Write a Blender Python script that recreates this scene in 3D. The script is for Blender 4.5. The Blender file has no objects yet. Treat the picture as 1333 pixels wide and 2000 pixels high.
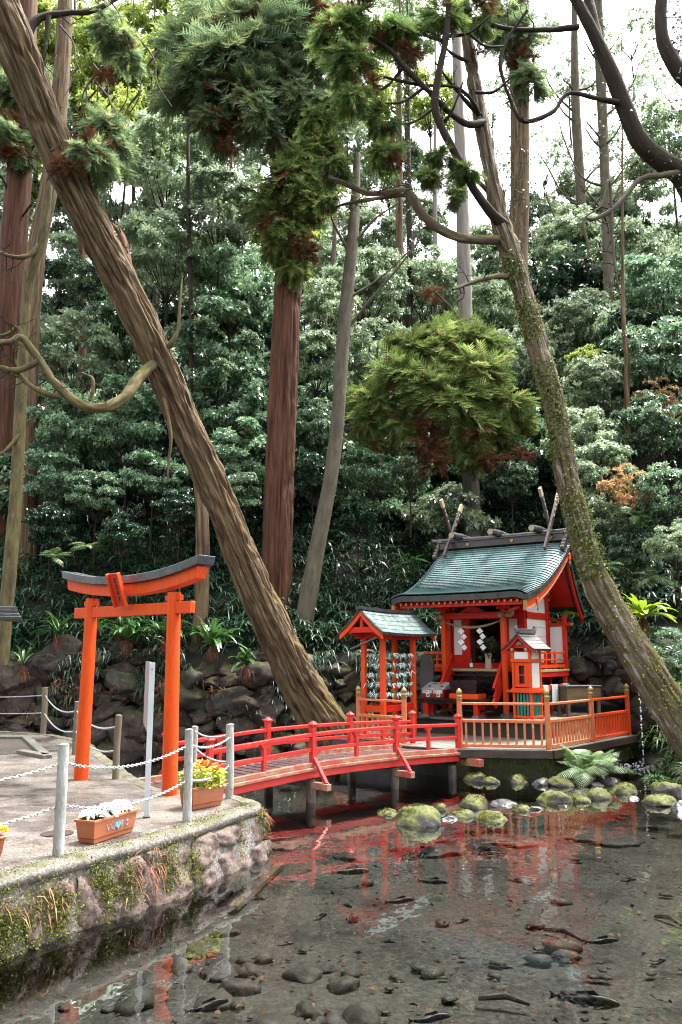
import bpy, bmesh, math, random
import numpy as np
from mathutils import Vector, Matrix

# ------------------------------------------------------------------ camera, sky, sun, exposure
sc = bpy.context.scene
COL = sc.collection
TH = math.atan(280 / 1600)
cam_data = bpy.data.cameras.new('camera')
cam = bpy.data.objects.new('camera', cam_data); COL.objects.link(cam)
cam.location = (0, 0, 1.7); cam.rotation_euler = (math.pi / 2 + TH, 0, 0)
cam_data.sensor_fit = 'HORIZONTAL'; cam_data.sensor_width = 24.0; cam_data.lens = 24.0 * 1600 / 1333
cam_data.clip_start = 0.1; cam_data.clip_end = 500
sc.camera = cam

SUN_EL, SUN_AZ = math.radians(68), math.radians(55)        # a high, veiled sun over the slope at the back right
world = bpy.data.worlds.new('World'); sc.world = world; world.use_nodes = True
wn = world.node_tree; bg = wn.nodes['Background']
sky = wn.nodes.new('ShaderNodeTexSky'); sky.sky_type = 'NISHITA'; sky.sun_disc = False
sky.sun_elevation = SUN_EL; sky.sun_rotation = SUN_AZ
sky.air_density = 1.6; sky.dust_density = 6.0; sky.ozone_density = 1.0
hs = wn.nodes.new('ShaderNodeHueSaturation'); hs.inputs['Saturation'].default_value = 0.22
wn.links.new(sky.outputs[0], hs.inputs['Color']); wn.links.new(hs.outputs[0], bg.inputs['Color'])
bg.inputs['Strength'].default_value = 0.15

sd = bpy.data.lights.new('sun', 'SUN'); sd.energy = 2.6; sd.angle = math.radians(16); sd.color = (1.0, 0.96, 0.9)
sun = bpy.data.objects.new('sun', sd); COL.objects.link(sun)
dvec = Vector((math.sin(SUN_AZ) * math.cos(SUN_EL), math.cos(SUN_AZ) * math.cos(SUN_EL), math.sin(SUN_EL)))
sun.rotation_euler = dvec.to_track_quat('Z', 'Y').to_euler()

sc.view_settings.view_transform = 'Standard'; sc.view_settings.look = 'None'
sc.view_settings.gamma = 1.0; sc.view_settings.use_curve_mapping = False
sc.view_settings.exposure = 2.65
sc.render.engine = 'CYCLES'
sc.cycles.use_denoising = True; sc.cycles.denoiser = 'OPENIMAGEDENOISE'; sc.cycles.denoising_input_passes = 'RGB_ALBEDO_NORMAL'; sc.cycles.denoising_prefilter = 'NONE'
sc.cycles.max_bounces = 6; sc.cycles.diffuse_bounces = 3; sc.cycles.filter_width = 1.1; sc.cycles.glossy_bounces = 3
sc.cycles.transmission_bounces = 4; sc.cycles.transparent_max_bounces = 8
sc.cycles.sample_clamp_indirect = 4.0

RNG = np.random.default_rng(7)
random.seed(7)
PI = math.pi
def rad(a): return math.radians(a)
def V3(*a): return Vector(a)

def at(px, py, Y):
    """world point at distance Y in front of the camera seen at a spot of the 1333x2000 photograph"""
    a = (px - 666.5) / 1600; b = (1000 - py) / 1600
    d = (a, math.cos(TH) - b * math.sin(TH), math.sin(TH) + b * math.cos(TH)); t = Y / d[1]
    return Vector((d[0] * t, Y, 1.7 + d[2] * t))
def ground(px, py, z=0.0):
    a = (px - 666.5) / 1600; b = (1000 - py) / 1600
    d = (a, math.cos(TH) - b * math.sin(TH), math.sin(TH) + b * math.cos(TH)); t = (z - 1.7) / d[2]
    return Vector((d[0] * t, d[1] * t, z))

# ------------------------------------------------------------------ noise in numpy
def _hash(ix, iy, iz, seed):
    h = (ix.astype(np.int64) * 374761393 + iy.astype(np.int64) * 668265263 + iz.astype(np.int64) * 2147483647 + seed * 974711) & 0xffffffff
    h = ((h ^ (h >> 13)) * 1274126177) & 0xffffffff
    h = ((h ^ (h >> 16)) * 2246822519) & 0xffffffff
    h = h ^ (h >> 15)
    return (h & 0xffffff) / float(0xffffff) * 2 - 1
def vnoise(p, seed=0):
    p = np.asarray(p, float); i = np.floor(p); f = p - i; f = f * f * (3 - 2 * f); i = i.astype(np.int64)
    r = 0
    for dx in (0, 1):
        wx = f[:, 0] if dx else 1 - f[:, 0]
        for dy in (0, 1):
            wy = f[:, 1] if dy else 1 - f[:, 1]
            for dz in (0, 1):
                wz = f[:, 2] if dz else 1 - f[:, 2]
                r = r + wx * wy * wz * _hash(i[:, 0] + dx, i[:, 1] + dy, i[:, 2] + dz, seed)
    return r
def fbm(p, seed=0, oct=4):
    p = np.asarray(p, float); r = 0; a = 1.0; s = 0
    for k in range(oct):
        r = r + a * vnoise(p * (2 ** k) + k * 17.3, seed + k); s += a; a *= 0.5
    return r / s

# ------------------------------------------------------------------ materials
MATS = {}
def nodes_of(m):
    nt = m.node_tree
    def N(t, **kw):
        n = nt.nodes.new(t)
        for k, v in kw.items():
            if k in n.inputs: n.inputs[k].default_value = v
            else: setattr(n, k, v)
        return n
    return nt, N, nt.links.new
def rgba(c): return (c[0], c[1], c[2], 1.0)
def mixrgb(N, L, fac, a, b, mode='MIX'):
    n = N('ShaderNodeMix', data_type='RGBA', blend_type=mode)
    for sock, val in ((n.inputs[0], fac), (n.inputs[6], a), (n.inputs[7], b)):
        if hasattr(val, 'is_linked') or hasattr(val, 'links'): L(val, sock)
        elif isinstance(val, (int, float)): sock.default_value = val
        else: sock.default_value = rgba(val)
    return n.outputs[2]
def ramp(N, L, src, lo, hi):
    n = N('ShaderNodeMapRange'); n.inputs['From Min'].default_value = lo; n.inputs['From Max'].default_value = hi
    n.clamp = True; L(src, n.inputs['Value']); return n.outputs[0]
def noise(N, L, vec, scale, detail=5, rough=0.6):
    n = N('ShaderNodeTexNoise'); n.inputs['Scale'].default_value = scale
    n.inputs['Detail'].default_value = detail; n.inputs['Roughness'].default_value = rough
    L(vec, n.inputs['Vector']); return n.outputs['Fac']

def mat(name, c1, c2=None, rough=0.6, scale=3.0, stretch=(1, 1, 1), bump=0.0, bscale=40.0, wear=None, moss=None,
        spec=0.5, metal=0.0, fine=None, uv=False, rvar=0.15):
    """c1/c2 blotches; wear=(colour, scale, lo, hi) chips; moss=(colour, lo, hi, upness); fine=(colour, scale, amount) speckle"""
    if name in MATS: return MATS[name]
    K = lambda c: tuple(min(.8, x * .455) for x in c)
    c1 = K(c1); c2 = K(c2) if c2 else None
    if wear: wear = (K(wear[0]),) + tuple(wear[1:])
    if fine: fine = (K(fine[0]),) + tuple(fine[1:])
    if moss: moss = (K(moss[0]),) + tuple(moss[1:])
    m = bpy.data.materials.new(name); m.use_nodes = True; MATS[name] = m
    nt, N, L = nodes_of(m); b = nt.nodes['Principled BSDF']
    if uv:
        src = N('ShaderNodeUVMap').outputs[0]
    else:
        src = N('ShaderNodeNewGeometry').outputs['Position']
    mp = N('ShaderNodeMapping'); mp.inputs['Scale'].default_value = stretch; L(src, mp.inputs['Vector']); vec = mp.outputs[0]
    col = mixrgb(N, L, ramp(N, L, noise(N, L, vec, scale), 0.36, 0.66), c1, c2 or tuple(x * 0.7 for x in c1))
    if fine:
        col = mixrgb(N, L, ramp(N, L, noise(N, L, vec, fine[1], 3, 0.7), 0.45, 0.62), col, mixrgb(N, L, fine[2], col, fine[0]))
    r_sock = None
    if wear:
        f = ramp(N, L, noise(N, L, vec, wear[1], 8, 0.72), wear[2], wear[3]); col = mixrgb(N, L, f, col, wear[0])
    if moss:
        g = N('ShaderNodeNewGeometry'); sx = N('ShaderNodeSeparateXYZ'); L(g.outputs['Normal'], sx.inputs[0])
        mul = N('ShaderNodeMath', operation='MULTIPLY_ADD'); L(sx.outputs['Z'], mul.inputs[0]); mul.inputs[1].default_value = moss[3]
        L(noise(N, L, g.outputs['Position'], 4.0, 6, 0.65), mul.inputs[2])
        f = ramp(N, L, mul.outputs[0], moss[1], moss[2])
        mcol = mixrgb(N, L, ramp(N, L, noise(N, L, g.outputs['Position'], 22.0, 3), 0.35, 0.65), moss[0], tuple(x * 0.45 for x in moss[0]))
        col = mixrgb(N, L, f, col, mcol)
    L(col, b.inputs['Base Color'])
    rn = noise(N, L, vec, scale * 2.3, 3); mr = N('ShaderNodeMapRange'); L(rn, mr.inputs['Value'])
    mr.inputs['From Min'].default_value = 0.3; mr.inputs['From Max'].default_value = 0.7
    mr.inputs['To Min'].default_value = max(0.03, rough - rvar); mr.inputs['To Max'].default_value = min(1, rough + rvar)
    L(mr.outputs[0], b.inputs['Roughness'])
    b.inputs['Specular IOR Level'].default_value = spec; b.inputs['Metallic'].default_value = metal
    if bump:
        bn = N('ShaderNodeBump'); bn.inputs['Strength'].default_value = min(1, bump); bn.inputs['Distance'].default_value = 0.02
        L(noise(N, L, vec, bscale, 6, 0.65), bn.inputs['Height']); L(bn.outputs[0], b.inputs['Normal'])
    return m

def leaf_mat(name, c1, c2, c3=None, rough=0.35, trans=0.25, spec=0.5):
    """colour varies leaf by leaf through the 'rnd' attribute and plant by plant"""
    m = bpy.data.materials.new(name); m.use_nodes = True; MATS[name] = m
    nt, N, L = nodes_of(m); b = nt.nodes['Principled BSDF']
    a = N('ShaderNodeAttribute'); a.attribute_name = 'rnd'
    oi = N('ShaderNodeObjectInfo')
    cr = N('ShaderNodeValToRGB'); e = cr.color_ramp.elements
    e[0].position = 0.0; e[0].color = rgba(c1); e[1].position = 0.75; e[1].color = rgba(c2)
    x = cr.color_ramp.elements.new(1.0); x.color = rgba(c3 or c2)
    L(a.outputs['Fac'], cr.inputs[0])
    hv = N('ShaderNodeHueSaturation'); mr = N('ShaderNodeMapRange'); L(oi.outputs['Random'], mr.inputs['Value'])
    mr.inputs['To Min'].default_value = 0.75; mr.inputs['To Max'].default_value = 1.3
    L(mr.outputs[0], hv.inputs['Value']); L(cr.outputs[0], hv.inputs['Color'])
    L(hv.outputs[0], b.inputs['Base Color']); b.inputs['Roughness'].default_value = rough
    b.inputs['Specular IOR Level'].default_value = spec
    if trans:
        t = N('ShaderNodeBsdfTranslucent'); L(hv.outputs[0], t.inputs['Color'])
        mx = N('ShaderNodeMixShader'); mx.inputs[0].default_value = trans
        L(b.outputs[0], mx.inputs[1]); L(t.outputs[0], mx.inputs[2])
        L(mx.outputs[0], nt.nodes['Material Output'].inputs['Surface'])
    return m

mat('torii_orange', (1.25, .135, .006), (1.1, .108, .006), rough=.45, scale=2.2, stretch=(2.5, 2.5, .5), bump=.12, bscale=26, wear=((1.2, .23, .045), 7, .57, .72), fine=((.62, .06, .01), 20, .35), spec=.28)
mat('torii_grain', (1.25, .135, .008), (1.0, .09, .006), rough=.5, scale=6, stretch=(6, 6, .5), bump=.12, bscale=22, spec=.28)
mat('shrine_red', (1.0, .032, .010), (.82, .02, .010), rough=.4, scale=2.0, bump=.04, wear=((.4, .05, .03), 12, .68, .8), spec=.28)  # the shrine's red paint with its shaded, crimson look put into the colour
mat('shrine_orange', (1.2, .115, .014), (1.08, .095, .012), rough=.42, scale=2.0, bump=.04, wear=((.55, .12, .05), 14, .66, .8), spec=.28)  # the same red paint as it looks when lit, painted orange
mat('bridge_red', (.98, .055, .042), (.82, .034, .028), rough=.5, scale=2.5, bump=.15, bscale=60, wear=((.70, .30, .22), 11, .60, .72), spec=.28)
mat('bridge_worn', (.60, .07, .045), (.52, .30, .17), rough=.65, scale=3.2, bump=.3, bscale=50, wear=((.62, .46, .30), 6, .50, .66))
mat('fence_orange', (1.05, .24, .065), (.92, .27, .09), rough=.55, scale=4, bump=.2, bscale=60, wear=((.85, .56, .28), 9, .54, .66), fine=((.10, .04, .03), 60, .35))
mat('wet_timber', (.045, .032, .03), (.10, .06, .05), rough=.4, scale=3, bump=.4, bscale=25, moss=((.12, .14, .03), .75, .95, .35))
mat('pier_timber', (.16, .12, .09), (.05, .04, .035), rough=.6, scale=5, stretch=(3, 3, .6), bump=.6, bscale=25, wear=((.45, .37, .28), 7, .55, .68))
mat('deck_plank', (.075, .045, .06), (.12, .07, .07), rough=.35, scale=3, bump=.25, bscale=35, moss=((.22, .2, .05), .95, 1.15, .4))
mat('copper', (.23, .37, .365), (.16, .28, .285), rough=.36, scale=1.2, bump=.06, bscale=18, wear=((.36, .49, .48), 2.5, .52, .72), metal=.15)
mat('copper_dark', (.07, .12, .12), (.15, .21, .2), rough=.4, scale=3, bump=.12, bscale=20, wear=((.30, .17, .12), 7, .62, .72))
mat('roof_black', (.035, .034, .04), (.07, .065, .07), rough=.35, scale=3, bump=.15, bscale=30, wear=((.12, .12, .12), 10, .6, .75))
mat('ridge_brown', (.055, .038, .042), (.10, .065, .062), rough=.35, scale=3, bump=.2, bscale=30, wear=((.16, .10, .09), 9, .58, .72))
mat('torii_cap', (.13, .135, .16), (.075, .08, .10), rough=.3, scale=4, bump=.15, bscale=30, wear=((.42, .43, .46), 10, .60, .72))
mat('gold', (.62, .42, .14), (.48, .30, .10), rough=.4, scale=8, metal=.45)
mat('pale_wood', (.62, .47, .28), (.5, .36, .2), rough=.6, scale=4, stretch=(1, 1, 4), bump=.1)
mat('plaster', (1.2, 1.19, 1.16), (1.1, 1.08, 1.05), rough=.7, scale=2, bump=.05)
mat('paper', (1.4, 1.4, 1.42), (1.3, 1.3, 1.32), rough=.8, scale=5)
mat('green_paint', (.035, .27, .20), (.05, .33, .25), rough=.45, scale=5, bump=.05)
mat('black_lacquer', (.008, .008, .010), (.014, .013, .016), rough=.3, scale=3)
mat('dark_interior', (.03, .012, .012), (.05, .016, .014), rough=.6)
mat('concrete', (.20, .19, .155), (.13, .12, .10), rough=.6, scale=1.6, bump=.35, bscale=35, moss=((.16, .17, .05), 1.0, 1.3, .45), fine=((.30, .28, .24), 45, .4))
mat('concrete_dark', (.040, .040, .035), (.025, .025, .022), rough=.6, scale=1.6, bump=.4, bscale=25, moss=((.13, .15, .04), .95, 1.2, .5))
mat('steel', (.95, 1.0, 1.04), (.85, .9, .95), rough=.5, scale=3, metal=.15)
mat('chain_steel', (.80, .81, .84), (.6, .61, .63), rough=.4, scale=30, metal=.3)
mat('post_grey', (.60, .61, .58), (.33, .33, .30), rough=.7, scale=4, stretch=(2, 2, .7), bump=.35, bscale=30, wear=((.15, .14, .11), 8, .6, .74), fine=((.82, .83, .80), 30, .5))
mat('post_brown', (.30, .25, .17), (.20, .16, .10), rough=.75, scale=4, stretch=(2, 2, .7), bump=.35, bscale=30, wear=((.42, .38, .30), 8, .58, .72))
mat('terracotta', (.70, .22, .085), (.64, .19, .07), rough=.55, scale=5, bump=.05, wear=((.5, .2, .1), 12, .66, .8))
mat('soil', (.045, .032, .025), (.08, .055, .04), rough=.9, scale=8, bump=.6, bscale=30)
mat('stone_grey', (.17, .165, .16), (.10, .10, .105), rough=.55, scale=3, bump=.4, bscale=25)
mat('stele', (.10, .10, .115), (.06, .06, .07), rough=.5, scale=2.5, bump=.3, bscale=18)
mat('wall_stone', (.19, .115, .098), (.10, .066, .058), rough=.8, scale=4.5, bump=1.0, bscale=16, fine=((.34, .26, .235), 30, .5), wear=((.07, .05, .042), 6, .54, .66), moss=((.13, .125, .03), .66, .90, .3))
mat('mortar', (.24, .215, .19), (.12, .105, .09), rough=.85, scale=5, bump=1.0, bscale=30, fine=((.46, .44, .41), 38, .7), moss=((.12, .115, .03), .68, .92, .3))
mat('boulder', (.055, .046, .043), (.15, .108, .09), rough=.85, spec=.2, scale=3.5, bump=1.0, bscale=14, wear=((.24, .21, .18), 7, .58, .70), moss=((.075, .08, .02), .72, .98, .5))
mat('boulder_mossy', (.05, .046, .040), (.09, .08, .065), rough=.75, scale=2.2, bump=.8, bscale=10, moss=((.13, .13, .025), .55, .85, .4))
mat('rock_moss', (.15, .145, .14), (.075, .07, .07), rough=.7, spec=.3, scale=6, bump=1.0, bscale=18, moss=((.17, .19, .025), .66, .92, .75))
mat('rock_wet', (.085, .082, .084), (.045, .044, .048), rough=.35, scale=5, bump=.8, bscale=14, moss=((.20, .22, .06), 1.05, 1.3, .6))
mat('rock_sunk', (.125, .105, .080), (.065, .054, .042), rough=.7, scale=4, bump=.6, bscale=14)
mat('white_flower', (.80, .86, .80), (.55, .70, .58), rough=.7, scale=30)
mat('fish_dark', (.014, .014, .022), (.03, .028, .038), rough=.35, scale=10)
mat('fish_red', (.70, .07, .03), (.6, .2, .1), rough=.35, scale=12)
mat('ink', (.02, .02, .025), (.015, .015, .02), rough=.7)
mat('faint_print', (.50, .55, .66), (.60, .55, .58), rough=.7, scale=40)
mat('blue_print', (.16, .42, .62), (.22, .5, .66), rough=.7, scale=40)
mat('sign_face', (.62, .45, .47), (.72, .60, .62), rough=.5, scale=9, wear=((.55, .12, .12), 9, .62, .68))
mat('box_red', (.40, .012, .018), (.33, .01, .014), rough=.4)
mat('box_lid', (.55, .58, .53), (.45, .48, .45), rough=.3, wear=((.65, .1, .1), 9, .70, .72))
mat('rope', (.60, .47, .30), (.45, .34, .2), rough=.9, scale=20, bump=.6, bscale=120)
mat('vase', (.72, .62, .48), (.6, .5, .37), rough=.5, scale=4)
mat('iron', (.03, .03, .033), (.05, .05, .05), rough=.4)
mat('cloth', (.78, .80, .82), (.7, .72, .74), rough=.9, scale=6)
mat('old_wood', (.33, .235, .12), (.22, .15, .08), rough=.7, scale=3, stretch=(1, 1, 3), bump=.3)
mat('foam', (.75, .8, .85), (.4, .45, .5), rough=.3, scale=20)

# bark follows the trunk through its UV map (u round the trunk, v along it, both in metres)
mat('bark_cedar', (.070, .038, .022), (.29, .195, .105), rough=.9, scale=9, stretch=(1, .08, 1), bump=1.0, bscale=22, uv=True, spec=.2,
    wear=((.36, .30, .21), 12, .55, .64), moss=((.27, .24, .025), .80, 1.0, .85))
mat('bark_red', (.075, .026, .015), (.22, .098, .058), rough=.9, scale=9, stretch=(1, .06, 1), bump=1.0, bscale=24, uv=True, spec=.2,
    wear=((.26, .16, .12), 12, .58, .70))
mat('bark_ivy', (.11, .072, .045), (.25, .19, .12), rough=.9, scale=8, stretch=(1, .12, 1), bump=1.0, bscale=22, uv=True, spec=.2,
    wear=((.58, .54, .47), 9, .54, .64), moss=((.20, .19, .022), .62, .86, .6))
mat('bark_moss', (.11, .085, .045), (.26, .22, .09), rough=.9, scale=6, stretch=(1, .3, 1), bump=.9, bscale=24, uv=True, spec=.2,
    wear=((.36, .32, .24), 9, .58, .70), moss=((.27, .25, .028), .72, .98, .45))
mat('bark_grey', (.20, .17, .12), (.11, .092, .062), rough=.9, scale=6, stretch=(1, .3, 1), bump=.7, bscale=24, uv=True, spec=.2,
    wear=((.34, .32, .27), 8, .58, .72), moss=((.16, .155, .04), .78, 1.02, .35))
mat('bark_dark', (.040, .028, .021), (.080, .056, .040), rough=.9, scale=6, stretch=(1, .2, 1), bump=.9, bscale=24, uv=True, spec=.2,
    moss=((.10, .10, .03), .85, 1.1, .4))
mat('bark_pale', (.42, .38, .34), (.27, .235, .20), rough=.9, scale=6, stretch=(1, .15, 1), bump=.7, bscale=24, uv=True, spec=.2)
mat('twig', (.035, .026, .018), (.06, .045, .03), rough=.9, scale=6, spec=.2)

leaf_mat('cedar_green', (.085, .145, .045), (.18, .26, .08), (.30, .35, .11), rough=.5, trans=.45, spec=.4)
leaf_mat('cedar_bright', (.10, .155, .045), (.21, .275, .085), (.37, .40, .15), rough=.5, trans=.4, spec=.4)
leaf_mat('cedar_blue', (.13, .20, .105), (.25, .33, .165), (.38, .43, .20), rough=.45, trans=.45, spec=.45)
leaf_mat('cedar_dead', (.13, .052, .030), (.22, .10, .055), (.12, .06, .042), rough=.8, trans=.25, spec=.1)
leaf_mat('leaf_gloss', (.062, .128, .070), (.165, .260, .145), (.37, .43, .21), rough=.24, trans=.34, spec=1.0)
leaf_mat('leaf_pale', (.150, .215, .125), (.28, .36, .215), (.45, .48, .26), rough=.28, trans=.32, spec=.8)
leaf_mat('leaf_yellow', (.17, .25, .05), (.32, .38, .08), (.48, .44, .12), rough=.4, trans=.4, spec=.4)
leaf_mat('leaf_autumn', (.30, .22, .10), (.42, .20, .08), (.5, .38, .16), rough=.6, trans=.3, spec=.3)
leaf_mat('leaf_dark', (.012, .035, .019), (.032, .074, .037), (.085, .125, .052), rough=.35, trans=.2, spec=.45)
leaf_mat('fern_green', (.045, .10, .030), (.10, .18, .055), (.2, .26, .10), rough=.42, trans=.25, spec=.45)
leaf_mat('fern_pale', (.065, .12, .045), (.13, .20, .08), (.23, .28, .12), rough=.42, trans=.25, spec=.5)
leaf_mat('nest_dark', (.030, .085, .022), (.065, .15, .035), (.11, .2, .05), rough=.25, trans=.2, spec=.7)
leaf_mat('nest_lime', (.15, .25, .015), (.27, .36, .022), (.38, .45, .06), rough=.3, trans=.3, spec=.6)
leaf_mat('ivy_leaf', (.035, .055, .010), (.095, .125, .018), (.20, .20, .03), rough=.6, trans=.2, spec=.2)
leaf_mat('moss_dark', (.020, .026, .006), (.045, .052, .010), (.08, .08, .02), rough=.95, trans=.05, spec=.0)
leaf_mat('ivy_dark', (.02, .05, .018), (.05, .10, .03), (.09, .14, .05), rough=.35, trans=.2, spec=.5)
leaf_mat('poinsettia_leaf', (.30, .40, .04), (.46, .52, .08), (.6, .62, .2), rough=.45, trans=.3)
leaf_mat('poinsettia_red', (.75, .10, .02), (.85, .18, .03), (.9, .35, .06), rough=.5, trans=.25)
leaf_mat('cabbage_leaf', (.42, .56, .44), (.72, .80, .72), (.86, .88, .84), rough=.6, trans=.2, spec=.3)
leaf_mat('litter', (.07, .028, .017), (.13, .055, .032), (.18, .11, .06), rough=.8, trans=.05, spec=.2)
leaf_mat('moss_tuft', (.032, .041, .007), (.072, .08, .012), (.15, .148, .03), rough=.8, trans=.15, spec=.15)

# ------------------------------------------------------------------ object helpers
def link(o, parent=None):
    COL.objects.link(o)
    if parent is not None: o.parent = parent
    return o
def tag(o, label, cat, group=None, kind=None):
    if label: o['label'] = label
    if cat: o['category'] = cat
    if group: o['group'] = group
    if kind: o['kind'] = kind
    return o
def thing(name, label, cat, loc=(0, 0, 0), rz=0.0, group=None):
    o = bpy.data.objects.new(name, None); o.empty_display_size = .1
    o.location = loc; o.rotation_euler = (0, 0, rz); link(o)
    return tag(o, label, cat, group)
def place(name, me, parent=None, loc=(0, 0, 0), rot=(0, 0, 0), scale=(1, 1, 1)):
    o = bpy.data.objects.new(name, me); o.location = loc; o.rotation_euler = rot
    o.scale = scale if hasattr(scale, '__len__') else (scale,) * 3
    return link(o, parent)

def np_mesh(name, V, F, mats, rnd=None, mi=None, smooth=False, uvs=None):
    """V (n,3), F (m,4) quads, rnd per vertex, mi per face, uvs per vertex"""
    me = bpy.data.meshes.new(name); V = np.asarray(V, np.float32); F = np.asarray(F, np.int32)
    k = F.shape[1]
    me.vertices.add(len(V)); me.vertices.foreach_set('co', V.ravel())
    me.loops.add(F.size); me.loops.foreach_set('vertex_index', F.ravel())
    me.polygons.add(len(F)); me.polygons.foreach_set('loop_start', np.arange(0, F.size, k, dtype=np.int32))
    if smooth: me.polygons.foreach_set('use_smooth', np.ones(len(F), bool))
    if mi is not None: me.polygons.foreach_set('material_index', np.asarray(mi, np.int32))
    for m in (mats if isinstance(mats, (list, tuple)) else [mats]): me.materials.append(MATS[m])
    if rnd is not None:
        a = me.attributes.new('rnd', 'FLOAT', 'POINT'); a.data.foreach_set('value', np.asarray(rnd, np.float32))
    if uvs is not None:
        u = me.uv_layers.new(name='UVMap'); u.data.foreach_set('uv', np.asarray(uvs, np.float32)[F.ravel()].ravel())
    me.update(calc_edges=True); me.validate()
    return me

class MB:
    """collects boxes, bars, tubes, prisms into one mesh"""
    def __init__(s): s.v = []; s.f = []
    def add(s, vs, fs):
        o = len(s.v); s.v += [tuple(v) for v in vs]; s.f += [tuple(i + o for i in f) for f in fs]; return s
    def box(s, c, d, M=None, taper=1.0):
        x, y, z = d[0] / 2, d[1] / 2, d[2] / 2
        vs = [Vector((a * x * (taper if e > 0 else 1), b * y * (taper if e > 0 else 1), e * z)) for e in (-1, 1) for a, b in ((-1, -1), (1, -1), (1, 1), (-1, 1))]
        if M is not None: vs = [M @ v for v in vs]
        c = Vector(c)
        return s.add([v + c for v in vs], [(0, 3, 2, 1), (4, 5, 6, 7), (0, 1, 5, 4), (1, 2, 6, 5), (2, 3, 7, 6), (3, 0, 4, 7)])
    def bar(s, p0, p1, w, h, up=(0, 0, 1)):
        p0, p1 = Vector(p0), Vector(p1); d = (p1 - p0).normalized(); up = Vector(up)
        r = d.cross(up)
        if r.length < 1e-4: r = d.cross(Vector((0, 1, 0)))
        r.normalize(); u = r.cross(d)
        vs = [p + r * a * w / 2 + u * b * h / 2 for p in (p0, p1) for a, b in ((-1, -1), (1, -1), (1, 1), (-1, 1))]
        return s.add(vs, [(0, 3, 2, 1), (4, 5, 6, 7), (0, 1, 5, 4), (1, 2, 6, 5), (2, 3, 7, 6), (3, 0, 4, 7)])
    def tube(s, pts, rads, n=10, cap=True):
        pts = [Vector(p) for p in pts]
        if not hasattr(rads, '__len__'): rads = [rads] * len(pts)
        vs = []; prev = None
        for i, p in enumerate(pts):
            d = (pts[min(i + 1, len(pts) - 1)] - pts[max(i - 1, 0)]).normalized()
            if prev is None:
                r = d.cross(Vector((0, 0, 1)))
                if r.length < 1e-3: r = Vector((1, 0, 0))
            else: r = prev - d * prev.dot(d)
            r.normalize(); prev = r; q = d.cross(r)
            vs += [p + (r * math.cos(2 * PI * k / n) + q * math.sin(2 * PI * k / n)) * rads[i] for k in range(n)]
        fs = [(i * n + k, i * n + (k + 1) % n, (i + 1) * n + (k + 1) % n, (i + 1) * n + k) for i in range(len(pts) - 1) for k in range(n)]
        if cap: fs += [tuple(range(n - 1, -1, -1)), tuple(range((len(pts) - 1) * n, len(pts) * n))]
        return s.add(vs, fs)
    def lathe(s, prof, n=16, c=(0, 0, 0)):
        return s.tube([(c[0], c[1], c[2] + z) for r, z in prof], [max(r, 1e-4) for r, z in prof], n)
    def prism(s, poly, z0, z1, M=None):
        n = len(poly); vs = [Vector((x, y, z0)) for x, y in poly] + [Vector((x, y, z1)) for x, y in poly]
        if M is not None: vs = [M @ v for v in vs]
        return s.add(vs, [tuple(range(n - 1, -1, -1)), tuple(range(n, 2 * n))] + [(i, (i + 1) % n, n + (i + 1) % n, n + i) for i in range(n)])
    def grid(s, rows):
        """a sheet of points rows[i][j]"""
        n = len(rows[0])
        return s.add([p for r in rows for p in r], [(i * n + j, i * n + j + 1, (i + 1) * n + j + 1, (i + 1) * n + j) for i in range(len(rows) - 1) for j in range(n - 1)])
    def slab(s, rows, off):
        """a closed sheet: rows on top, the same moved by off(vector) below"""
        m, n = len(rows), len(rows[0]); off = Vector(off); o = len(s.v)
        s.grid(rows); s.add([Vector(p) + off for r in rows for p in r], [])
        b = o + m * n; f = []
        f += [(b + i * n + j, b + (i + 1) * n + j, b + (i + 1) * n + j + 1, b + i * n + j + 1) for i in range(m - 1) for j in range(n - 1)]
        for j in range(n - 1):
            f.append((o + j + 1, o + j, b + j, b + j + 1)); e = (m - 1) * n
            f.append((o + e + j, o + e + j + 1, b + e + j + 1, b + e + j))
        for i in range(m - 1):
            f.append((o + i * n, o + (i + 1) * n, b + (i + 1) * n, b + i * n)); e = n - 1
            f.append((o + (i + 1) * n + e, o + i * n + e, b + i * n + e, b + (i + 1) * n + e))
        s.f += f; return s
    def mesh(s, name, m, smooth=False, bevel=0.0):
        me = bpy.data.meshes.new(name); me.from_pydata(s.v, [], s.f)
        bm = bmesh.new(); bm.from_mesh(me)
        bmesh.ops.recalc_face_normals(bm, faces=bm.faces)
        if bevel: bmesh.ops.bevel(bm, geom=[e for e in bm.edges if len(e.link_faces) == 2 and e.calc_face_angle(0) > .6], offset=bevel, segments=1, affect='EDGES', profile=.5)
        bm.to_mesh(me); bm.free(); me.materials.append(MATS[m])
        if smooth:
            me.polygons.foreach_set('use_smooth', [True] * len(me.polygons))
            if smooth != 'all': me.set_sharp_from_angle(angle=rad(40))
        return me
    def build(s, name, m, parent=None, loc=(0, 0, 0), rot=(0, 0, 0), smooth=False, bevel=0.0):
        return place(name, s.mesh(name, m, smooth, bevel), parent, loc, rot)
def B(c, d, M=None, taper=1.0): return MB().box(c, d, M, taper)
def text_mesh(body, size, m, depth=.002, vertical=False):
    c = bpy.data.curves.new('lettering', 'FONT'); c.body = '\n'.join(body) if vertical else body
    c.size = size; c.extrude = depth; c.align_x = 'CENTER'; c.align_y = 'CENTER'; c.resolution_u = 3
    if vertical: c.space_line = .85
    o = bpy.data.objects.new('lettering', c); COL.objects.link(o)
    me = bpy.data.meshes.new_from_object(o.evaluated_get(bpy.context.evaluated_depsgraph_get()))
    bpy.data.objects.remove(o); bpy.data.curves.remove(c); me.materials.clear(); me.materials.append(MATS[m]); return me

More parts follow.
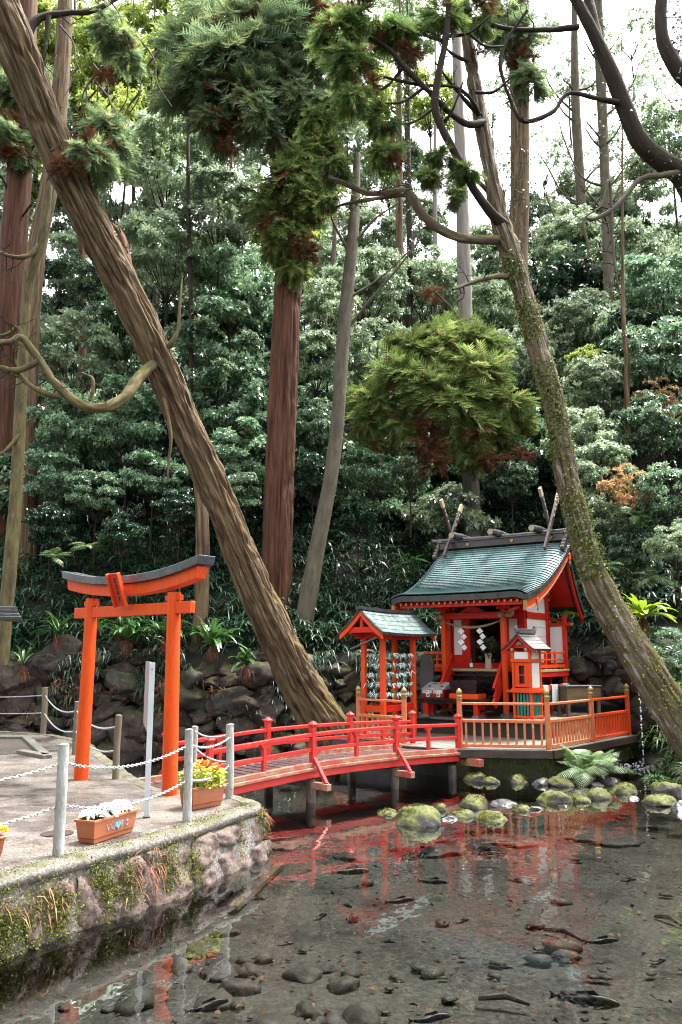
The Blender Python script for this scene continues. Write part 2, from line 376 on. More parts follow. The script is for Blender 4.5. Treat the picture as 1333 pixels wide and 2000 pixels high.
def catmull(P, n):
    """P (k,m) control rows -> n rows along a smooth curve"""
    P = np.asarray(P, float); k = len(P); Q = np.vstack([2 * P[0] - P[1], P, 2 * P[-1] - P[-2]])
    d = np.r_[0, np.cumsum(np.linalg.norm(np.diff(P[:, :3], axis=0), axis=1))]
    s = np.linspace(0, d[-1], n); i = np.clip(np.searchsorted(d, s, side='right') - 1, 0, k - 2)
    t = ((s - d[i]) / (d[i + 1] - d[i]))[:, None]
    a, b, c, e = Q[i], Q[i + 1], Q[i + 2], Q[i + 3]
    return .5 * (2 * b + (c - a) * t + (2 * a - 5 * b + 4 * c - e) * t ** 2 + (3 * b - a - 3 * c + e) * t ** 3), s

def trunk_mesh(name, path, m, nseg=24, nring=60, amp=.02, kr=9.0, kl=.7, flare=0.0, seed=1, twist=0.0):
    """path rows (x,y,z,r); bark ridges run along the trunk and are real relief"""
    C, s = catmull(path, nring); P, R = C[:, :3], np.maximum(C[:, 3], .003)
    T = np.gradient(P, axis=0); T /= np.linalg.norm(T, axis=1)[:, None]
    r = np.cross(T[0], [0, 0, 1.0]); r = np.array([1.0, 0, 0]) if np.linalg.norm(r) < .2 else r
    Rs = []
    for i in range(nring):
        r = r - T[i] * (r @ T[i]); r /= np.linalg.norm(r); Rs.append(r)
    Rs = np.array(Rs); Q = np.cross(T, Rs)
    th = np.linspace(0, 2 * PI, nseg + 1)
    A, S = np.meshgrid(th, s); Rr = np.repeat(R[:, None], nseg + 1, 1); A2 = A + twist * S
    q = np.stack([np.cos(A2) * Rr * kr, np.sin(A2) * Rr * kr, S * kl], -1).reshape(-1, 3)
    warp = vnoise(q * .5 + 31, seed + 9)[:, None] * np.array([.5, .5, 0])
    n1 = vnoise(q + warp, seed); n2 = vnoise((q + warp) * np.array([2.1, 2.1, 2.0]) + 7, seed + 1)
    g1 = np.clip(np.abs(n1) / .30, 0, 1); g2 = np.clip(np.abs(n2) / .35, 0, 1)
    n3 = fbm((q + warp) * np.array([1.3, 1.3, 5.0]) + 13, seed + 2, 3)
    ridge = g1 * g1 * (3 - 2 * g1) * .70 + g2 * .25 - .55 + n3 * .45
    low = vnoise(np.stack([np.cos(A2) * 1.3, np.sin(A2) * 1.3, S * .5], -1).reshape(-1, 3), seed + 4)
    D = (amp * ridge).reshape(A.shape) + (low.reshape(A.shape) * .06 * Rr)
    if flare:
        lob = (vnoise(np.stack([np.cos(A) * 1.6, np.sin(A) * 1.6, S * .15], -1).reshape(-1, 3), seed + 6).reshape(A.shape) + .8)
        D = D + flare * lob * np.exp(-S / (R[0] * 1.5))
    rr = Rr + D; rr[:, -1] = rr[:, 0]
    V = P[:, None, :] + Rs[:, None, :] * (np.cos(A) * rr)[..., None] + Q[:, None, :] * (np.sin(A) * rr)[..., None]
    n = nseg + 1
    F = [(i * n + j, i * n + j + 1, (i + 1) * n + j + 1, (i + 1) * n + j) for i in range(nring - 1) for j in range(nseg)]
    uv = np.stack([A * R[0], S], -1).reshape(-1, 2)
    return np_mesh(name, V.reshape(-1, 3), F, m, smooth=True, uvs=uv)

# leaves -------------------------------------------------------------------------------------------
def unit(a): return a / np.maximum(np.linalg.norm(a, axis=-1, keepdims=True), 1e-9)
def leaves(P, D, L, W, rng, fold=.25, up=None, rnd=None):
    """one folded quad per leaf: base P, direction D, length L, width W"""
    n = len(P); D = unit(D)
    U = rng.normal(size=(n, 3)) * .5 + np.array([0, 0, 1.0]) if up is None else up
    S = unit(np.cross(D, U)); Nn = np.cross(S, D)
    L = np.broadcast_to(np.asarray(L, float), (n,))[:, None]; W = np.broadcast_to(np.asarray(W, float), (n,))[:, None]
    mid = P + D * L * .48
    V = np.stack([P, mid + S * W * .5 + Nn * W * fold, P + D * L - Nn * L * .08, mid - S * W * .5 + Nn * W * fold], 1).reshape(-1, 3)
    F = np.arange(4 * n).reshape(n, 4)
    r = np.repeat(rng.random(n) if rnd is None else rnd, 4)
    return V, F, r
def ribbons(P, D, L, W, rng, bend=.3, up=None, rnd=None, seg=2):
    """a drooping tapered strip per blade, seg quads long"""
    n = len(P); D = unit(D); S = unit(np.cross(D, np.broadcast_to(np.array([0, 0, 1.0]), D.shape) + rng.normal(size=(n, 3)) * .25 if up is None else up))
    L = np.broadcast_to(np.asarray(L, float), (n,))[:, None]; W = np.broadcast_to(np.asarray(W, float), (n,))[:, None]
    bend = np.broadcast_to(np.asarray(bend, float), (n,))[:, None]
    rows = []
    for k in range(seg + 1):
        t = k / seg; c = P + D * L * t - np.array([0, 0, 1.0]) * L * bend * t * t
        w = W * (.45 + .55 * math.sin(PI * min(1, t * 1.3 + .15))) * (1 if k < seg else .12) * .5
        rows += [c + S * w, c - S * w]
    V = np.stack(rows, 1).reshape(-1, 3); m = 2 * (seg + 1)
    q = np.array([(2 * k, 2 * k + 1, 2 * k + 3, 2 * k + 2) for k in range(seg)])
    F = (np.arange(n)[:, None, None] * m + q[None]).reshape(-1, 4)
    return V, F, np.repeat(rng.random(n) if rnd is None else rnd, m)
def merge(parts):
    Vs, Fs, Rs, o = [], [], [], 0
    for V, F, r in parts:
        Vs.append(V); Fs.append(F + o); Rs.append(r); o += len(V)
    return np.vstack(Vs), np.vstack(Fs), np.concatenate(Rs)
def sphere_dirs(n, rng): return unit(rng.normal(size=(n, 3)))
# ================================================================== THE SETTING
WZ = -.55                                              # water level
def sstep(a, b, x): t = np.clip((x - a) / (b - a), 0, 1); return t * t * (3 - 2 * t)
def wall_line(X): return 20.7 + .25 * np.sin(X * .7) + .8 * sstep(1.0, 5.0, X) - 1.9 * sstep(5.6, 8.5, X) - 5.5 * sstep(8.2, 12, X)
def terrain(X, Y):
    X = np.asarray(X, float); Y = np.asarray(Y, float); p = np.stack([X * .35, Y * .35, X * 0], -1).reshape(-1, 3)
    n = fbm(p, 3, 3).reshape(X.shape); yw = wall_line(X)
    z = -1.15 + 0 * X
    z = z + 1.25 * np.exp(-(((X - .6) / 1.7) ** 2 + ((Y - 19.9) / 1.3) ** 2))          # bank at the foot of the leaning cedar
    z = np.where(Y > yw - .1, np.maximum(z, -1.15 + 2.95 * sstep(yw - .05, yw + .55, Y)), z)
    z = z + .74 * np.maximum(Y - yw - .6, 0) * (1 - .30 * sstep(42, 60, Y))
    rb = sstep(5.7, 7.2, X) * sstep(10.0, 14.0, Y) * (1 - sstep(19, 21, Y))
    z = np.maximum(z, -1.15 + 1.0 * rb + 1.1 * sstep(6.9, 9.5, X) * sstep(11, 14, Y) * (1 - sstep(19, 21, Y)) )
    return z + n * (.10 + .35 * sstep(22, 28, Y))
def terrain_z(x, y): return float(terrain(np.array([x]), np.array([y]))[0])
gx = np.linspace(-38, 42, 201); gy = np.concatenate([np.linspace(9, 30, 106), np.linspace(30.5, 80, 60)])
GX, GY = np.meshgrid(gx, gy); GZ = terrain(GX, GY); nx = len(gx)
F = [(i * nx + j, i * nx + j + 1, (i + 1) * nx + j + 1, (i + 1) * nx + j) for i in range(len(gy) - 1) for j in range(nx - 1)]
mat('hill_soil', (.060, .046, .034), (.040, .042, .022), rough=.9, scale=1.2, bump=.8, bscale=9, moss=((.075, .085, .022), .9, 1.15, .35))
tag(place('hillside', np_mesh('hillside', np.stack([GX, GY, GZ], -1).reshape(-1, 3), F, 'hill_soil', smooth=True)), None, None, kind='structure')

# pond bed: sand and silt with a gentle relief
m = mat('pond_sand', (.092, .083, .064), (.038, .034, .027), rough=.9, scale=.8, bump=.6, bscale=22, wear=((.030, .025, .02), 1.6, .50, .64), fine=((.24, .21, .17), 22, .6))
bx_ = np.linspace(-14, 14, 120); by_ = np.linspace(1, 22, 100); BX, BY = np.meshgrid(bx_, by_)
BZ = -.93 + .05 * fbm(np.stack([BX, BY, BX * 0], -1).reshape(-1, 3) * .8, 11, 4).reshape(BX.shape)
F = [(i * 120 + j, i * 120 + j + 1, (i + 1) * 120 + j + 1, (i + 1) * 120 + j) for i in range(99) for j in range(119)]
tag(place('pond_bed', np_mesh('pond_bed', np.stack([BX, BY, BZ], -1).reshape(-1, 3), F, 'pond_sand', smooth=True)), None, None, kind='structure')

# clear shallow water: fresnel mirror over a lightly tinted see-through body, small wind ripples
m = bpy.data.materials.new('pond_water'); m.use_nodes = True; MATS['pond_water'] = m
nt, N, L = nodes_of(m); nt.nodes.remove(nt.nodes['Principled BSDF'])
geo = N('ShaderNodeNewGeometry'); mp = N('ShaderNodeMapping'); mp.inputs['Scale'].default_value = (1, .55, 1); L(geo.outputs['Position'], mp.inputs[0])
n1 = noise(N, L, mp.outputs[0], 7.0, 2, .5); n2 = noise(N, L, mp.outputs[0], 2.2, 2, .5)
ad = N('ShaderNodeMath', operation='MULTIPLY_ADD'); L(n2, ad.inputs[0]); ad.inputs[1].default_value = 1.2; L(n1, ad.inputs[2])
bp = N('ShaderNodeBump'); bp.inputs['Strength'].default_value = .30; bp.inputs['Distance'].default_value = .009; L(ad.outputs[0], bp.inputs['Height'])
fr = N('ShaderNodeFresnel'); fr.inputs['IOR'].default_value = 1.33; L(bp.outputs[0], fr.inputs['Normal'])
tr = N('ShaderNodeBsdfTransparent'); tr.inputs['Color'].default_value = (.55, .57, .56, 1)
gl = N('ShaderNodeBsdfGlossy'); gl.inputs['Roughness'].default_value = .012; L(bp.outputs[0], gl.inputs['Normal'])
fm = N('ShaderNodeMath', operation='MULTIPLY_ADD'); fm.use_clamp = True; L(fr.outputs[0], fm.inputs[0]); fm.inputs[1].default_value = 1.65; fm.inputs[2].default_value = .0
mx = N('ShaderNodeMixShader'); L(fm.outputs[0], mx.inputs[0]); L(tr.outputs[0], mx.inputs[1]); L(gl.outputs[0], mx.inputs[2])
L(mx.outputs[0], nt.nodes['Material Output'].inputs['Surface'])
tag(place('pond_water', np_mesh('pond_water', [(-14, 1, WZ), (14, 1, WZ), (14, 22, WZ), (-14, 22, WZ)], [(0, 1, 2, 3)], 'pond_water')), None, None, kind='structure')

# ------------------------------------------------------------------ the paved plaza by the pond
mat('paving', (.175, .145, .118), (.10, .082, .066), rough=.5, scale=.9, bump=.6, bscale=38, fine=((.37, .335, .295), 34, .8),
    wear=((.070, .050, .042), .7, .47, .57), moss=((.15, .135, .04), 1.58, 1.72, .98), rvar=.28)
near = [(-3.6, 5.0), (-3.0, 6.05), (-2.63, 6.7), (-2.3, 7.25), (-2.05, 7.66), (-1.76, 8.1), (-1.5, 8.62), (-1.28, 9.12), (-1.08, 9.55)]
corner = [(-.98, 9.75), (-.96, 9.92), (-1.03, 10.12), (-1.18, 10.36)]
far = [(-1.45, 10.58), (-1.75, 10.74), (-2.3, 11.02), (-2.62, 11.5), (-2.99, 12.23), (-3.4, 13.1), (-4.02, 14.46), (-4.5, 15.6), (-5.04, 16.79), (-5.7, 17.7), (-6.42, 18.45), (-8.0, 19.3), (-10.5, 20.0), (-14, 20.2)]
rim = [Vector((x, y, 0)) for x, y in near + corner + far]
edge_poly = [(p.x, p.y) for p in rim]
# inner pavement, left of the rim, and the rim itself as a 0.22 m rough concrete kerb
def offset_line(pts, d):
    out = []
    for i, p in enumerate(pts):
        t = (pts[min(i + 1, len(pts) - 1)] - pts[max(i - 1, 0)]).normalized(); out.append(p + Vector((-t.y, t.x, 0)) * d)
    return out
inner = offset_line(rim, .16)
pl = MB(); pl.add([p for p in inner] + [Vector((-14, 5, 0))], [tuple(range(len(inner) + 1))])
bm_ = bmesh.new(); me = bpy.data.meshes.new('plaza'); me.from_pydata(pl.v, [], pl.f); bm_.from_mesh(me)
bmesh.ops.triangulate(bm_, faces=bm_.faces); bmesh.ops.recalc_face_normals(bm_, faces=bm_.faces)
for f in bm_.faces:
    if f.normal.z < 0: f.normal_flip()
bm_.to_mesh(me); bm_.free(); me.materials.append(MATS['paving'])
plaza = tag(place('plaza_pavement', me), None, None, kind='structure')
# sunken planting bed with its kerb at the left
bed = [ground(-40, 1444), ground(50, 1444), ground(92, 1482), ground(40, 1472), ground(-40, 1478)]
kb = MB()
for a, b in zip(bed[:-2], bed[1:-1]): kb.bar(a + Vector((0, 0, .03)), b + Vector((0, 0, .03)), .16, .075)
tag(kb.build('planting_kerb', 'concrete', bevel=.01), 'low concrete kerb edging the planting bed beside the path', 'kerb')
tag(MB().add([p + Vector((0, 0, .006)) for p in bed], [tuple(range(5))]).build('planting_bed', 'soil'), None, None, kind='structure')

# retaining wall: concrete rim, mortar backing and separate stones
wall = thing('retaining_wall', 'mossy stone retaining wall holding the plaza above the pond', 'wall', (0, 0, 0))
rp, rs = catmull([(p.x, p.y, 0) for p in rim], 220)
rt = np.gradient(rp, axis=0); rt = unit(rt); rout = np.stack([rt[:, 1], -rt[:, 0], 0 * rt[:, 0]], -1)   # towards the water
def wall_pt(s, h, out=0.0):
    """point at length s along the rim, h metres below it, pushed out towards the water"""
    s = np.asarray(s, float)
    q = np.stack([np.interp(s, rs, rp[:, k]) for k in range(3)], -1); o = unit(np.stack([np.interp(s, rs, rout[:, k]) for k in range(3)], -1))
    off = np.asarray(h, float) * .22 + np.asarray(out, float)
    return q + o * off[..., None] - np.array([0, 0, 1.0]) * np.asarray(h, float)[..., None]
# rim kerb: an uneven lip
ss = np.linspace(0, rs[-1], 420); prof = [(-.17, .004), (-.10, .012), (-.02, .010), (.03, -.012), (.04, -.04), (.03, -.08), (-.01, -.11)]
rows = []
for o, z in prof:
    q = wall_pt(ss, np.zeros_like(ss), np.full_like(ss, o)); q[:, 2] += z
    nn = fbm(q * 7, 21, 3); q[:, 2] += nn * .010; q += rout[np.clip((ss / rs[-1] * 219).astype(int), 0, 219)] * (nn * .025 * (o > -.05))[:, None]
    rows.append(q)
V = np.stack(rows, 0); n = len(ss)
F = [(i * n + j, i * n + j + 1, (i + 1) * n + j + 1, (i + 1) * n + j) for i in range(len(prof) - 1) for j in range(n - 1)]
mat('rim_concrete', (.18, .155, .13), (.10, .088, .068), rough=.8, scale=2.5, bump=1.0, bscale=30, fine=((.38, .36, .33), 40, .75), moss=((.13, .125, .03), .78, 1.0, .42))
place('rim', np_mesh('rim', V.reshape(-1, 3), F, 'rim_concrete', smooth=True), wall)
ss = np.linspace(0, rs[-1], 300); hs_ = np.linspace(.10, .62, 9); rows = []
for h in hs_:
    q = wall_pt(ss, np.full_like(ss, h), np.full_like(ss, -.02)); q += rout[np.clip((ss / rs[-1] * 219).astype(int), 0, 219)] * (fbm(q * 5, 5, 3) * .03)[:, None]; rows.append(q)
n = len(ss); V = np.stack(rows, 0); F = [(i * n + j, i * n + j + 1, (i + 1) * n + j + 1, (i + 1) * n + j) for i in range(8) for j in range(n - 1)]
place('mortar_backing', np_mesh('mortar_backing', V.reshape(-1, 3), F, 'mortar', smooth=True), wall)
def stone_patch(name, s0, s1, h0, h1, bulge, seed):
    """one stone of the wall face: a rounded, chipped block lying along the rim"""
    g = 15; A, Bq = np.meshgrid(np.linspace(-1, 1, g), np.linspace(-1, 1, g)); r = np.random.default_rng(seed)
    k = r.uniform(-.18, .18, 4)
    sx = A + k[0] * Bq + k[1] * A * Bq; hy = Bq + k[2] * A + k[3] * A * Bq
    rnd = np.clip(np.maximum(np.abs(A), np.abs(Bq)), 0, 1) ** 5; cornr = (np.abs(A) * np.abs(Bq)) ** 3
    sx = sx * (1 - .10 * cornr * 2); hy = hy * (1 - .10 * cornr * 2)
    s = (s0 + s1) / 2 + sx * (s1 - s0) / 2; h = np.clip((h0 + h1) / 2 + hy * (h1 - h0) / 2, .075, .66)
    nz = fbm(np.stack([s * 5 + seed, h * 5, 0 * s], -1).reshape(-1, 3), seed, 4).reshape(s.shape)
    nz2 = fbm(np.stack([s * 16 + seed, h * 16, 0 * s], -1).reshape(-1, 3), seed + 3, 3).reshape(s.shape)
    o = bulge * (1 - rnd) * .25 + nz * .085 + nz2 * .03 - .02 * rnd
    P = wall_pt(s.ravel(), h.ravel(), o.ravel())
    F = [(i * g + j, i * g + j + 1, (i + 1) * g + j + 1, (i + 1) * g + j) for i in range(g - 1) for j in range(g - 1)]
    place(name, np_mesh(name, P, F, 'wall_stone', smooth=True), wall)
s = .2; k = 0; rr = random.Random(4)
while s < rs[-1] - .4:
    far_side = s > 6.2
    if far_side:
        w = rr.uniform(.5, .9); stone_patch('stone', s, s + w - .05, .14, .62, .06, k); s += w
    else:
        w = rr.uniform(.34, .72)
        if rr.random() < .4: stone_patch('stone', s, s + w - .015, .095, .61, .07, k)
        else:
            c = rr.uniform(.30, .42); stone_patch('stone', s, s + w - .015, .095, c, .065, k); k += 1
            stone_patch('stone', s - .05, s + w - .06, c + .015, .63, .065, k)
        s += w
    k += 1
# moss, liverwort and little ferns growing on the wall
rg = np.random.default_rng(31); parts = []
for c, wd, n, hmid in ((1.55, .28, 500, .30), (1.95, .30, 900, .34), (2.45, .22, 500, .33), (2.95, .16, 420, .28), (3.25, .14, 260, .32), (3.75, .16, 330, .28), (4.1, .12, 200, .34), (5.55, .18, 260, .16), (1.0, .25, 160, .25), (5.0, .1, 60, .2)):
    s = rg.normal(c, wd * .55, n); h = np.clip(rg.normal(hmid, .13, n), .08, .56)
    P = wall_pt(s, h, .02 + rg.random(n) * .03); O = unit(np.stack([np.interp(s, rs, rout[:, q]) for q in range(3)], -1))
    D = O * .45 + rg.normal(size=(n, 3)) * .55 + np.array([0, 0, -.25])
    n3 = n * 3; P3 = np.repeat(P, 3, 0) + rg.normal(size=(n3, 3)) * .02; parts.append(leaves(P3, np.repeat(D, 3, 0) + rg.normal(size=(n3, 3)) * .4, rg.uniform(.010, .036, n3), rg.uniform(.006, .018, n3), rg))
V, F, r = merge(parts); tag(place('wall_plants', np_mesh('wall_plants', V, F, 'moss_tuft', r)), 'yellow green ferns and moss hanging on the plaza wall', 'plants', kind='stuff')
parts = []
for c, wd, n, hmid in ((1.5, .25, 40, .26), (3.5, .25, 90, .22), (2.3, .3, 30, .25), (5.6, .12, 60, .12)):
    s = rg.normal(c, wd * .6, n); h = np.clip(rg.normal(hmid, .07, n), .05, .5)
    P = wall_pt(s, h, .03 + rg.random(n) * .03); O = unit(np.stack([np.interp(s, rs, rout[:, q]) for q in range(3)], -1))
    parts.append(ribbons(P, O * .6 + rg.normal(size=(n, 3)) * .4, rg.uniform(.06, .16, n), rg.uniform(.005, .016, n), rg, bend=.9))
V, F, r = merge(parts); tag(place('wall_roots', np_mesh('wall_roots', V, F, 'litter', r)), 'dry brown fern leaves and roots hanging on the plaza wall', 'plants', kind='stuff')
# tufts of moss along the rim of the plaza
n = 5200; s = rg.uniform(.6, 6.0, n); keep = vnoise(np.stack([s * 1.7, 0 * s, 0 * s], -1), 3) > -.35; s = s[keep]; n = len(s)
P = wall_pt(s, np.zeros(n), rg.normal(-.10, .06, n)); P[:, 2] += .006
V, F, r = leaves(P, rg.normal(size=(n, 3)) * .6 + [0, 0, .7], rg.uniform(.006, .018, n), rg.uniform(.004, .010, n), rg)
tag(place('rim_moss', np_mesh('rim_moss', V, F, 'moss_tuft', r)), 'thin moss growing along the plaza rim', 'moss', kind='stuff')

# ------------------------------------------------------------------ boulders and stones
def rock_mesh(name, m, seed, sub=3, flat=.8, rough=.34, facet=.42, sunk=False):
    bm = bmesh.new(); bmesh.ops.create_icosphere(bm, subdivisions=sub, radius=1.0)
    P = np.array([v.co[:] for v in bm.verts]); rg = np.random.default_rng(seed)
    for k in range(9):                                  # chop flat faces off
        d = unit(rg.normal(size=3)); lim = rg.uniform(.62, .92); q = P @ d; P = P - np.outer(np.maximum(q - lim, 0) * facet * 2.2, d)
    P = P * (1 + rough * fbm(P * 1.3 + seed * 3.1, seed, 4) + .10 * (1 - 2 * np.abs(fbm(P * 3.2 + seed, seed + 5, 3))))[:, None] + .03 * np.stack([vnoise(P * 6, seed + k) for k in range(3)], -1)
    P[:, 2] *= flat
    if sunk: P[:, 2] = np.where(P[:, 2] < 0, P[:, 2] * .3, P[:, 2])
    for v, p in zip(bm.verts, P): v.co = p
    for f in bm.faces: f.smooth = True
    me = bpy.data.meshes.new(name); bm.to_mesh(me); bm.free(); me.materials.append(MATS[m]); return me
BOULDER = [rock_mesh('stone', 'boulder', k, 4, .8, .5, .5) for k in range(8)]
BOULDER_M = [rock_mesh('stone', 'boulder_mossy', 20 + k, 4, .8, .45, .5) for k in range(4)]
bw = thing('boulder_wall', 'dark lava boulder wall along the foot of the hillside', 'wall', (0, 20.5, 0))
rr = random.Random(12)
for row in range(8):
    x = -12.5 + row * .3
    while x < 10.5:
        big = rr.random()
        r = rr.uniform(.16, .28) if big < .5 else (rr.uniform(.28, .42) if big < .85 else rr.uniform(.42, .55))
        if x > 5.8: r *= 1.2
        z = -.60 + row * .31 + rr.uniform(-.10, .10)
        y = float(wall_line(np.array([x]))[0]) - .20 + row * .075 + rr.uniform(-.10, .10)
        mossy = (-1.6 < x < 2.4 and rr.random() < .75) or rr.random() < .12
        me = rr.choice(BOULDER_M if mossy else BOULDER)
        if not (row == 7 and rr.random() < .4):
            place('stone', me, bw, (x, y - 20.5, z), (rr.uniform(-.7, .7), rr.uniform(-.7, .7), rr.uniform(0, 6.28)), (r * rr.uniform(.9, 1.5), r * .95, r * rr.uniform(.8, 1.15)))
        x += r * rr.uniform(1.35, 1.75)
oc = thing('rock_outcrop', 'dark rocky outcrop behind the right end of the terrace', 'rock', (7.0, 19.0, 0))
for k in range(34):
    xx = rr.uniform(6.75, 8.8); zz = rr.uniform(-.5, 2.1); r = rr.uniform(.28, .55)
    place('stone', rr.choice(BOULDER + BOULDER_M[:1]), oc, (xx - 7.0, rr.uniform(-.15, .3) + zz * .12, zz), (rr.uniform(-.6, .6), rr.uniform(-.6, .6), rr.uniform(0, 6)), (r * 1.2, r, r))
# small plants rooted in the joints of the boulder wall
rg = np.random.default_rng(41); n = 1100; X = rg.uniform(-11, 4, n); Zz = .1 + rg.random(n) ** .6 * 1.75; nb = 7
P0 = np.stack([X, wall_line(X) - .42 + Zz * .22, Zz], -1); P0 = P0[vnoise(np.stack([X * .9, 0 * X, Zz * .9], -1), 8) > -.05]; n = len(P0)
a_ = rg.random((n, nb)) * .6 + np.arange(nb) * 2 * PI / nb; e_ = rg.uniform(-.6, .6, (n, nb)); D = np.stack([np.cos(a_) * np.cos(e_), np.sin(a_) * np.cos(e_) - .4, np.sin(e_)], -1).reshape(-1, 3)
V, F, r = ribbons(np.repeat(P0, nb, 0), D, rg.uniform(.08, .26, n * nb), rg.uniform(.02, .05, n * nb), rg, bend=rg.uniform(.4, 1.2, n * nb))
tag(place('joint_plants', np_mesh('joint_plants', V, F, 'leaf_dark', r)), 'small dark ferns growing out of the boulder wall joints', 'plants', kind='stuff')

# ------------------------------------------------------------------ the shrine's islet: a concrete terrace standing in the water
ISL = [(-.15, 17.75), (1.2, 16.42), (2.12, 15.80), (3.88, 15.58), (6.45, 18.55), (6.45, 20.9), (-.15, 20.4)]
tag(MB().prism(ISL, -.14, -.02).build('islet_terrace', 'concrete', bevel=.015), None, None, kind='structure')
icx = sum(p[0] for p in ISL) / 7; icy = sum(p[1] for p in ISL) / 7
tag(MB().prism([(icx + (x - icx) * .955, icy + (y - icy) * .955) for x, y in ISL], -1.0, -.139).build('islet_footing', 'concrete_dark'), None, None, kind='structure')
# dark mossy skirt of rough stone hanging under the terrace edge
rg = np.random.default_rng(5); parts = []
for (a, b, n) in (((2.12, 15.80), (3.88, 15.58), 1500), ((3.88, 15.58), (6.45, 18.55), 1300), ((1.2, 16.42), (2.12, 15.80), 300)):
    t = rg.random(n); P = np.stack([a[0] + (b[0] - a[0]) * t, a[1] + (b[1] - a[1]) * t, -.10 - rg.random(n) ** 1.3 * .38], -1)
    o = unit(np.array([b[1] - a[1], -(b[0] - a[0]), 0.0])); P = P + o * .02
    parts.append(ribbons(P, o * .8 + rg.normal(size=(n, 3)) * .35 + [0, 0, -.2], rg.uniform(.02, .07, n), rg.uniform(.006, .014, n), rg, bend=1.0))
V, F, r = merge(parts); tag(place('terrace_moss', np_mesh('terrace_moss', V, F, 'moss_dark', r)), 'damp moss fringe hanging from the terrace edge above the water', 'moss', kind='stuff')
eb = thing('terrace_beams', 'black wet beams edging the terrace above the water', 'beam', (2.12, 15.8, -.08))
for (p, q) in zip(ISL[:4], ISL[1:5]):
    d_ = Vector((q[0] - p[0], q[1] - p[1], 0)).normalized(); o_ = Vector((d_.y, -d_.x, 0)) * .035
    MB().bar(Vector((p[0] - 2.12, p[1] - 15.8, -.015)) + o_, Vector((q[0] - 2.12, q[1] - 15.8, -.015)) + o_, .07, .15).build('beam', 'wet_timber', eb, bevel=.006)
# raised concrete platform that carries the shrine
SH = Vector((2.54, 18.25, 0)); SR = rad(-35)
plat = thing('shrine_platform', 'raised grey concrete platform under the red shrine', 'platform', (SH.x, SH.y, -.02), SR)
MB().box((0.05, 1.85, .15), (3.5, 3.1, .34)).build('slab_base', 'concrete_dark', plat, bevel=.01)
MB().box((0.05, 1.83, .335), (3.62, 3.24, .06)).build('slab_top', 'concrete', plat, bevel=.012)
PZ = .345
# ================================================================== TORII
TL, TR = Vector((-3.61, 11.83, 0)), Vector((-2.12, 10.57, 0))
tc = (TL + TR) / 2; tdir = (TR - TL).normalized(); half = (TR - TL).length / 2
torii = thing('torii_gate', 'bright orange wooden torii gate with a dark capped lintel on the plaza', 'torii', tc, math.atan2(tdir.y, tdir.x))
def kas(t, base, rise): return base + rise * abs(t) ** 2.2
for sx in (-1, 1):
    xb, xt = sx * half, sx * (half - .045)
    MB().tube([(xb, 0, -.02), (xb + (xt - xb) * .5, 0, 1.2), (xt, 0, 2.50)], [.098, .092, .086], 28).build('pillar', 'torii_orange', torii, smooth=True)
    for yy in (-1, 1):                                     # wedges above the tie beam
        B((sx * (half - .04), 0, 0), (.30, .06, .07)).build('wedge', 'torii_orange', torii, loc=(0, yy * .0, 2.43), bevel=.004) if yy == 1 else None
B((0, 0, 2.30), (2.62, .085, .15)).build('tie_beam', 'torii_orange', torii, bevel=.005)
def lintel(name, m, hl, y, z0, z1, rise, slant, bev=.004):
    rows_t, rows_b = [], []; n = 28
    mb = MB(); vs = []
    for i in range(n + 1):
        t = -1 + 2 * i / n; x = t * hl
        for (yy, zz) in ((-y, z0), (y, z0), (y, z1), (-y, z1)):
            xx = x + (slant * t * (zz - z0) if abs(t) == 1 else 0)
            vs.append((xx, yy, kas(t, zz, rise)))
    fs = [(i * 4 + k, i * 4 + (k + 1) % 4, (i + 1) * 4 + (k + 1) % 4, (i + 1) * 4 + k) for i in range(n) for k in range(4)] + [(3, 2, 1, 0), (n * 4, n * 4 + 1, n * 4 + 2, n * 4 + 3)]
    return mb.add(vs, fs).build(name, m, torii, bevel=bev)
lintel('lintel', 'torii_grain', 1.44, .085, 2.50, 2.655, .15, .25)
lintel('lintel_cap', 'torii_cap', 1.53, .135, 2.658, 2.765, .165, .3)
# name board leaning forward under the lintel
pq = B((0, 0, 0), (.25, .03, .46)).build('name_board', 'shrine_red', torii, loc=(-.02, -.20, 2.57), rot=(rad(20), 0, 0), bevel=.004)
for sx in (-1, 1): B((sx * .125, -.022, 0), (.02, .05, .47)).build('frame_strip', 'torii_orange', pq, bevel=.003)
ik = MB()
for q, zz in enumerate((.13, .045, -.04, -.125)):           # worn, illegible ink strokes
    for w in range(4): ik.bar((-.03 + .012 * ((w * 7 + q) % 3), -.017, zz + .018 * (w - 1.5)), (.035 - .012 * ((w * 5 + q) % 3), -.017, zz + .018 * (w - 1.5) + .006), .006, .008, (0, 1, 0))
    ik.bar((.002 * q, -.0175, zz - .035), (.002, -.0175, zz + .035), .006, .008, (0, 1, 0))
ik.build('lettering', 'ink', pq)

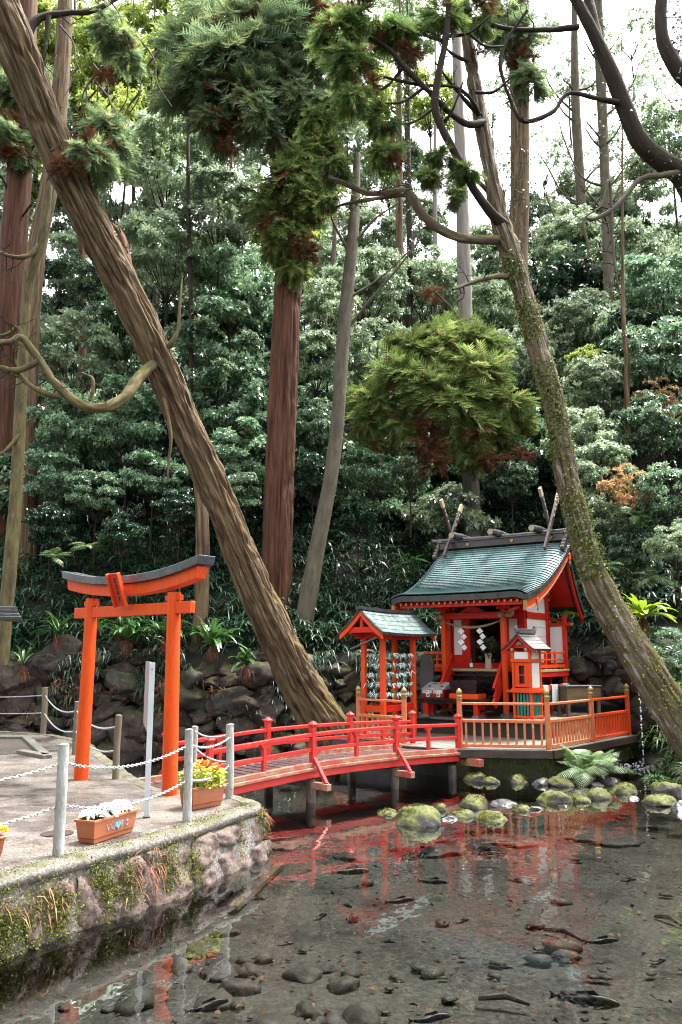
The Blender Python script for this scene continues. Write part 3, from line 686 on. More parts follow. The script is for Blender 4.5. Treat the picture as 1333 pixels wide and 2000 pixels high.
# ================================================================== POSTS AND CHAINS
def post(px, py, h, r, m, label, holes=(.78, .42)):
    b = ground(px, py); t = thing('chain_post', label, 'post', b, random.uniform(0, 6), 'posts of the chain fence')
    me = trunk_mesh('post', [(0, 0, -.05, r), (random.uniform(-.01, .01), 0, h * .5, r), (random.uniform(-.015, .015), 0, h, r * .98)], m, 18, 14, .004, 22, 3, seed=int(px))
    place('shaft', me, t)
    MB().lathe([(r * .95, h - .004), (r * .6, h + .004), (.001, h + .006)], 16).build('top', m, t, smooth=True)
    return b, h, t
POSTS = [post(113, 1672, .93, .047, 'post_grey', 'grey concrete chain post left of the long terracotta planter'),
         post(365, 1605, .93, .044, 'post_grey', 'grey chain post between the torii pillar and the flower planter'),
         post(448, 1560, .87, .046, 'post_grey', 'pale grey chain post at the plaza corner by the bridge'),
         post(378, 1500, .62, .046, 'post_grey', 'short grey chain post behind the flower planter'),
         post(226, 1522, .87, .046, 'post_brown', 'slightly leaning brown chain post at the water beside the torii'),
         post(145, 1475, .90, .046, 'post_brown', 'brown chain post close behind the left torii pillar'),
         post(84, 1434, 1.00, .062, 'post_brown', 'brown chain post farthest back by the boulder wall')]
# photo-verified tops: the posts are tied pair by pair with two runs of galvanised chain
def chain(a, b, sag, label, r=.0075):
    a, b = Vector(a), Vector(b); L_ = (b - a).length; n = max(8, int(L_ / .030)); mb = MB()
    P = [a.lerp(b, i / n) + Vector((0, 0, -sag * 4 * (i / n) * (1 - i / n))) for i in range(n + 1)]
    for i in range(n):
        c = (P[i] + P[i + 1]) / 2; d = (P[i + 1] - P[i]).normalized(); ln = (P[i + 1] - P[i]).length * .72
        s = d.cross(Vector((0, 0, 1))).normalized(); u = s.cross(d)
        w = (s if i % 2 else u) * .012
        ring = [c + d * ln * math.cos(k * PI / 4) + w * math.sin(k * PI / 4) for k in range(8)]
        nrm = d.cross(w).normalized(); vs = []
        for k in range(8):
            o = (ring[k] - c).normalized() * r * .62
            vs += [ring[k] + o, ring[k] + nrm * r * .62, ring[k] - o, ring[k] - nrm * r * .62]
        mb.add(vs, [(k * 4 + j, k * 4 + (j + 1) % 4, ((k + 1) % 8) * 4 + (j + 1) % 4, ((k + 1) % 8) * 4 + j) for k in range(8) for j in range(4)])
    me = mb.mesh('chain', 'chain_steel', smooth='all'); o = place('chain', me)
    return tag(o, label, 'chain', 'chains of the fence')
def hook(i, f): b, h, t = POSTS[i]; return b + Vector((0, 0, h * f))
off = ground(-330, 1760)
for f, w in ((.83, 'upper'), (.45, 'lower')):
    chain(off + Vector((0, 0, .93 * f)), hook(0, f), .10, f'{w} galvanised chain running from the nearest post out of the left side')
    chain(hook(0, f), hook(1, f), .12, f'{w} galvanised chain sagging in front of the torii pillars')
    chain(hook(1, f), hook(2, f), .07, f'{w} galvanised chain from the planter post to the plaza corner post')
    chain(hook(2, f + .04), hook(3, f + .06), .07, f'{w} galvanised chain behind the flower planter')
    chain(hook(4, f), hook(5, f), .14, f'{w} galvanised chain at the water behind the left torii pillar')
    chain(hook(5, f), hook(6, f), .15, f'{w} galvanised chain between the two farthest posts')
    chain(hook(6, f), ground(-160, 1412) + Vector((0, 0, .93 * f)), .08, f'{w} galvanised chain leading left along the boulder wall')

# ================================================================== SIGN, PLANTERS
sg = thing('sign_post', 'galvanised steel post with a narrow faded sign board seen nearly edge on', 'sign', ground(286, 1598), rad(12))
cs = MB()
cs.box((0, 0, .81), (.058, .006, 1.62)); cs.box((-.026, .016, .81), (.006, .034, 1.62)); cs.box((.026, .016, .81), (.006, .034, 1.62))
cs.build('channel', 'steel', sg, bevel=.0015)
B((0, .0, .006), (.075, .05, .014)).build('foot', 'iron', sg)
sb = MB().prism([(-.36, .95), (.0, .88), (.0, 1.63), (-.36, 1.63)], -.008, .008, Matrix(((1, 0, 0, 0), (0, 0, 1, 0), (0, 1, 0, 0), (0, 0, 0, 1)))).build('sign_board', 'sign_face', sg, loc=(-.022, .034, 0), rot=(0, 0, rad(-82)))
MB().box((0, 0, 1.55), (.012, .012, .012)).build('bolt', 'iron', sg, loc=(0, -.006, 0))

def planter(loc, rz, ln, wd, ht, label, deep=True):
    t = thing('planter', label, 'planter', loc, rz)
    def ring(l, w, z): return [(-l / 2, -w / 2, z), (l / 2, -w / 2, z), (l / 2, w / 2, z), (-l / 2, w / 2, z)]
    rings = [ring(ln * .86, wd * .74, 0), ring(ln * .89, wd * .78, ht * .20), ring(ln * .905, wd * .81, ht * .21), ring(ln * .96, wd * .93, ht * .90), ring(ln * .94, wd * .89, ht * .90), ring(ln * .9, wd * .85, ht * .70)]
    mb = MB()
    for a in rings: mb.add(a, [])
    mb.f += [(i * 4 + k, i * 4 + (k + 1) % 4, (i + 1) * 4 + (k + 1) % 4, (i + 1) * 4 + k) for i in range(5) for k in range(4)] + [(3, 2, 1, 0)]
    mb.build('trough', 'terracotta', t, bevel=.004)
    lip = MB()
    for sy in (-1, 1): lip.box((0, sy * wd * .47, ht * .95), (ln, wd * .09, ht * .12))
    for sx in (-1, 1): lip.box((sx * (ln * .5 - wd * .045), 0, ht * .95), (wd * .09, wd * .86, ht * .115))
    lip.build('lip', 'terracotta', t, bevel=.004)
    B((0, 0, ht * .70), (ln * .91, wd * .84, .02)).build('soil', 'soil', t)
    return t
pa, pb = ground(190, 1652), ground(268, 1626)
pd_ = (pb - pa).normalized(); pc = ground(213, 1637); prz = math.atan2(pd_.y, pd_.x)
PL1 = planter((pc.x - .03, pc.y + .02, .004), prz, .68, .23, .21, 'long terracotta planter with faint blue lettering and white ornamental cabbages')
me = text_mesh('いぶ', .085, 'faint_print'); tilt = math.atan(.06 * .23 / (.7 * .21)) 
for body, x in (('いぶ', -.07), ('すき', .13)):
    o = place('lettering', text_mesh(body, .075, 'faint_print'), PL1, (x, -.105, .115), (PI / 2 - .06, 0, 0))
hp = [(.045 * 16 * math.sin(t) ** 3 / 16, .045 * (13 * math.cos(t) - 5 * math.cos(2 * t) - 2 * math.cos(3 * t) - math.cos(4 * t)) / 16) for t in np.linspace(0, 2 * PI, 26)[:-1]]
MB().prism(hp, 0, .003).build('heart_mark', 'blue_print', PL1, (.03, -.104, .118), (PI / 2 - .06, 0, 0))
def cabbage(parent_loc, r, seed, label):
    rg = np.random.default_rng(seed); n = 170; u = rg.random(n)
    th = rg.random(n) * 2 * PI; el = (1 - u) * 1.35 + .12
    D = np.stack([np.cos(th) * np.cos(el), np.sin(th) * np.cos(el), np.sin(el)], -1); P = D * (r * (.45 + .3 * u))[:, None] * [1, 1, .75]
    V, F, q = leaves(P, D + rg.normal(size=(n, 3)) * .35, rg.uniform(.35, .6, n) * r, rg.uniform(.35, .7, n) * r, rg, fold=.5, rnd=np.clip((1 - u) * .8 + rg.random(n) * .35, 0, 1))
    o = place('ornamental_cabbage', np_mesh('ornamental_cabbage', V, F, 'cabbage_leaf', q), None, parent_loc, (0, 0, seed))
    tag(o, label, 'cabbage', 'white cabbages in the long planter')
for k, (x, lab) in enumerate(((-.20, 'white ornamental cabbage at the left end of the long planter'), (.0, 'white ornamental cabbage in the middle of the long planter'), (.19, 'white ornamental cabbage at the right end of the long planter'))):
    cabbage((pc.x - .03 + pd_.x * x, pc.y + .02 + pd_.y * x, .215), .115, k + 2, lab)
p2 = ground(393, 1578); PL2 = planter((p2.x, p2.y + .05, .004), rad(52), .50, .25, .24, 'short terracotta planter between the chain posts holding orange flowers')
def flowers(loc, seed):
    rg = np.random.default_rng(seed); n = 330; th = rg.random(n) * 6.283; rr_ = np.sqrt(rg.random(n)) * .21
    P = np.stack([np.cos(th) * rr_ * 1.2, np.sin(th) * rr_ * .75, .02 + rg.random(n) * .26 * (1 - rr_ * 1.6)], -1)
    D = np.stack([np.cos(th), np.sin(th), rg.uniform(-.2, .9, n)], -1) + rg.normal(size=(n, 3)) * .4
    t = thing('flowering_plant', 'orange red flowers with lime leaves growing in the short planter', 'flowers', loc, rad(52))
    V, F, q = leaves(P, D, rg.uniform(.06, .115, n), rg.uniform(.035, .06, n), rg); place('foliage', np_mesh('foliage', V, F, 'poinsettia_leaf', q), t)
    parts = []
    for k in range(15):
        a = rg.random() * 6.283; b = math.sqrt(rg.random()) * .2; c = np.array([math.cos(a) * b * 1.2, math.sin(a) * b * .75, .30 - b * .45 + rg.random() * .03]); m_ = 9
        aa = np.linspace(0, 6.283, m_) + rg.random(m_); D = np.stack([np.cos(aa), np.sin(aa), np.full(m_, .3)], -1) + rg.normal(size=(m_, 3)) * .2
        parts.append(leaves(np.repeat(c[None], m_, 0), D, rg.uniform(.045, .075, m_), .028, rg))
    V, F, q = merge(parts); place('blossoms', np_mesh('blossoms', V, F, 'poinsettia_red', q), t)
flowers((p2.x, p2.y + .05, .19), 5)
p3 = ground(-52, 1680); PL3 = planter((p3.x, p3.y, .004), rad(40), .46, .2, .17, 'terracotta planter with a yellow flower cut off by the left edge')
leaf_mat('yellow_petal', (.85, .50, .02), (.9, .6, .03), rough=.5, trans=.2)
rg = np.random.default_rng(8); n = 80; aa = rg.random(n) * 6.283; D = np.stack([np.cos(aa), np.sin(aa), rg.random(n)], -1)
V, F, q = leaves(D * .03, D, .045, .03, rg); tag(place('yellow_flower', np_mesh('yellow_flower', V, F, 'yellow_petal', q), None, (p3.x + .16, p3.y + .12, .20)), 'small yellow flower in the planter at the left edge', 'flower')
# fallen red leaves and an iron cover on the pavement
tag(MB().lathe([(.0001, .003), (.15, .004), (.155, .006), (.0001, .007)], 20).build('drain_cover', 'ridge_brown', loc=ground(112, 1629) + Vector((0, 0, .001))), 'round rusty drain cover in the pavement by the near post', 'drain cover')

# ================================================================== THE RED BRIDGE
BD = Vector((.722, .692, 0)); BN = Vector((-.692, .722, 0)); P1 = Vector((-.47, 13.32, 0)); BW = 1.05
TT = [-3.3, -1.95, 0, 1.93, 3.65, 4.25]; ZD = [-.16, -.125, -.02, -.02, -.075, -.06]
tz = np.linspace(-3.3, 4.25, 80); _c, _s = catmull([(t, z, 0) for t, z in zip(TT, ZD)], 200)
def dz(t): return float(np.interp(t, _c[:, 0], _c[:, 1]))
def bp_(t, w, z=0.0): p = P1 + BD * t + BN * w; return Vector((p.x, p.y, dz(t) + z))
brg = thing('arched_bridge', 'low arched red wooden bridge from the plaza to the shrine islet', 'bridge', (0, 0, 0))
t = -2.55; k = 0
while t < 4.1:                                             # deck boards across the bridge
    a, b = bp_(t + .085, .03), bp_(t + .085, BW - .03); MB().bar(a + Vector((0, 0, -.022)), b + Vector((0, 0, -.022)), .158, .04, (0, 0, 1)).build('deck_plank', 'deck_plank', brg, bevel=.004); t += .17
def run(name, m, w, z, wd, ht, t0, t1, n=10, bev=.004):
    mb = MB(); ts = np.linspace(t0, t1, n + 1); vs = []
    for tt in ts:
        c = bp_(tt, w, z)
        for a, b in ((-1, -1), (1, -1), (1, 1), (-1, 1)): vs.append(c + BN * a * wd / 2 + Vector((0, 0, b * ht / 2)))
    fs = [(i * 4 + q, i * 4 + (q + 1) % 4, (i + 1) * 4 + (q + 1) % 4, (i + 1) * 4 + q) for i in range(n) for q in range(4)] + [(3, 2, 1, 0), (n * 4, n * 4 + 1, n * 4 + 2, n * 4 + 3)]
    return mb.add(vs, fs).build(name, m, brg, bevel=bev)
for w in (-.04, BW + .04):
    run('side_beam', 'bridge_red', w, -.105, .09, .11, -2.6, 4.1, 16)
    run('edge_board', 'bridge_worn', w, -.025, .17, .045, -2.6, 4.1, 16)
    run('kerb_rail', 'bridge_worn', w, .035, .09, .07, -2.6, 3.9, 16)
PT = [-1.95, 0, 1.93, 3.65]
def bridge_post(w, t, h=.60):
    c = bp_(t, w, 0); M = Matrix.Rotation(math.atan2(BD.y, BD.x), 3, 'Z')
    o = MB().box((0, 0, h / 2 - .08), (.085, .085, h + .16), M).build('rail_post', 'bridge_red', brg, loc=c, bevel=.005)
    hd = MB(); s = .058
    for z0, z1, q0, q1 in ((h, h + .012, .04, .046), (h + .012, h + .05, .046, s), (h + .05, h + .10, s, .012)):
        hd.add([M @ Vector((a * q0, b * q0, z0)) for a, b in ((-1, -1), (1, -1), (1, 1), (-1, 1))] + [M @ Vector((a * q1, b * q1, z1)) for a, b in ((-1, -1), (1, -1), (1, 1), (-1, 1))],
               [(0, 1, 5, 4), (1, 2, 6, 5), (2, 3, 7, 6), (3, 0, 4, 7), (4, 5, 6, 7)])
    hd.build('post_head', 'bridge_red', o)
for w, sgn in ((-.04, -1), (BW + .04, 1)):
    for t in PT: bridge_post(w, t)
    run('handrail', 'bridge_red', w, .49, .075, .055, PT[0], PT[-1], 20)
    run('middle_rail', 'bridge_red', w, .26, .045, .055, PT[0], PT[-1], 20)
    for a, b in zip(PT[:-1], PT[1:]):                      # stub posts between the tall ones, with spread heads
        c = bp_((a + b) / 2, w); M = Matrix.Rotation(math.atan2(BD.y, BD.x), 3, 'Z')
        mb = MB().box((0, 0, .25), (.06, .06, .44), M); mb.box((0, 0, .445), (.15, .065, .04), M); mb.box((0, 0, .415), (.10, .063, .03), M)
        mb.build('stub_post', 'bridge_red', brg, loc=c, bevel=.004)
    for t in (0, 1.93):                                    # cross beam ends and raking struts
        e = bp_(t, w + sgn * .42, -.27); MB().bar(bp_(t, w + sgn * .38, -.27), bp_(t, w - sgn * .1, -.27), .10, .10).build('cross_beam', 'bridge_worn', brg, bevel=.006)
        MB().bar(bp_(t, w + sgn * .32, -.22), bp_(t, w + sgn * .03, .14), .05, .06, BD).build('strut', 'bridge_red', brg, bevel=.004)
    t = -1.95; MB().bar(bp_(t, w + sgn * .30, -.12), bp_(t, w + sgn * .03, .14), .05, .07, BD).build('strut', 'bridge_red', brg, bevel=.004)
for t in (0, 1.93):
    MB().bar(bp_(t, -.05, -.265), bp_(t, BW + .05, -.265), .10, .10).build('bearer', 'wet_timber', brg)
    for w in (.0, BW):
        p = bp_(t, w); me = trunk_mesh('pier', [(0, 0, -1.05, .075), (0, 0, -.6, .072), (0, 0, -.2, .07)], 'pier_timber', 16, 16, .012, 14, 3, seed=int(t * 10 + w * 3) + 4)
        place('pier', me, brg, (p.x, p.y, 0))
c = bp_(3.75, -.04, -.17); MB().bar(c - BN * .45, c + BN * 1.5, .13, .13).build('bearer', 'bridge_worn', brg)
p = bp_(3.5, .0); place('pier', trunk_mesh('pier', [(0, 0, -1.05, .08), (0, 0, -.3, .075)], 'pier_timber', 16, 12, .012, 14, 3, seed=40), brg, (p.x, p.y, 0))

# ================================================================== TERRACE FENCE
FP = [Vector(p) for p in ((.36, 17.42, 0), (1.24, 16.52, 0), (2.24, 15.90, 0), (3.84, 15.66, 0), (5.10, 17.12, 0), (6.35, 18.62, 0))]
def fence(a, b, label, posts, nb, mesh_m='fence_orange'):
    t = thing('fence_panel', label, 'fence', a, 0, 'orange fence round the shrine terrace'); d = b - a; ln = d.length; u = d / ln
    rz = math.atan2(d.y, d.x); M = Matrix.Rotation(rz, 3, 'Z')
    for q in posts:
        p = u * (ln * q); o = MB().tube([p + Vector((0, 0, z)) for z in (-.14, .5, .86)], [.052, .051, .05], 18).build('post', mesh_m, t, smooth=True)
        MB().lathe([(.052, .86), (.058, .87), (.058, .89), (.050, .895), (.050, .91), (.057, .915), (.057, .94), (.048, .95), (.044, .965), (.055, .985), (.058, 1.01), (.046, 1.045), (.015, 1.075), (.001, 1.085)], 16, (p.x, p.y, 0)).build('gold_cap', 'gold', o, smooth=True)
    for z, w, h in ((.80, .05, .045), (.485, .055, .06), (.035, .06, .06)):
        MB().bar(u * .05 + Vector((0, 0, z)), u * (ln - .05) + Vector((0, 0, z)), w, h).build('rail', mesh_m, t, bevel=.006)
    for i in range(nb):
        p = u * (ln * (i + .75) / (nb + .5)); MB().box((p.x, p.y, .26), (.042, .038, .40), M).build('baluster', mesh_m, t, bevel=.004)
    return t
fence(FP[0], FP[1], 'orange fence panel left of the bridge end, in front of the fortune stand', (0, 1), 8)
fence(FP[2], FP[3], 'worn orange fence panel along the water in front of the small lantern', (0, 1), 10)
fence(FP[3], FP[4], 'orange fence panel behind the big fern, running back from the corner post', (1,), 14)
fence(FP[4], FP[5], 'redder fence panel at the far right end of the terrace', (1,), 13, 'shrine_orange')
# ================================================================== THE SHRINE
shrine = thing('shrine', 'small red wooden shrine with a curved green copper roof on the islet', 'shrine', (SH.x, SH.y, 0), SR)
RB, BK = 2.58, 3.66
def roof_y(y):
    if y <= RB: t = y / RB; return 3.05 + 1.38 * (.34 * t + .66 * t ** 1.9)
    t = (BK - y) / (BK - RB); return 2.92 + 1.51 * (.55 * t + .45 * t * t)
def hx(y): return 1.66 + .09 * min(y, BK - y if y > RB else y) / RB
def RS(x, y):
    y_ = max(0, min(BK, y)); h = hx(y_); d = max(0, (abs(x) - (h - .34)) / .34)
    return roof_y(y_) + .05 * (abs(x) / 1.66) ** 4 * max(0, 1 - y_ / RB) - .115 * d ** 2
def xs(y, n=20):
    h = hx(y); a = [-h, -h + .06, -h + .13, -h + .22, -h + .34]; b = list(np.linspace(-h + .34, h - .34, n)[1:-1]); return a + b + [-q for q in a[::-1]]
ys = list(np.linspace(0, RB, 15)) + list(np.linspace(RB, BK, 9))[1:]
body = MB().slab([[Vector((x, y, RS(x, y) - .02)) for x in xs(y)] for y in ys], (0, 0, -.13))
roof = body.build('roof', 'roof_black', shrine, smooth=True)
def course(y0, y1, m='copper'):
    n = 3; rows = []
    for i in range(n + 1):
        y = y0 + (y1 - y0) * i / n; rows.append([Vector((x, y, RS(x, y) + .034 * (1 - i / n) + .002)) for x in xs(y)])
    MB().slab(rows, (0, 0, -.014)).build('roof_course', m, roof, smooth=True)
nc = 27
yb = [RB * (1 - (1 - i / nc) ** 1.12) for i in range(nc + 1)]
for i in range(nc): course(yb[i] - (.015 if i == 0 else 0), min(RB, yb[i + 1] + .02))
for i in range(9): course(BK - i * 1.08 / 9 + (.01 if i == 0 else 0), BK - (i + 1) * 1.08 / 9 - .01)
# roof ends: black rolled verge ribs over the bent course ends
for sx in (-1, 1):
    for i in range(nc):
        y = (yb[i] + yb[i + 1]) / 2; h = hx(y)
        MB().tube([(sx * (h - .36 + q * .37), y, RS(sx * (h - .36 + q * .37), y) + .012) for q in (0, .35, .7, 1)], [.004, .008, .010, .010], 6).build('verge_rib', 'roof_black', roof)
# ridge
rz0 = roof_y(RB)
rd = MB().box((0, RB, rz0 + .06), (3.30, .30, .16)).build('ridge_box', 'ridge_brown', roof, bevel=.006)
B((0, RB, rz0 + .155), (3.42, .36, .03)).build('ridge_board', 'roof_black', rd, bevel=.004)
B((0, RB, rz0 - .015), (3.38, .40, .03)).build('ridge_board', 'roof_black', rd, bevel=.004)
MB().tube([(x, RB, rz0 + .20 + .02 * (x / 1.8) ** 2) for x in np.linspace(-1.80, 1.80, 12)], .055, 14).build('ridge_roll', 'roof_black', rd, smooth=True)
for x in (-.85, .35, 1.35 - 2.5 * 0): MB().tube([(x, RB - .155, rz0 + .06), (x, RB - .175, rz0 + .06)], .042, 18).build('gold_boss', 'gold', rd)
for sx in (-1, 1):
    MB().tube([(sx * 1.73, RB, rz0 + .20), (sx * 1.95, RB, rz0 + .225)], [.05, .06], 14).build('ridge_end', 'roof_black', rd, smooth=True)
    sc_ = MB()                                              # carved scroll tile stepping down the verge
    for (yy, zz, r) in ((0, .10, .13), (-.11, .02, .085), (-.19, -.075, .08), (-.27, -.16, .075), (-.34, -.235, .07), (.12, .02, .085), (.2, -.1, .08)):
        sc_.tube([(sx * 1.655, RB + yy, rz0 + zz), (sx * 1.75, RB + yy, rz0 + zz)], r, 16)
    sc_.build('scroll_tile', 'ridge_brown', rd, smooth=True)
    MB().tube([(sx * 1.75, RB, rz0 + .10), (sx * 1.765, RB, rz0 + .10)], .06, 18).build('gold_boss', 'gold', rd)
for x in (-1.12, -.05, 1.02):
    o = MB().tube([(x, RB - .52, rz0 + .27), (x, RB, rz0 + .285), (x, RB + .52, rz0 + .27)], [.084, .092, .084], 18).build('ridge_log', 'roof_black', roof, smooth=True)
    MB().tube([(x, RB - .535, rz0 + .27), (x, RB - .518, rz0 + .27)], .072, 18).build('gold_end', 'pale_wood', o)
for x in (-1.36, 1.30):
    for sy in (-1, 1):
        xo = x + .035 * sy; p0 = Vector((xo, RB - sy * .55, rz0 - .26)); p1 = Vector((xo, RB + sy * .52, rz0 + 1.22)) if sy > 0 else Vector((xo, RB - .52, rz0 + 1.22))
        if sy < 0: p0 = Vector((xo, RB + .55 * .6, rz0 - .12))
        d = (p1 - p0)
        o = MB().bar(p0, p1, .055, .115, (1, 0, 0) if False else (0, -d.z, d.y)).build('roof_finial', 'ridge_brown', roof, bevel=.006)
        q0 = p0 + d * .86; MB().bar(q0, p1 + d.normalized() * .005, .062, .122, (0, -d.z, d.y)).build('finial_tip', 'pale_wood', o, bevel=.004)
        for e in (.60, .72, .80): MB().bar(p0 + d * (e - .025), p0 + d * (e + .025), .07, .028, (0, -d.z, d.y)).build('wind_slot', 'pale_wood', o)
# barge boards, pendants, soffit, rafters
for sx in (-1, 1):
    top, bot = [], []
    for y in np.linspace(.02, RB, 18):
        h = hx(y) - .035; zt = RS(sx * hx(y), y) - .145; top.append(Vector((sx * h, y, zt))); bot.append(Vector((sx * h, y, zt - .19 + .04 * (y / RB))))
    o = MB().slab([top, bot], (-sx * .05, 0, 0)).build('barge_board', 'shrine_orange', roof, smooth=True)
    MB().slab([[p + Vector((sx * .006, 0, -.015)) for p in bot], [p + Vector((sx * .006, 0, .018)) for p in bot]], (-sx * .06, 0, 0)).build('gilt_edge', 'pale_wood', o)
    e = (top[0] + bot[0]) / 2; B((e.x, e.y - .01, e.z), (.075, .02, .19)).build('gold_end', 'gold', o)
    top, bot = [], []
    for y in np.linspace(RB, BK - .02, 10):
        h = hx(y) - .035; zt = RS(sx * hx(y), y) - .145; top.append(Vector((sx * h, y, zt))); bot.append(Vector((sx * h, y, zt - .16)))
    MB().slab([top, bot], (-sx * .05, 0, 0)).build('barge_board', 'shrine_red', roof, smooth=True)
    for (y, s) in ((RB, 1.0), (.62, .75)):
        z = RS(sx * hx(y), y) - .36; pdn = MB().lathe([(.001, 0), (.05 * s, .02), (.075 * s, .07), (.06 * s, .12), (.08 * s, .17), (.03 * s, .22)], 12).build('pendant', 'shrine_orange', roof, loc=(sx * (hx(y) - .02), y, z - .06), smooth=True)
        pdn.scale = (.35, 1, 1); MB().lathe([(.001, -.12 * s), (.04 * s, -.09 * s), (.055 * s, -.03 * s), (.03 * s, .01)], 10).build('pendant_drop', 'green_paint', pdn, smooth=True)
MB().slab([[Vector((x, y, RS(0, y) - .165)) for x in (-1.48, 1.48)] for y in np.linspace(.1, 3.5, 14) ], (0, 0, -.012)).build('soffit', 'shrine_red', roof)
for i in range(21):
    x = -1.44 + 2.88 * i / 20
    o = MB().bar((x, .06, RS(0, .06) - .205), (x, 1.5, RS(0, 1.5) - .205), .045, .06).build('rafter', 'shrine_red', roof)
    MB().box((x, .05, RS(0, .06) - .205), (.040, .02, .05)).build('rafter_tip', 'gold', o)
MB().box((0, .16, roof_y(.16) - .27), (3.02, .07, .08)).build('eave_board', 'shrine_red', roof)
# front posts and beams
Zb = 2.62
for x in (-.75, .75):
    o = B((x, .85, (PZ + 2.72) / 2 + .04), (.105, .105, 2.72 - PZ - .08)).build('front_post', 'shrine_orange', shrine, bevel=.008)
    B((x, .85, PZ + .04), (.24, .24, .09), None, .72).build('post_stone', 'stone_grey', shrine)
    B((x, .85, 2.77), (.26, .17, .09)).build('bracket_block', 'shrine_red', shrine, bevel=.01)
    s = 1 if x > 0 else -1
    MB().tube([(x + s * .06, .85, 2.60), (x + s * .16, .85, 2.585), (x + s * .23, .85, 2.63), (x + s * .25, .85, 2.68)], [.055, .06, .045, .02], 10).build('beam_nosing', 'pale_wood', shrine, smooth=True)
    MB().tube([(x, .77, 2.60), (x, .68, 2.585), (x, .62, 2.63)], [.05, .055, .02], 10).build('beam_nosing', 'pale_wood', shrine, smooth=True)
    MB().tube([(x, .90, 2.62), (x, 1.2, 2.72), (x * 1.2, 1.5, 2.80)], [.055, .06, .055], 10).build('tie_beam', 'shrine_red', shrine, smooth=True)
B((0, .85, 2.60), (1.40, .09, .15)).build('cross_beam', 'shrine_red', shrine, bevel=.01)
B((0, .85, 2.87), (3.0, .11, .11)).build('purlin', 'shrine_red', shrine, bevel=.008)
MB().prism([(-.32, 0), (.32, 0), (.22, .05), (.1, .11), (0, .13), (-.1, .11), (-.22, .05)], -.03, .03, Matrix(((1, 0, 0, 0), (0, 0, 1, 0), (0, 1, 0, 0), (0, 0, 0, 1)))).build('frog_leg_strut', 'shrine_red', shrine, loc=(0, .85, 2.68))
# the sanctuary body
FZ = 1.40; BX0, BY0, BY1 = .95, 1.5, 2.9
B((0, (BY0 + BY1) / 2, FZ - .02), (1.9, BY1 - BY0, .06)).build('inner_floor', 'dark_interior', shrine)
for x in (-BX0, BX0):
    for y in (BY0, BY1): B((x, y, (PZ + 3.15) / 2), (.14, .14, 3.15 - PZ)).build('corner_post', 'shrine_red', shrine, bevel=.01)
for x in (-.43, .43): B((x, BY0, (FZ + 3.0) / 2), (.09, .09, 3.0 - FZ)).build('door_post', 'shrine_red', shrine, bevel=.008)
B((0, BY0, 2.62), (2.16, .10, .15)).build('head_beam', 'shrine_red', shrine, bevel=.008)
B((0, BY0, FZ + .06), (2.10, .11, .13)).build('sill_beam', 'shrine_red', shrine, bevel=.008)
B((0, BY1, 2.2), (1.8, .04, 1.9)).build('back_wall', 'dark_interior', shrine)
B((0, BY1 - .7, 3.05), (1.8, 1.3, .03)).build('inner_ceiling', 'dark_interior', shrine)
for sx in (-1, 1):
    B((sx * .69, BY0 + .01, 2.02), (.42, .03, 1.06)).build('front_panel', 'shrine_red', shrine)
    B((sx * .71, BY0 - .012, 2.12), (.20, .02, .82)).build('white_panel', 'plaster', shrine)
    B((sx * BX0, (BY0 + BY1) / 2, 2.62), (.11, 1.5, .15)).build('head_beam', 'shrine_red', shrine, bevel=.008)
    B((sx * BX0, (BY0 + BY1) / 2, FZ + .06), (.11, 1.5, .13)).build('sill_beam', 'shrine_red', shrine, bevel=.008)
    for k in range(5): B((sx * BX0, (BY0 + BY1) / 2, 1.53 + .205 * k + .10), (.04, 1.27, .199)).build('white_panel', 'plaster', shrine, bevel=.003)
    B((sx * (BX0 - .004), (BY0 + BY1) / 2, 2.86), (.03, 1.27, .34)).build('white_panel', 'plaster', shrine)
    gv = [Vector((sx * (BX0 - .008), BY0 - .3, 3.0))]
    gp = [(BY0 - .4, 3.03), (BY1 + .3, 3.03)] + [(y, roof_y(y) - .17) for y in np.linspace(BY1 + .3, BY0 - .4, 9)]
    MB().prism(gp, 0, .04, Matrix(((0, 0, 1, 0), (1, 0, 0, 0), (0, 1, 0, 0), (0, 0, 0, 1)))).build('gable_wall', 'plaster', shrine, loc=(sx * (BX0 - .03), 0, 0))
    B((sx * (BX0 + .01), 2.35, 3.12), (.09, 2.1, .10)).build('gable_beam', 'shrine_red', shrine, bevel=.008)
    B((sx * (BX0 + .01), RB, 3.6), (.08, .10, .85)).build('gable_strut', 'shrine_red', shrine, bevel=.006)
    B((sx * 1.28, RB - 1.2, 3.22), (.66, .10, .10)).build('purlin_end', 'shrine_red', shrine, bevel=.006)
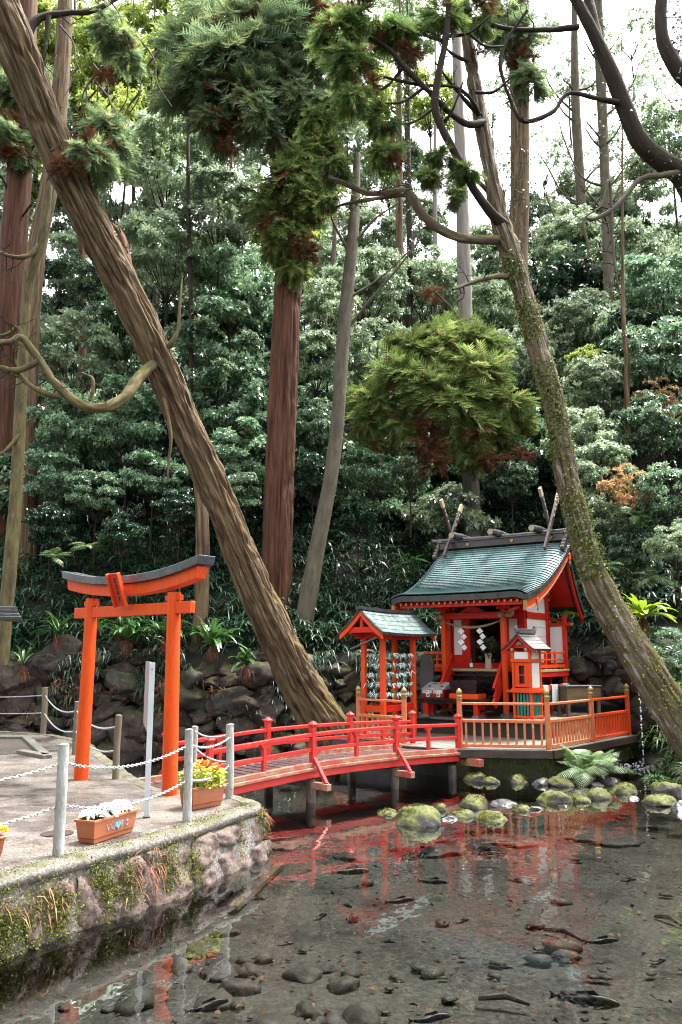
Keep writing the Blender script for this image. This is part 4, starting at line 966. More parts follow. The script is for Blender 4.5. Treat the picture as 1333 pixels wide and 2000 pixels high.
# balcony all round, with rails, side screens and legs
B((0, 2.0, FZ - .05), (2.86, 1.92, .05)).build('balcony_floor', 'shrine_red', shrine)
for sx in (-1, 1):
    B((sx * 1.43, 2.0, FZ - .045), (.05, 2.0, .055)).build('floor_edge', 'pale_wood', shrine, bevel=.004)
    B((sx * 1.41, 2.0, FZ - .13), (.07, 1.9, .10)).build('floor_beam', 'shrine_red', shrine)
    for y in (1.10, 2.86):
        B((sx * 1.38, y, (PZ + FZ) / 2), (.085, .085, FZ - PZ)).build('balcony_leg', 'shrine_orange', shrine, bevel=.006)
        B((sx * 1.38, y, PZ + .035), (.17, .17, .08), None, .75).build('post_stone', 'stone_grey', shrine)
    for z, h in ((FZ + .05, .07), (FZ + .20, .035), (FZ + .36, .05)):
        B((sx * 1.38, 1.98, z), (.045, 1.86, h)).build('balcony_rail', 'shrine_orange', shrine, bevel=.004)
        B((sx * 1.07, 1.07, z), (.66, .045, h)).build('balcony_rail', 'shrine_orange', shrine, bevel=.004)
    for y in (1.07, 1.67, 2.27): B((sx * 1.38, y, FZ + .2), (.05, .05, .40)).build('rail_post', 'shrine_orange', shrine, bevel=.004)
    B((sx * .76, 1.07, FZ + .2), (.06, .06, .46)).build('rail_post', 'shrine_orange', shrine, bevel=.004)
    # side screen
    B((sx * 1.40, 2.92, 2.02), (.09, .09, 1.24)).build('screen_post', 'shrine_red', shrine, bevel=.006)
    B((sx * 1.2, 2.92, 1.95), (.32, .03, .86)).build('white_panel', 'plaster', shrine)
    B((sx * 1.25, 2.92, 2.43), (.66, .08, .07)).build('screen_rail', 'shrine_red', shrine, bevel=.005)
    B((sx * 1.585, 2.92, 2.43), (.02, .082, .072)).build('gold_end', 'gold', shrine)
    B((sx * 1.2, 2.92, 1.48), (.40, .07, .08)).build('screen_rail', 'shrine_red', shrine)
    for q in (-1, 1): MB().bar((sx * 1.2 - .17, 2.92, 2.535 - q * .06), (sx * 1.2 + .17, 2.92, 2.535 + q * .06), .03, .02).build('lattice_bar', 'shrine_red', shrine)
    # stair side boards and hand rails
    MB().bar((sx * .66, .42, .62), (sx * .66, 1.10, 1.40), .05, .20).build('stair_string', 'shrine_red', shrine, bevel=.006)
    MB().bar((sx * .66, .42, .98), (sx * .66, 1.06, 1.72), .06, .06).build('stair_rail', 'shrine_red', shrine, bevel=.006)
    MB().bar((sx * .66, .42, .80), (sx * .66, 1.06, 1.55), .03, .04).build('stair_rail', 'shrine_red', shrine, bevel=.006)
B((0, 1.06, FZ - .03), (1.5, .08, .06)).build('floor_edge', 'pale_wood', shrine, bevel=.004)
for k in range(6): B((0, .46 + .11 * k, .50 + .15 * k), (1.26, .16, .035)).build('stair_tread', 'black_lacquer', shrine); 
B((0, 1.13, .85), (1.4, .03, .95)).build('stair_back', 'black_lacquer', shrine)
B((0, 2.0, .87), (1.8, .03, .95)).build('underfloor_shade', 'dark_interior', shrine)  # dark sheet painting in the shade below the floor

def sp(x, y, z): c, s = math.cos(SR), math.sin(SR); return Vector((SH.x + x * c - y * s, SH.y + x * s + y * c, z))
# sacred rope and paper streamers on the front posts
n = 60; hl = .76; rope = thing('sacred_rope', 'twisted straw rope hung between the shrine front posts', 'rope', sp(0, .78, 2.35), SR)
for ph in (0, PI):
    pts = []
    for i in range(n * 2 + 1):
        t = -1 + i / n; r = .004 + .012 * (1 - t * t); a = i * .75 + ph
        pts.append((t * hl, math.cos(a) * r, .16 * t * t - .02 + math.sin(a) * r))
    MB().tube(pts, [.006 + .013 * (1 - (-1 + i / n) ** 2) for i in range(2 * n + 1)], 7).build('strand', 'rope', rope, smooth=True)
MB().tube([(hl, 0, .14), (hl + .03, -.02, .02), (hl + .045, -.02, -.2)], [.008, .006, .003], 6).build('loose_end', 'rope', rope)
def streamer(x, label):
    t = thing('paper_streamer', label, 'streamer', sp(x, .765, 2.335), SR, 'zigzag paper streamers on the rope'); w = .13; hgt = .145
    for k in range(4):
        ox = (.05 if k % 2 else -.02); z0 = -.02 - k * hgt * .84
        MB().prism([(ox - w * .55, z0 - hgt * .45), (ox + w * .15, z0), (ox + w * .75, z0 - hgt * .55), (ox + w * .05, z0 - hgt)], -.0015, .0015, Matrix(((1, 0, 0, 0), (0, 0, 1, 0), (0, 1, 0, 0), (0, 0, 0, 1)))).build('paper_fold', 'paper', t, loc=(0, -.004 * k, 0), rot=(.05, 0, .15 * (-1) ** k))
streamer(-.26, 'white zigzag paper streamer nearer the left post of the shrine'); streamer(.21, 'white zigzag paper streamer beside the cream vase')
# offerings
tag(MB().lathe([(.075, 0), (.085, .02), (.07, .16), (.068, .22), (.078, .32), (.082, .34), (.07, .34)], 20).build('vase', 'vase', loc=sp(.22, 1.14, FZ), smooth=True), 'cream wooden vase standing at the top of the shrine steps', 'vase')
rg = np.random.default_rng(3); n = 260; D = unit(rg.normal(size=(n, 3)) + [0, 0, .8]); V, F, q = leaves(D * rg.uniform(.05, .28, n)[:, None], D, rg.uniform(.06, .1, n), .04, rg)
tag(place('sakaki_branch', np_mesh('sakaki_branch', V, F, 'leaf_dark', q), None, sp(.22, 1.14, FZ + .40)), 'dark evergreen branches standing in the cream vase', 'branch')
bt = thing('bottle', 'dark bottle with a white label at the top of the shrine steps', 'bottle', sp(-.20, 1.12, FZ), 0)
MB().lathe([(.033, 0), (.036, .01), (.036, .16), (.014, .22), (.013, .28), (.016, .29)], 14).build('glass', 'black_lacquer', bt, smooth=True)
MB().lathe([(.0365, .03), (.0375, .03), (.0375, .12), (.0365, .12)], 14).build('bottle_label', 'paper', bt)
# dark bench with red legs; on it the offering box and the fortune slip box
bench = thing('bench', 'long black bench with red legs in front of the shrine', 'bench', sp(-.28, .36, PZ), SR)
B((0, 0, .385), (1.75, .50, .05)).build('bench_top', 'black_lacquer', bench, bevel=.006)
B((0, -.18, .33), (1.7, .05, .07)).build('apron', 'black_lacquer', bench)
for x in (-.62, .62):
    for y in (-.15, .15):
        B((x, y, .20), (.11, .11, .33)).build('leg', 'shrine_red', bench, bevel=.008); B((x, y, .025), (.20, .20, .07), None, .7).build('foot_stone', 'stone_grey', bench)
ob = thing('offering_box', 'black slatted offering box on an orange plinth before the shrine steps', 'offering box', sp(.06, .36, PZ + .411), SR)
B((0, 0, .055), (.70, .42, .11)).build('plinth', 'shrine_orange', ob, bevel=.006)
MB().box((0, 0, .24), (.60, .40, .26), None, 1.12).build('box_body', 'black_lacquer', ob, bevel=.004)
for k in range(7): B((0, -.18 + .06 * k, .385), (.64, .028, .025)).build('slat', 'black_lacquer', ob, rot=(0, 0, 0))
fb = thing('fortune_box', 'red fortune slip box with a grey sloping lid and white labels', 'box', sp(-.72, .36, PZ + .411), SR)
MB().box((0, 0, .10), (.56, .36, .20)).build('box_body', 'box_red', fb, bevel=.005)
MB().add([(-.29, -.19, .20), (.29, -.19, .20), (.27, .19, .34), (-.27, .19, .34), (-.29, -.19, .18), (.29, -.19, .18), (.27, .19, .18), (-.27, .19, .18)], [(0, 1, 2, 3), (4, 7, 6, 5), (0, 4, 5, 1), (1, 5, 6, 2), (2, 6, 7, 3), (3, 7, 4, 0)]).build('lid', 'box_lid', fb, bevel=.004)
for x, y_, m in ((-.13, -.06, 'ink'), (.17, -.04, 'ink'), (-.06, .09, 'box_red'), (.1, .1, 'green_paint')): MB().lathe([(.001, 0), (.035, 0), (.035, .004), (.001, .004)], 16).build('lid_hole', m, fb, loc=(x, y_, .273 + y_ * .368), rot=(.352, 0, 0))
B((0, -.195, .195), (.06, .02, .03)).build('latch', 'steel', fb)
for x, body in ((-.14, 'おみくじ'), (.13, '恋みくじ')):
    o = B((x, -.1815, .14), (.235, .004, .075)).build('label_strip', 'paper', fb)
    place('lettering', text_mesh(body, .056, 'ink'), fb, (x, -.1845, .14), (PI / 2, 0, 0))
    o = B((x + .02, -.1815, .062), (.085, .004, .075)).build('label_tag', 'paper', fb); B((0, -.003, 0), (.05, .002, .04)).build('tag_print', 'stone_grey', o, loc=(x + .02, -.1815, .062)).location = (x + .02, -.182, .062)
st = tag(MB().prism([(-.17, 0), (.17, 0), (.165, 1.2), (.12, 1.34), (-.02, 1.40), (-.15, 1.36), (-.175, 1.1)], -.05, .05, Matrix(((1, 0, 0, 0), (0, 0, 1, 0), (0, 1, 0, 0), (0, 0, 0, 1)))).build('stone_tablet', 'stele', loc=sp(-1.08, .62, PZ), rot=(0, 0, SR), bevel=.012), 'dark grey upright stone tablet behind the fortune box', 'stone')
tag(B((0, 0, .15), (.20, .20, .32)).build('stone_block', 'concrete', loc=sp(-1.25, .2, PZ - .02), rot=(0, 0, SR), bevel=.01), 'squat mossy stone block beside the fortune stand', 'stone')
tag(MB().lathe([(.028, 0), (.03, .01), (.026, .10), (.028, .11), (.001, .11)], 12).build('white_cup', 'plaster', loc=sp(-1.25, .2, PZ + .292)), 'white cylindrical cup on the squat stone block', 'cup')
# towels drying on a rail under the balcony
rail = tag(MB().bar((0, -.05, 0), (0, 1.75, 0), .04, .12).build('towel_rail', 'shrine_orange', loc=sp(1.47, 1.1, .98), rot=(0, 0, SR)), 'orange rail below the shrine balcony', 'rail')
def towel(y, w, dl, label):
    rows = []; nn = 7
    for i in range(14):
        t = i / 13; s = -dl + t * (dl * 1.7); z = .07 - abs(s) if abs(s) > .05 else .07 - .02 * abs(s); xx = .035 * (1 if s > 0 else -1) if abs(s) > .05 else s * .7
        rows.append([Vector((-xx + .008 * math.sin(j * 1.9 + i * .2), y + w * (j / (nn - 1) - .5), z)) for j in range(nn)])
    tag(MB().slab(rows, (.005, 0, 0)).build('towel', 'cloth', loc=sp(1.47, 1.1, .98), rot=(0, 0, SR), smooth=True), label, 'towel', 'white towels under the balcony')
towel(.2, .30, .42, 'white towel hanging closest to the lantern under the balcony'); towel(.75, .42, .44, 'white towel hanging behind the gold topped corner post'); towel(1.45, .40, .46, 'white towel hanging nearest the back post of the balcony')
# old wooden washing table at the right end of the terrace
wt = thing('wooden_table', 'weathered brown wooden table with a deep apron at the terrace end', 'table', (5.42, 19.15, -.02), rad(18))
B((0, 0, 1.02), (.95, .5, .05)).build('table_top', 'ridge_brown', wt, bevel=.006)
for y in (-.22, .22): B((0, y, .85), (.88, .03, .30)).build('apron', 'old_wood', wt, bevel=.003)
for x in (-.42, .42): B((x, 0, .85), (.03, .42, .298)).build('apron', 'old_wood', wt, bevel=.003)
for x in (-.4, .4):
    for y in (-.19, .19): B((x, y, .35), (.07, .07, .71)).build('leg', 'old_wood', wt, bevel=.006)

# ================================================================== STANDING LANTERN SHRINE
lp = ground(1033, 1405, PZ + .02); lt = thing('lantern', 'small red house shaped lantern with white panels and green slats on the platform', 'lantern', lp, rad(-43)); W = .20
for x in (-W, W):
    for y in (-W, W): B((x, y, .74), (.055, .055, 1.48)).build('post', 'shrine_orange', lt, bevel=.004)
for z, h, e in ((.055, .05, 0), (.585, .06, .07), (.63, .04, .02), (1.22, .06, .02)): B((0, 0, z), (2 * W + .07 + e, 2 * W + .07 + e, h)).build('ring_beam', 'shrine_orange', lt, bevel=.004)
B((-.06, -W - .02, .585), (.62, .06, .05)).build('shelf_bar', 'shrine_orange', lt, bevel=.004)
for k in range(4):
    B((-W + .085 + .077 * k, -W, .31), (.05, .02, .48)).build('slat', 'green_paint', lt, bevel=.003)
for k in range(6): B((W, -W + .06 + .056 * k, .31), (.02, .034, .48)).build('slat', 'green_paint', lt, bevel=.003)
B((0, 0, .31), (.34, .34, .46)).build('inner_box', 'black_lacquer', lt)
B((W, 0, .925), (.02, .33, .53)).build('white_panel', 'plaster', lt); B((W, 0, 1.33), (.02, .33, .15)).build('white_panel', 'plaster', lt); B((0, -W, 1.33), (.33, .02, .15)).build('white_panel', 'plaster', lt)
for x in (-W, 0): B((x if x else 0, W, .925), (.3, .02, .53)).build('back_panel', 'shrine_red', lt) if x == 0 else B((-W, 0, .925), (.02, .33, .53)).build('white_panel', 'plaster', lt)
dr = MB()
for x in (-.115, .115): dr.box((x, -W, .93), (.10, .03, .52))
for z in (.705, 1.15): dr.box((0, -W, z), (.13, .03, .07))
o = dr.build('door', 'shrine_orange', lt, bevel=.003); B((0, -W + .004, .92), (.14, .012, .025)).build('door_bar', 'shrine_red', o); B((0, -.05, .92), (.3, .2, .5)).build('inner_box', 'dark_interior', lt)
rw, r0, r1 = .40, -.34, .36
def lr(x): t = abs(x) / rw; return 1.80 - .34 * (1.25 * t - .25 * t * t)
lroof = MB().slab([[Vector((x, y, lr(x))) for x in np.linspace(-rw, rw, 13)] for y in (r0, r1)], (0, 0, -.035)).build('roof', 'roof_black', lt)
mat('grey_shingle', (.25, .225, .21), (.16, .14, .13), rough=.55, scale=6, bump=.3, bscale=40)
for sx in (-1, 1):
    for k in range(5):
        x0, x1 = sx * rw * (1 - k / 5) * 1.01, sx * rw * (1 - (k + 1) / 5) * .98
        MB().slab([[Vector((x0, y, lr(x0) + .018)) for y in np.linspace(r0 - .01, r1 + .01, 3)], [Vector((x1, y, lr(x1) + .006)) for y in np.linspace(r0 - .01, r1 + .01, 3)]], (0, 0, -.012)).build('roof_course', 'grey_shingle', lroof)
B((0, .01, 1.825), (.11, .66, .06)).build('ridge', 'grey_shingle', lroof, bevel=.006); B((0, .01, 1.875), (.08, .70, .045)).build('ridge_cap', 'grey_shingle', lroof, bevel=.01)
for y in (r0, r1): MB().tube([(0, y, 1.84), (0, y + (.04 if y > 0 else -.04), 1.90), (0, y + (.02 if y > 0 else -.02), 1.96)], [.05, .045, .02], 10).build('ridge_horn', 'grey_shingle', lroof, smooth=True)
for y in (r0 + .03, r1 - .03):
    MB().slab([[Vector((x, y, lr(x) - .036)) for x in np.linspace(-rw + .01, rw - .01, 13)], [Vector((x, y, lr(x) - .105)) for x in np.linspace(-rw + .01, rw - .01, 13)]], (0, .03 if y < 0 else -.03, 0)).build('barge_board', 'shrine_red', lroof)
MB().prism([(-.08, 0), (.08, 0), (.05, .035), (0, .07), (-.05, .035)], -.02, .02, Matrix(((1, 0, 0, 0), (0, 0, 1, 0), (0, 1, 0, 0), (0, 0, 0, 1)))).build('gable_ornament', 'green_paint', lt, loc=(0, r0 + .08, 1.56))
MB().prism([(-.25, 0), (.25, 0), (0, .24)], -.01, .01, Matrix(((1, 0, 0, 0), (0, 0, 1, 0), (0, 1, 0, 0), (0, 0, 0, 1)))).build('gable_board', 'shrine_red', lt, loc=(0, r0 + .12, 1.49))
for x in (-.17, .17): B((x, r0 + .05, 1.46), (.055, .03, .055)).build('gold_end', 'pale_wood', lt); MB().box((x, .01, 1.46), (.05, .60, .05)).build('purlin', 'shrine_red', lt)
for k in range(9): B((.33, -.27 + .07 * k, 1.475), (.05, .025, .025)).build('rafter', 'shrine_red', lroof)

# ================================================================== FORTUNE STAND with tied paper slips
ks = thing('fortune_stand', 'narrow roofed red stand with green slats for tied fortune papers', 'stand', (.68, 17.5, -.02), SR)
for x in (-.235, .235):
    for y in (0, 1.25): B((x, y, 1.08), (.10, .10, 2.16)).build('post', 'shrine_orange', ks, bevel=.006)
B((0, 0, 2.12), (.86, .10, .11)).build('cross_beam', 'shrine_red', ks, bevel=.006); B((0, 1.25, 2.12), (.86, .10, .11)).build('cross_beam', 'shrine_red', ks, bevel=.006)
for x in (-.3, .3): B((x, .62, 2.20), (.09, 2.1, .10)).build('side_beam', 'shrine_red', ks, bevel=.006)
B((0, 0, .62), (.40, .06, .13)).build('sill', 'shrine_orange', ks, bevel=.004); B((.235, .62, .62), (.06, 1.16, .13)).build('sill', 'shrine_red', ks, bevel=.004); B((-.235, .62, .62), (.06, 1.16, .13)).build('sill', 'shrine_red', ks, bevel=.004)
SL = [.90, 1.11, 1.31, 1.51, 1.71]
for z in SL:
    B((0, 0, z), (.37, .022, .075)).build('slat', 'green_paint', ks, bevel=.003); B((.235, .625, z), (.022, 1.15, .06)).build('slat', 'green_paint', ks, bevel=.003); B((-.235, .625, z), (.022, 1.15, .06)).build('slat', 'green_paint', ks, bevel=.003)
kw = .56; K0, K1 = -.52, 1.78
def kr(x): t = abs(x) / kw; return 2.66 - .50 * (1.28 * t - .28 * t * t)
kroof = MB().slab([[Vector((x, y, kr(x) + .03 * ((y - .6) / 1.2) ** 2)) for x in np.linspace(-kw, kw, 15)] for y in np.linspace(K0, K1, 5)], (0, 0, -.04)).build('roof', 'roof_black', ks)
for sx in (-1, 1):
    for k in range(5):
        x0, x1 = sx * kw * (1 - k / 5) * 1.01, sx * kw * (1 - (k + 1) / 5) * .98; yy = np.linspace(K0 + .03, K1 - .03, 5)
        MB().slab([[Vector((x0, y, kr(x0) + .016 + .03 * ((y - .6) / 1.2) ** 2)) for y in yy], [Vector((x1, y, kr(x1) + .005 + .03 * ((y - .6) / 1.2) ** 2)) for y in yy]], (0, 0, -.01)).build('roof_course', 'copper_dark', kroof)
MB().slab([[Vector((x, y, 2.70 + .03 * ((y - .6) / 1.2) ** 2)) for x in (-.07, .07)] for y in np.linspace(K0 - .04, K1, 6)], (0, 0, -.07)).build('ridge', 'roof_black', kroof)
for y, s in ((K0 + .03, 1), (K1 - .03, -1)):
    xx = np.linspace(-kw + .03, kw - .03, 15)
    o = MB().slab([[Vector((x, y, kr(x) - .015)) for x in xx], [Vector((x, y, kr(x) - .135)) for x in xx]], (0, .04 * s, 0)).build('barge_board', 'shrine_orange', kroof)
MB().bar((0, K0 + .1, 2.3), (0, K0 + .1, 2.55), .07, .06).build('king_post', 'shrine_red', ks); B((0, K0 + .1, 2.24), (.82, .07, .12)).build('gable_beam', 'shrine_red', ks, bevel=.005)
pa_ = ks.matrix_basis @ Vector((.46, -.36, 2.13)); pb_ = at(684, 1269, 16.9)
rod = thing('gutter_pipe', 'thin black drain pipe sticking out from the fortune stand eave', 'pipe', pa_, 0)
MB().tube([(0, 0, 0), pb_ - pa_], [.022, .02], 10).build('pipe', 'iron', rod, smooth=True); MB().box((0, 0, .03), (.05, .05, .16)).build('bracket', 'iron', rod)
rg = np.random.default_rng(14); parts = []
def slips(P, nrm, n):
    D = rg.normal(size=(n, 3)) * .45 + np.array([0, 0, -1.0]) + nrm * .35
    return ribbons(P + nrm * .02, D, rg.uniform(.06, .15, n), rg.uniform(.012, .02, n), rg, bend=-.1, up=np.broadcast_to(np.cross(nrm, [0, 0, 1.0]) * .2 + rg.normal(size=(n, 3)) * .4 + nrm, (n, 3)))
c, s = math.cos(SR), math.sin(SR)
for z in SL:
    for (x0, y0, x1, y1, nr, n) in ((-.17, -.015, .17, -.015, (0, -1, 0), 9), (.25, .1, .25, 1.15, (1, 0, 0), 26), (-.22, .1, -.22, 1.15, (1, 0, 0), 12)):
        t = rg.random(n); P = np.stack([x0 + (x1 - x0) * t, y0 + (y1 - y0) * t, z + .03 + rg.normal(size=n) * .015], -1)
        parts.append(slips(P, np.array(nr, float), n)); parts.append(slips(P + rg.normal(size=(n, 3)) * .012, np.array(nr, float), n))
V, F, r = merge(parts); tag(place('paper_slips', np_mesh('paper_slips', V, F, 'paper', r), None, (.68, 17.5, -.02), (0, 0, SR)), 'white fortune paper slips tied along the green slats', 'paper slips', kind='stuff')
# lantern roof peeping in at the left edge
lf = thing('lantern', 'dark roofed red lantern cut off by the left edge of the view', 'lantern', ground(-45, 1500), rad(20))
B((0, 0, 1.12), (.28, .28, 2.24)).build('body', 'shrine_orange', lf, bevel=.01)
for k in range(4): B((0, 0, 2.27 + .05 * k), (1.0 - .06 * k, 1.0 - .06 * k, .045)).build('roof_layer', 'roof_black' if k % 2 == 0 else 'torii_cap', lf, bevel=.004)
# ================================================================== STONES IN THE POND
ROCK_M = [rock_mesh('rock', 'rock_moss', 40 + k, 4, .85, .26, .42, True) for k in range(4)]
ROCK_G = [rock_mesh('rock', 'rock_wet', 50 + k, 4, .7, .26, .42, True) for k in range(3)]
ROCK_S = [rock_mesh('rock', 'rock_sunk', 60 + k, 3, .75, .45) for k in range(4)]
rg = np.random.default_rng(77)
def moss_cap(me_scale, loc, seed, n):
    """short moss pile on the upper side of a stone"""
    r = np.random.default_rng(seed); D = sphere_dirs(n * 2, r); D = D[D[:, 2] > .15][:n]; n = len(D)
    return D
def rock(px, py, wpx, hpx, kind, label):
    b = ground(px, py, WZ); k = math.hypot(b.x, b.y) / 1600 * 1.0
    w, h = wpx * k / 2, hpx * k * .72
    me = random.choice(ROCK_M if kind == 'm' else ROCK_G)
    o = place('rock', me, None, (b.x, b.y + w * .5, WZ - .02), (random.uniform(-.12, .12), random.uniform(-.12, .12), random.uniform(0, 6.28)), (w * 1.08, w * .88, h * 1.05))
    return tag(o, label, 'rock', 'mossy stones in the pond')
RK = [(820, 1611, 88, 56, 'm', 'largest moss covered rock standing alone in the pond'), (757, 1592, 40, 18, 'm', 'low flat mossy stone left of the largest rock'),
      (861, 1583, 28, 22, 'm', 'small mossy stone touching the back of the largest rock'), (903, 1596, 46, 22, 'm', 'mossy stone just right of the largest rock'), (880, 1602, 36, 18, 'g', 'grey wet stone between two mossy stones near the largest rock'),
      (930, 1578, 58, 34, 'm', 'bright mossy stone in the middle of the stepping row'), (985, 1574, 50, 18, 'g', 'flat bare grey stone in the middle of the row'), (962, 1603, 50, 26, 'm', 'grey stone with a thin moss cap in front of the row'),
      (1022, 1584, 38, 20, 'm', 'small dark mossy stone by the red reflections'), (1050, 1582, 28, 14, 'g', 'small round grey stone at the row centre'), (1090, 1567, 56, 30, 'm', 'yellow green mossy stone left of the big pair'),
      (1137, 1567, 42, 22, 'm', 'grey green stone between the mossy stones'), (1135, 1552, 40, 16, 'g', 'pale flat grey stone behind the mossy row'), (1174, 1560, 50, 30, 'm', 'dark mossy stone with an undercut edge'),
      (1222, 1550, 48, 30, 'm', 'tilted yellow mossy stone near the stream mouth'), (1296, 1573, 66, 28, 'm', 'low grey stone with mossy top at the right bank'), (1308, 1556, 60, 44, 'm', 'tall mossy boulder at the right edge'),
      (932, 1526, 44, 28, 'm', 'mossy stone under the terrace beside the bridge end'), (962, 1531, 30, 20, 'm', 'small mossy stone at the foot of its bigger neighbour by the bridge'), (1015, 1530, 40, 24, 'm', 'round mossy stone below the middle of the fence'),
      (1062, 1534, 42, 22, 'g', 'bare grey stone below the corner post'), (1100, 1536, 52, 24, 'm', 'wide mossy stone below the big fern'), (1196, 1530, 38, 18, 'g', 'grey stone in the shade right of the big fern'), (1240, 1562, 24, 12, 'g', 'tiny grey stone near the right bank'),
      (1168, 1535, 26, 14, 'g', 'small dark stone under the fern fronds'), (1105, 1576, 22, 10, 'g', 'tiny wet stone in front of the row'), (578, 1506, 40, 14, 'm', 'small mossy stone behind the bridge'), (1340, 1585, 40, 30, 'g', 'grey boulder cut off by the right edge')]
for a in RK: rock(*a)
# moss pile on the rocks
parts = []
for (px, py, wpx, hpx, kd, _) in RK:
    if kd != 'm': continue
    b = ground(px, py, WZ); k = math.hypot(b.x, b.y) / 1600; w, h = wpx * k / 2, hpx * k * .72; n = int(700 * (wpx / 50) ** 1.6)
    D = sphere_dirs(n * 3, rg); D = D[(D[:, 2] > .35)]; D = D[vnoise(D * 2.2 + px, 5) > -.35][:n]; n = len(D)
    P = D * np.array([w * .95, w * .80, h * .86]) + np.array([b.x, b.y + w * .5, WZ - .02])
    parts.append(leaves(P, D + rg.normal(size=(n, 3)) * .6, rg.uniform(.010, .028, n), rg.uniform(.005, .012, n), rg))
V, F, r = merge(parts); tag(place('rock_moss_pile', np_mesh('rock_moss_pile', V, F, 'moss_tuft', r)), 'yellow green moss covering the tops of the pond stones', 'moss', kind='stuff')
# stones lying under the water
SK = [(595, 1905, 78, 30), (635, 1893, 46, 20), (672, 1925, 62, 32), (490, 1898, 56, 26), (515, 1872, 46, 20), (425, 1905, 64, 28), (470, 1930, 70, 34), (600, 1978, 58, 30), (705, 1990, 84, 38), (420, 1960, 70, 30), (655, 1995, 60, 24), (545, 2000, 90, 30),
      (395, 1860, 60, 26), (350, 1890, 60, 26), (860, 1660, 110, 20), (700, 1670, 100, 18), (1180, 1640, 120, 20), (780, 1905, 40, 14), (440, 1640 + 180, 50, 18), (560, 1650, 90, 16), (1010, 1645, 90, 14), (720, 1720, 26, 10), (690, 1790, 24, 14), (865, 1800, 30, 10), (300, 1930, 80, 36), (260, 1960, 90, 40)]
for i, (px, py, w, h) in enumerate(SK):
    b = ground(px, py, -.90); k = math.hypot(b.x, b.y) / 1600; o = place('sunken_stone', random.choice(ROCK_S), None, (b.x, b.y, -.92), (0, 0, random.uniform(0, 6)), (w * k / 2, w * k / 2.4, min(.30, h * k * .9)))
    side = 'in the near left water' if px < 760 and py > 1840 else ('under the reflections of the stepping stones' if py < 1700 else 'on the sandy bed at mid pond')
    tag(o, f'brown stone lying under the water {side}', 'stone', f'stones under the water {side}')
# fallen leaves, twigs and grit on the bed
n = 1500; P = np.stack([rg.uniform(-3, 6, n), rg.uniform(5.4, 14, n), np.full(n, -.885)], -1)
V, F, r = leaves(P, rg.normal(size=(n, 3)) * [1, 1, .1], rg.uniform(.03, .09, n), rg.uniform(.015, .04, n), rg); tag(place('sunken_leaves', np_mesh('sunken_leaves', V, F, 'litter', r)), 'brown fallen leaves scattered on the pond bed', 'leaves', kind='stuff')
a, b = ground(455, 1775, -.86), ground(548, 1690, -.86); tag(MB().bar(a, b, .10, .06).build('sunken_plank', 'old_wood', bevel=.006), 'wooden plank lying under water beside the plaza wall', 'plank')
for (p, q, lab) in (((935, 1950), (1035, 1962), 'sunken branch lying near the right foreground fish'), ((1065, 1815), (1140, 1838), 'thin sunken branch beside the dark fish at right'), ((1280, 1790), (1333, 1808), 'sunken branch at the right edge')):
    a, b = ground(*p, -.88), ground(*q, -.88); o = tag(MB().tube([a, (a + b) / 2 + Vector((.02, .02, .03)), b], [.02, .028, .015], 8).build('sunken_branch', 'bark_dark' if False else 'rock_sunk', smooth=True), lab, 'branch')

# pebbles strewn over the bed
PB = [rock_mesh('pebble', 'rock_sunk', 80 + k, 1, .6, .3) for k in range(2)]; pv_, pf_, po = [], [], 0
rg2 = np.random.default_rng(55)
for k in range(210):
    me_ = PB[k % 2]; co = np.array([v.co[:] for v in me_.vertices]); x_ = rg2.normal(-.6, 2.2) if k < 150 else rg2.uniform(-2, 6); y_ = rg2.uniform(5.4, 8.0) if k < 150 else rg2.uniform(6, 14); sz = rg2.exponential(.028) + .012; an = rg2.random() * 6.28
    rot = np.array([[math.cos(an), -math.sin(an), 0], [math.sin(an), math.cos(an), 0], [0, 0, 1]]); pv_.append(co @ rot.T * sz * [1.3, 1, .7] + [x_, y_, -.90]); pf_.append(np.array([p.vertices[:] for p in me_.polygons]) + po); po += len(co)
tag(place('bed_pebbles', np_mesh('bed_pebbles', np.vstack(pv_), np.vstack(pf_), 'rock_sunk', smooth=True)), 'small brown pebbles strewn over the pond bed', 'pebbles', kind='stuff')

# ================================================================== FISH
def fish_mesh():
    prof = [(-.50, .012, .035), (-.42, .018, .040), (-.25, .038, .062), (-.1, .05, .08), (.05, .058, .09), (.22, .058, .088), (.38, .046, .066), (.46, .03, .045), (.50, .006, .01)]
    mb = MB(); n = 12; vs = [(x, math.cos(2 * PI * k / n) * w + .06 * math.sin(x * 6), math.sin(2 * PI * k / n) * h) for x, w, h in prof for k in range(n)]
    mb.add(vs, [(i * n + k, i * n + (k + 1) % n, (i + 1) * n + (k + 1) % n, (i + 1) * n + k) for i in range(len(prof) - 1) for k in range(n)] + [tuple(range(n - 1, -1, -1)), tuple(range((len(prof) - 1) * n, len(prof) * n))])
    t = MB().prism([(-.48, 0), (-.55, .03), (-.65, .085), (-.61, 0), (-.65, -.07), (-.55, -.03)], -.006, .006, Matrix(((1, 0, 0, 0), (0, 0, 1, 0), (0, 1, 0, 0), (0, 0, 0, 1))))
    d = MB().prism([(.18, .10), (.10, .17), (-.18, .12), (-.22, .08)], -.005, .005, Matrix(((1, 0, 0, 0), (0, 0, 1, 0), (0, 1, 0, 0), (0, 0, 0, 1))))
    pf = MB()
    for s in (-1, 1): pf.add([(.26, s * .06, -.03), (.20, s * .06, -.04), (.10, s * .17, -.05), (.16, s * .18, -.05), (.26, s * .06, -.036), (.20, s * .06, -.046), (.10, s * .17, -.056), (.16, s * .18, -.056)], [(0, 1, 2, 3), (7, 6, 5, 4), (0, 3, 7, 4), (1, 5, 6, 2), (2, 6, 7, 3), (0, 4, 5, 1)])
    return mb, t, d, pf
FM = {}
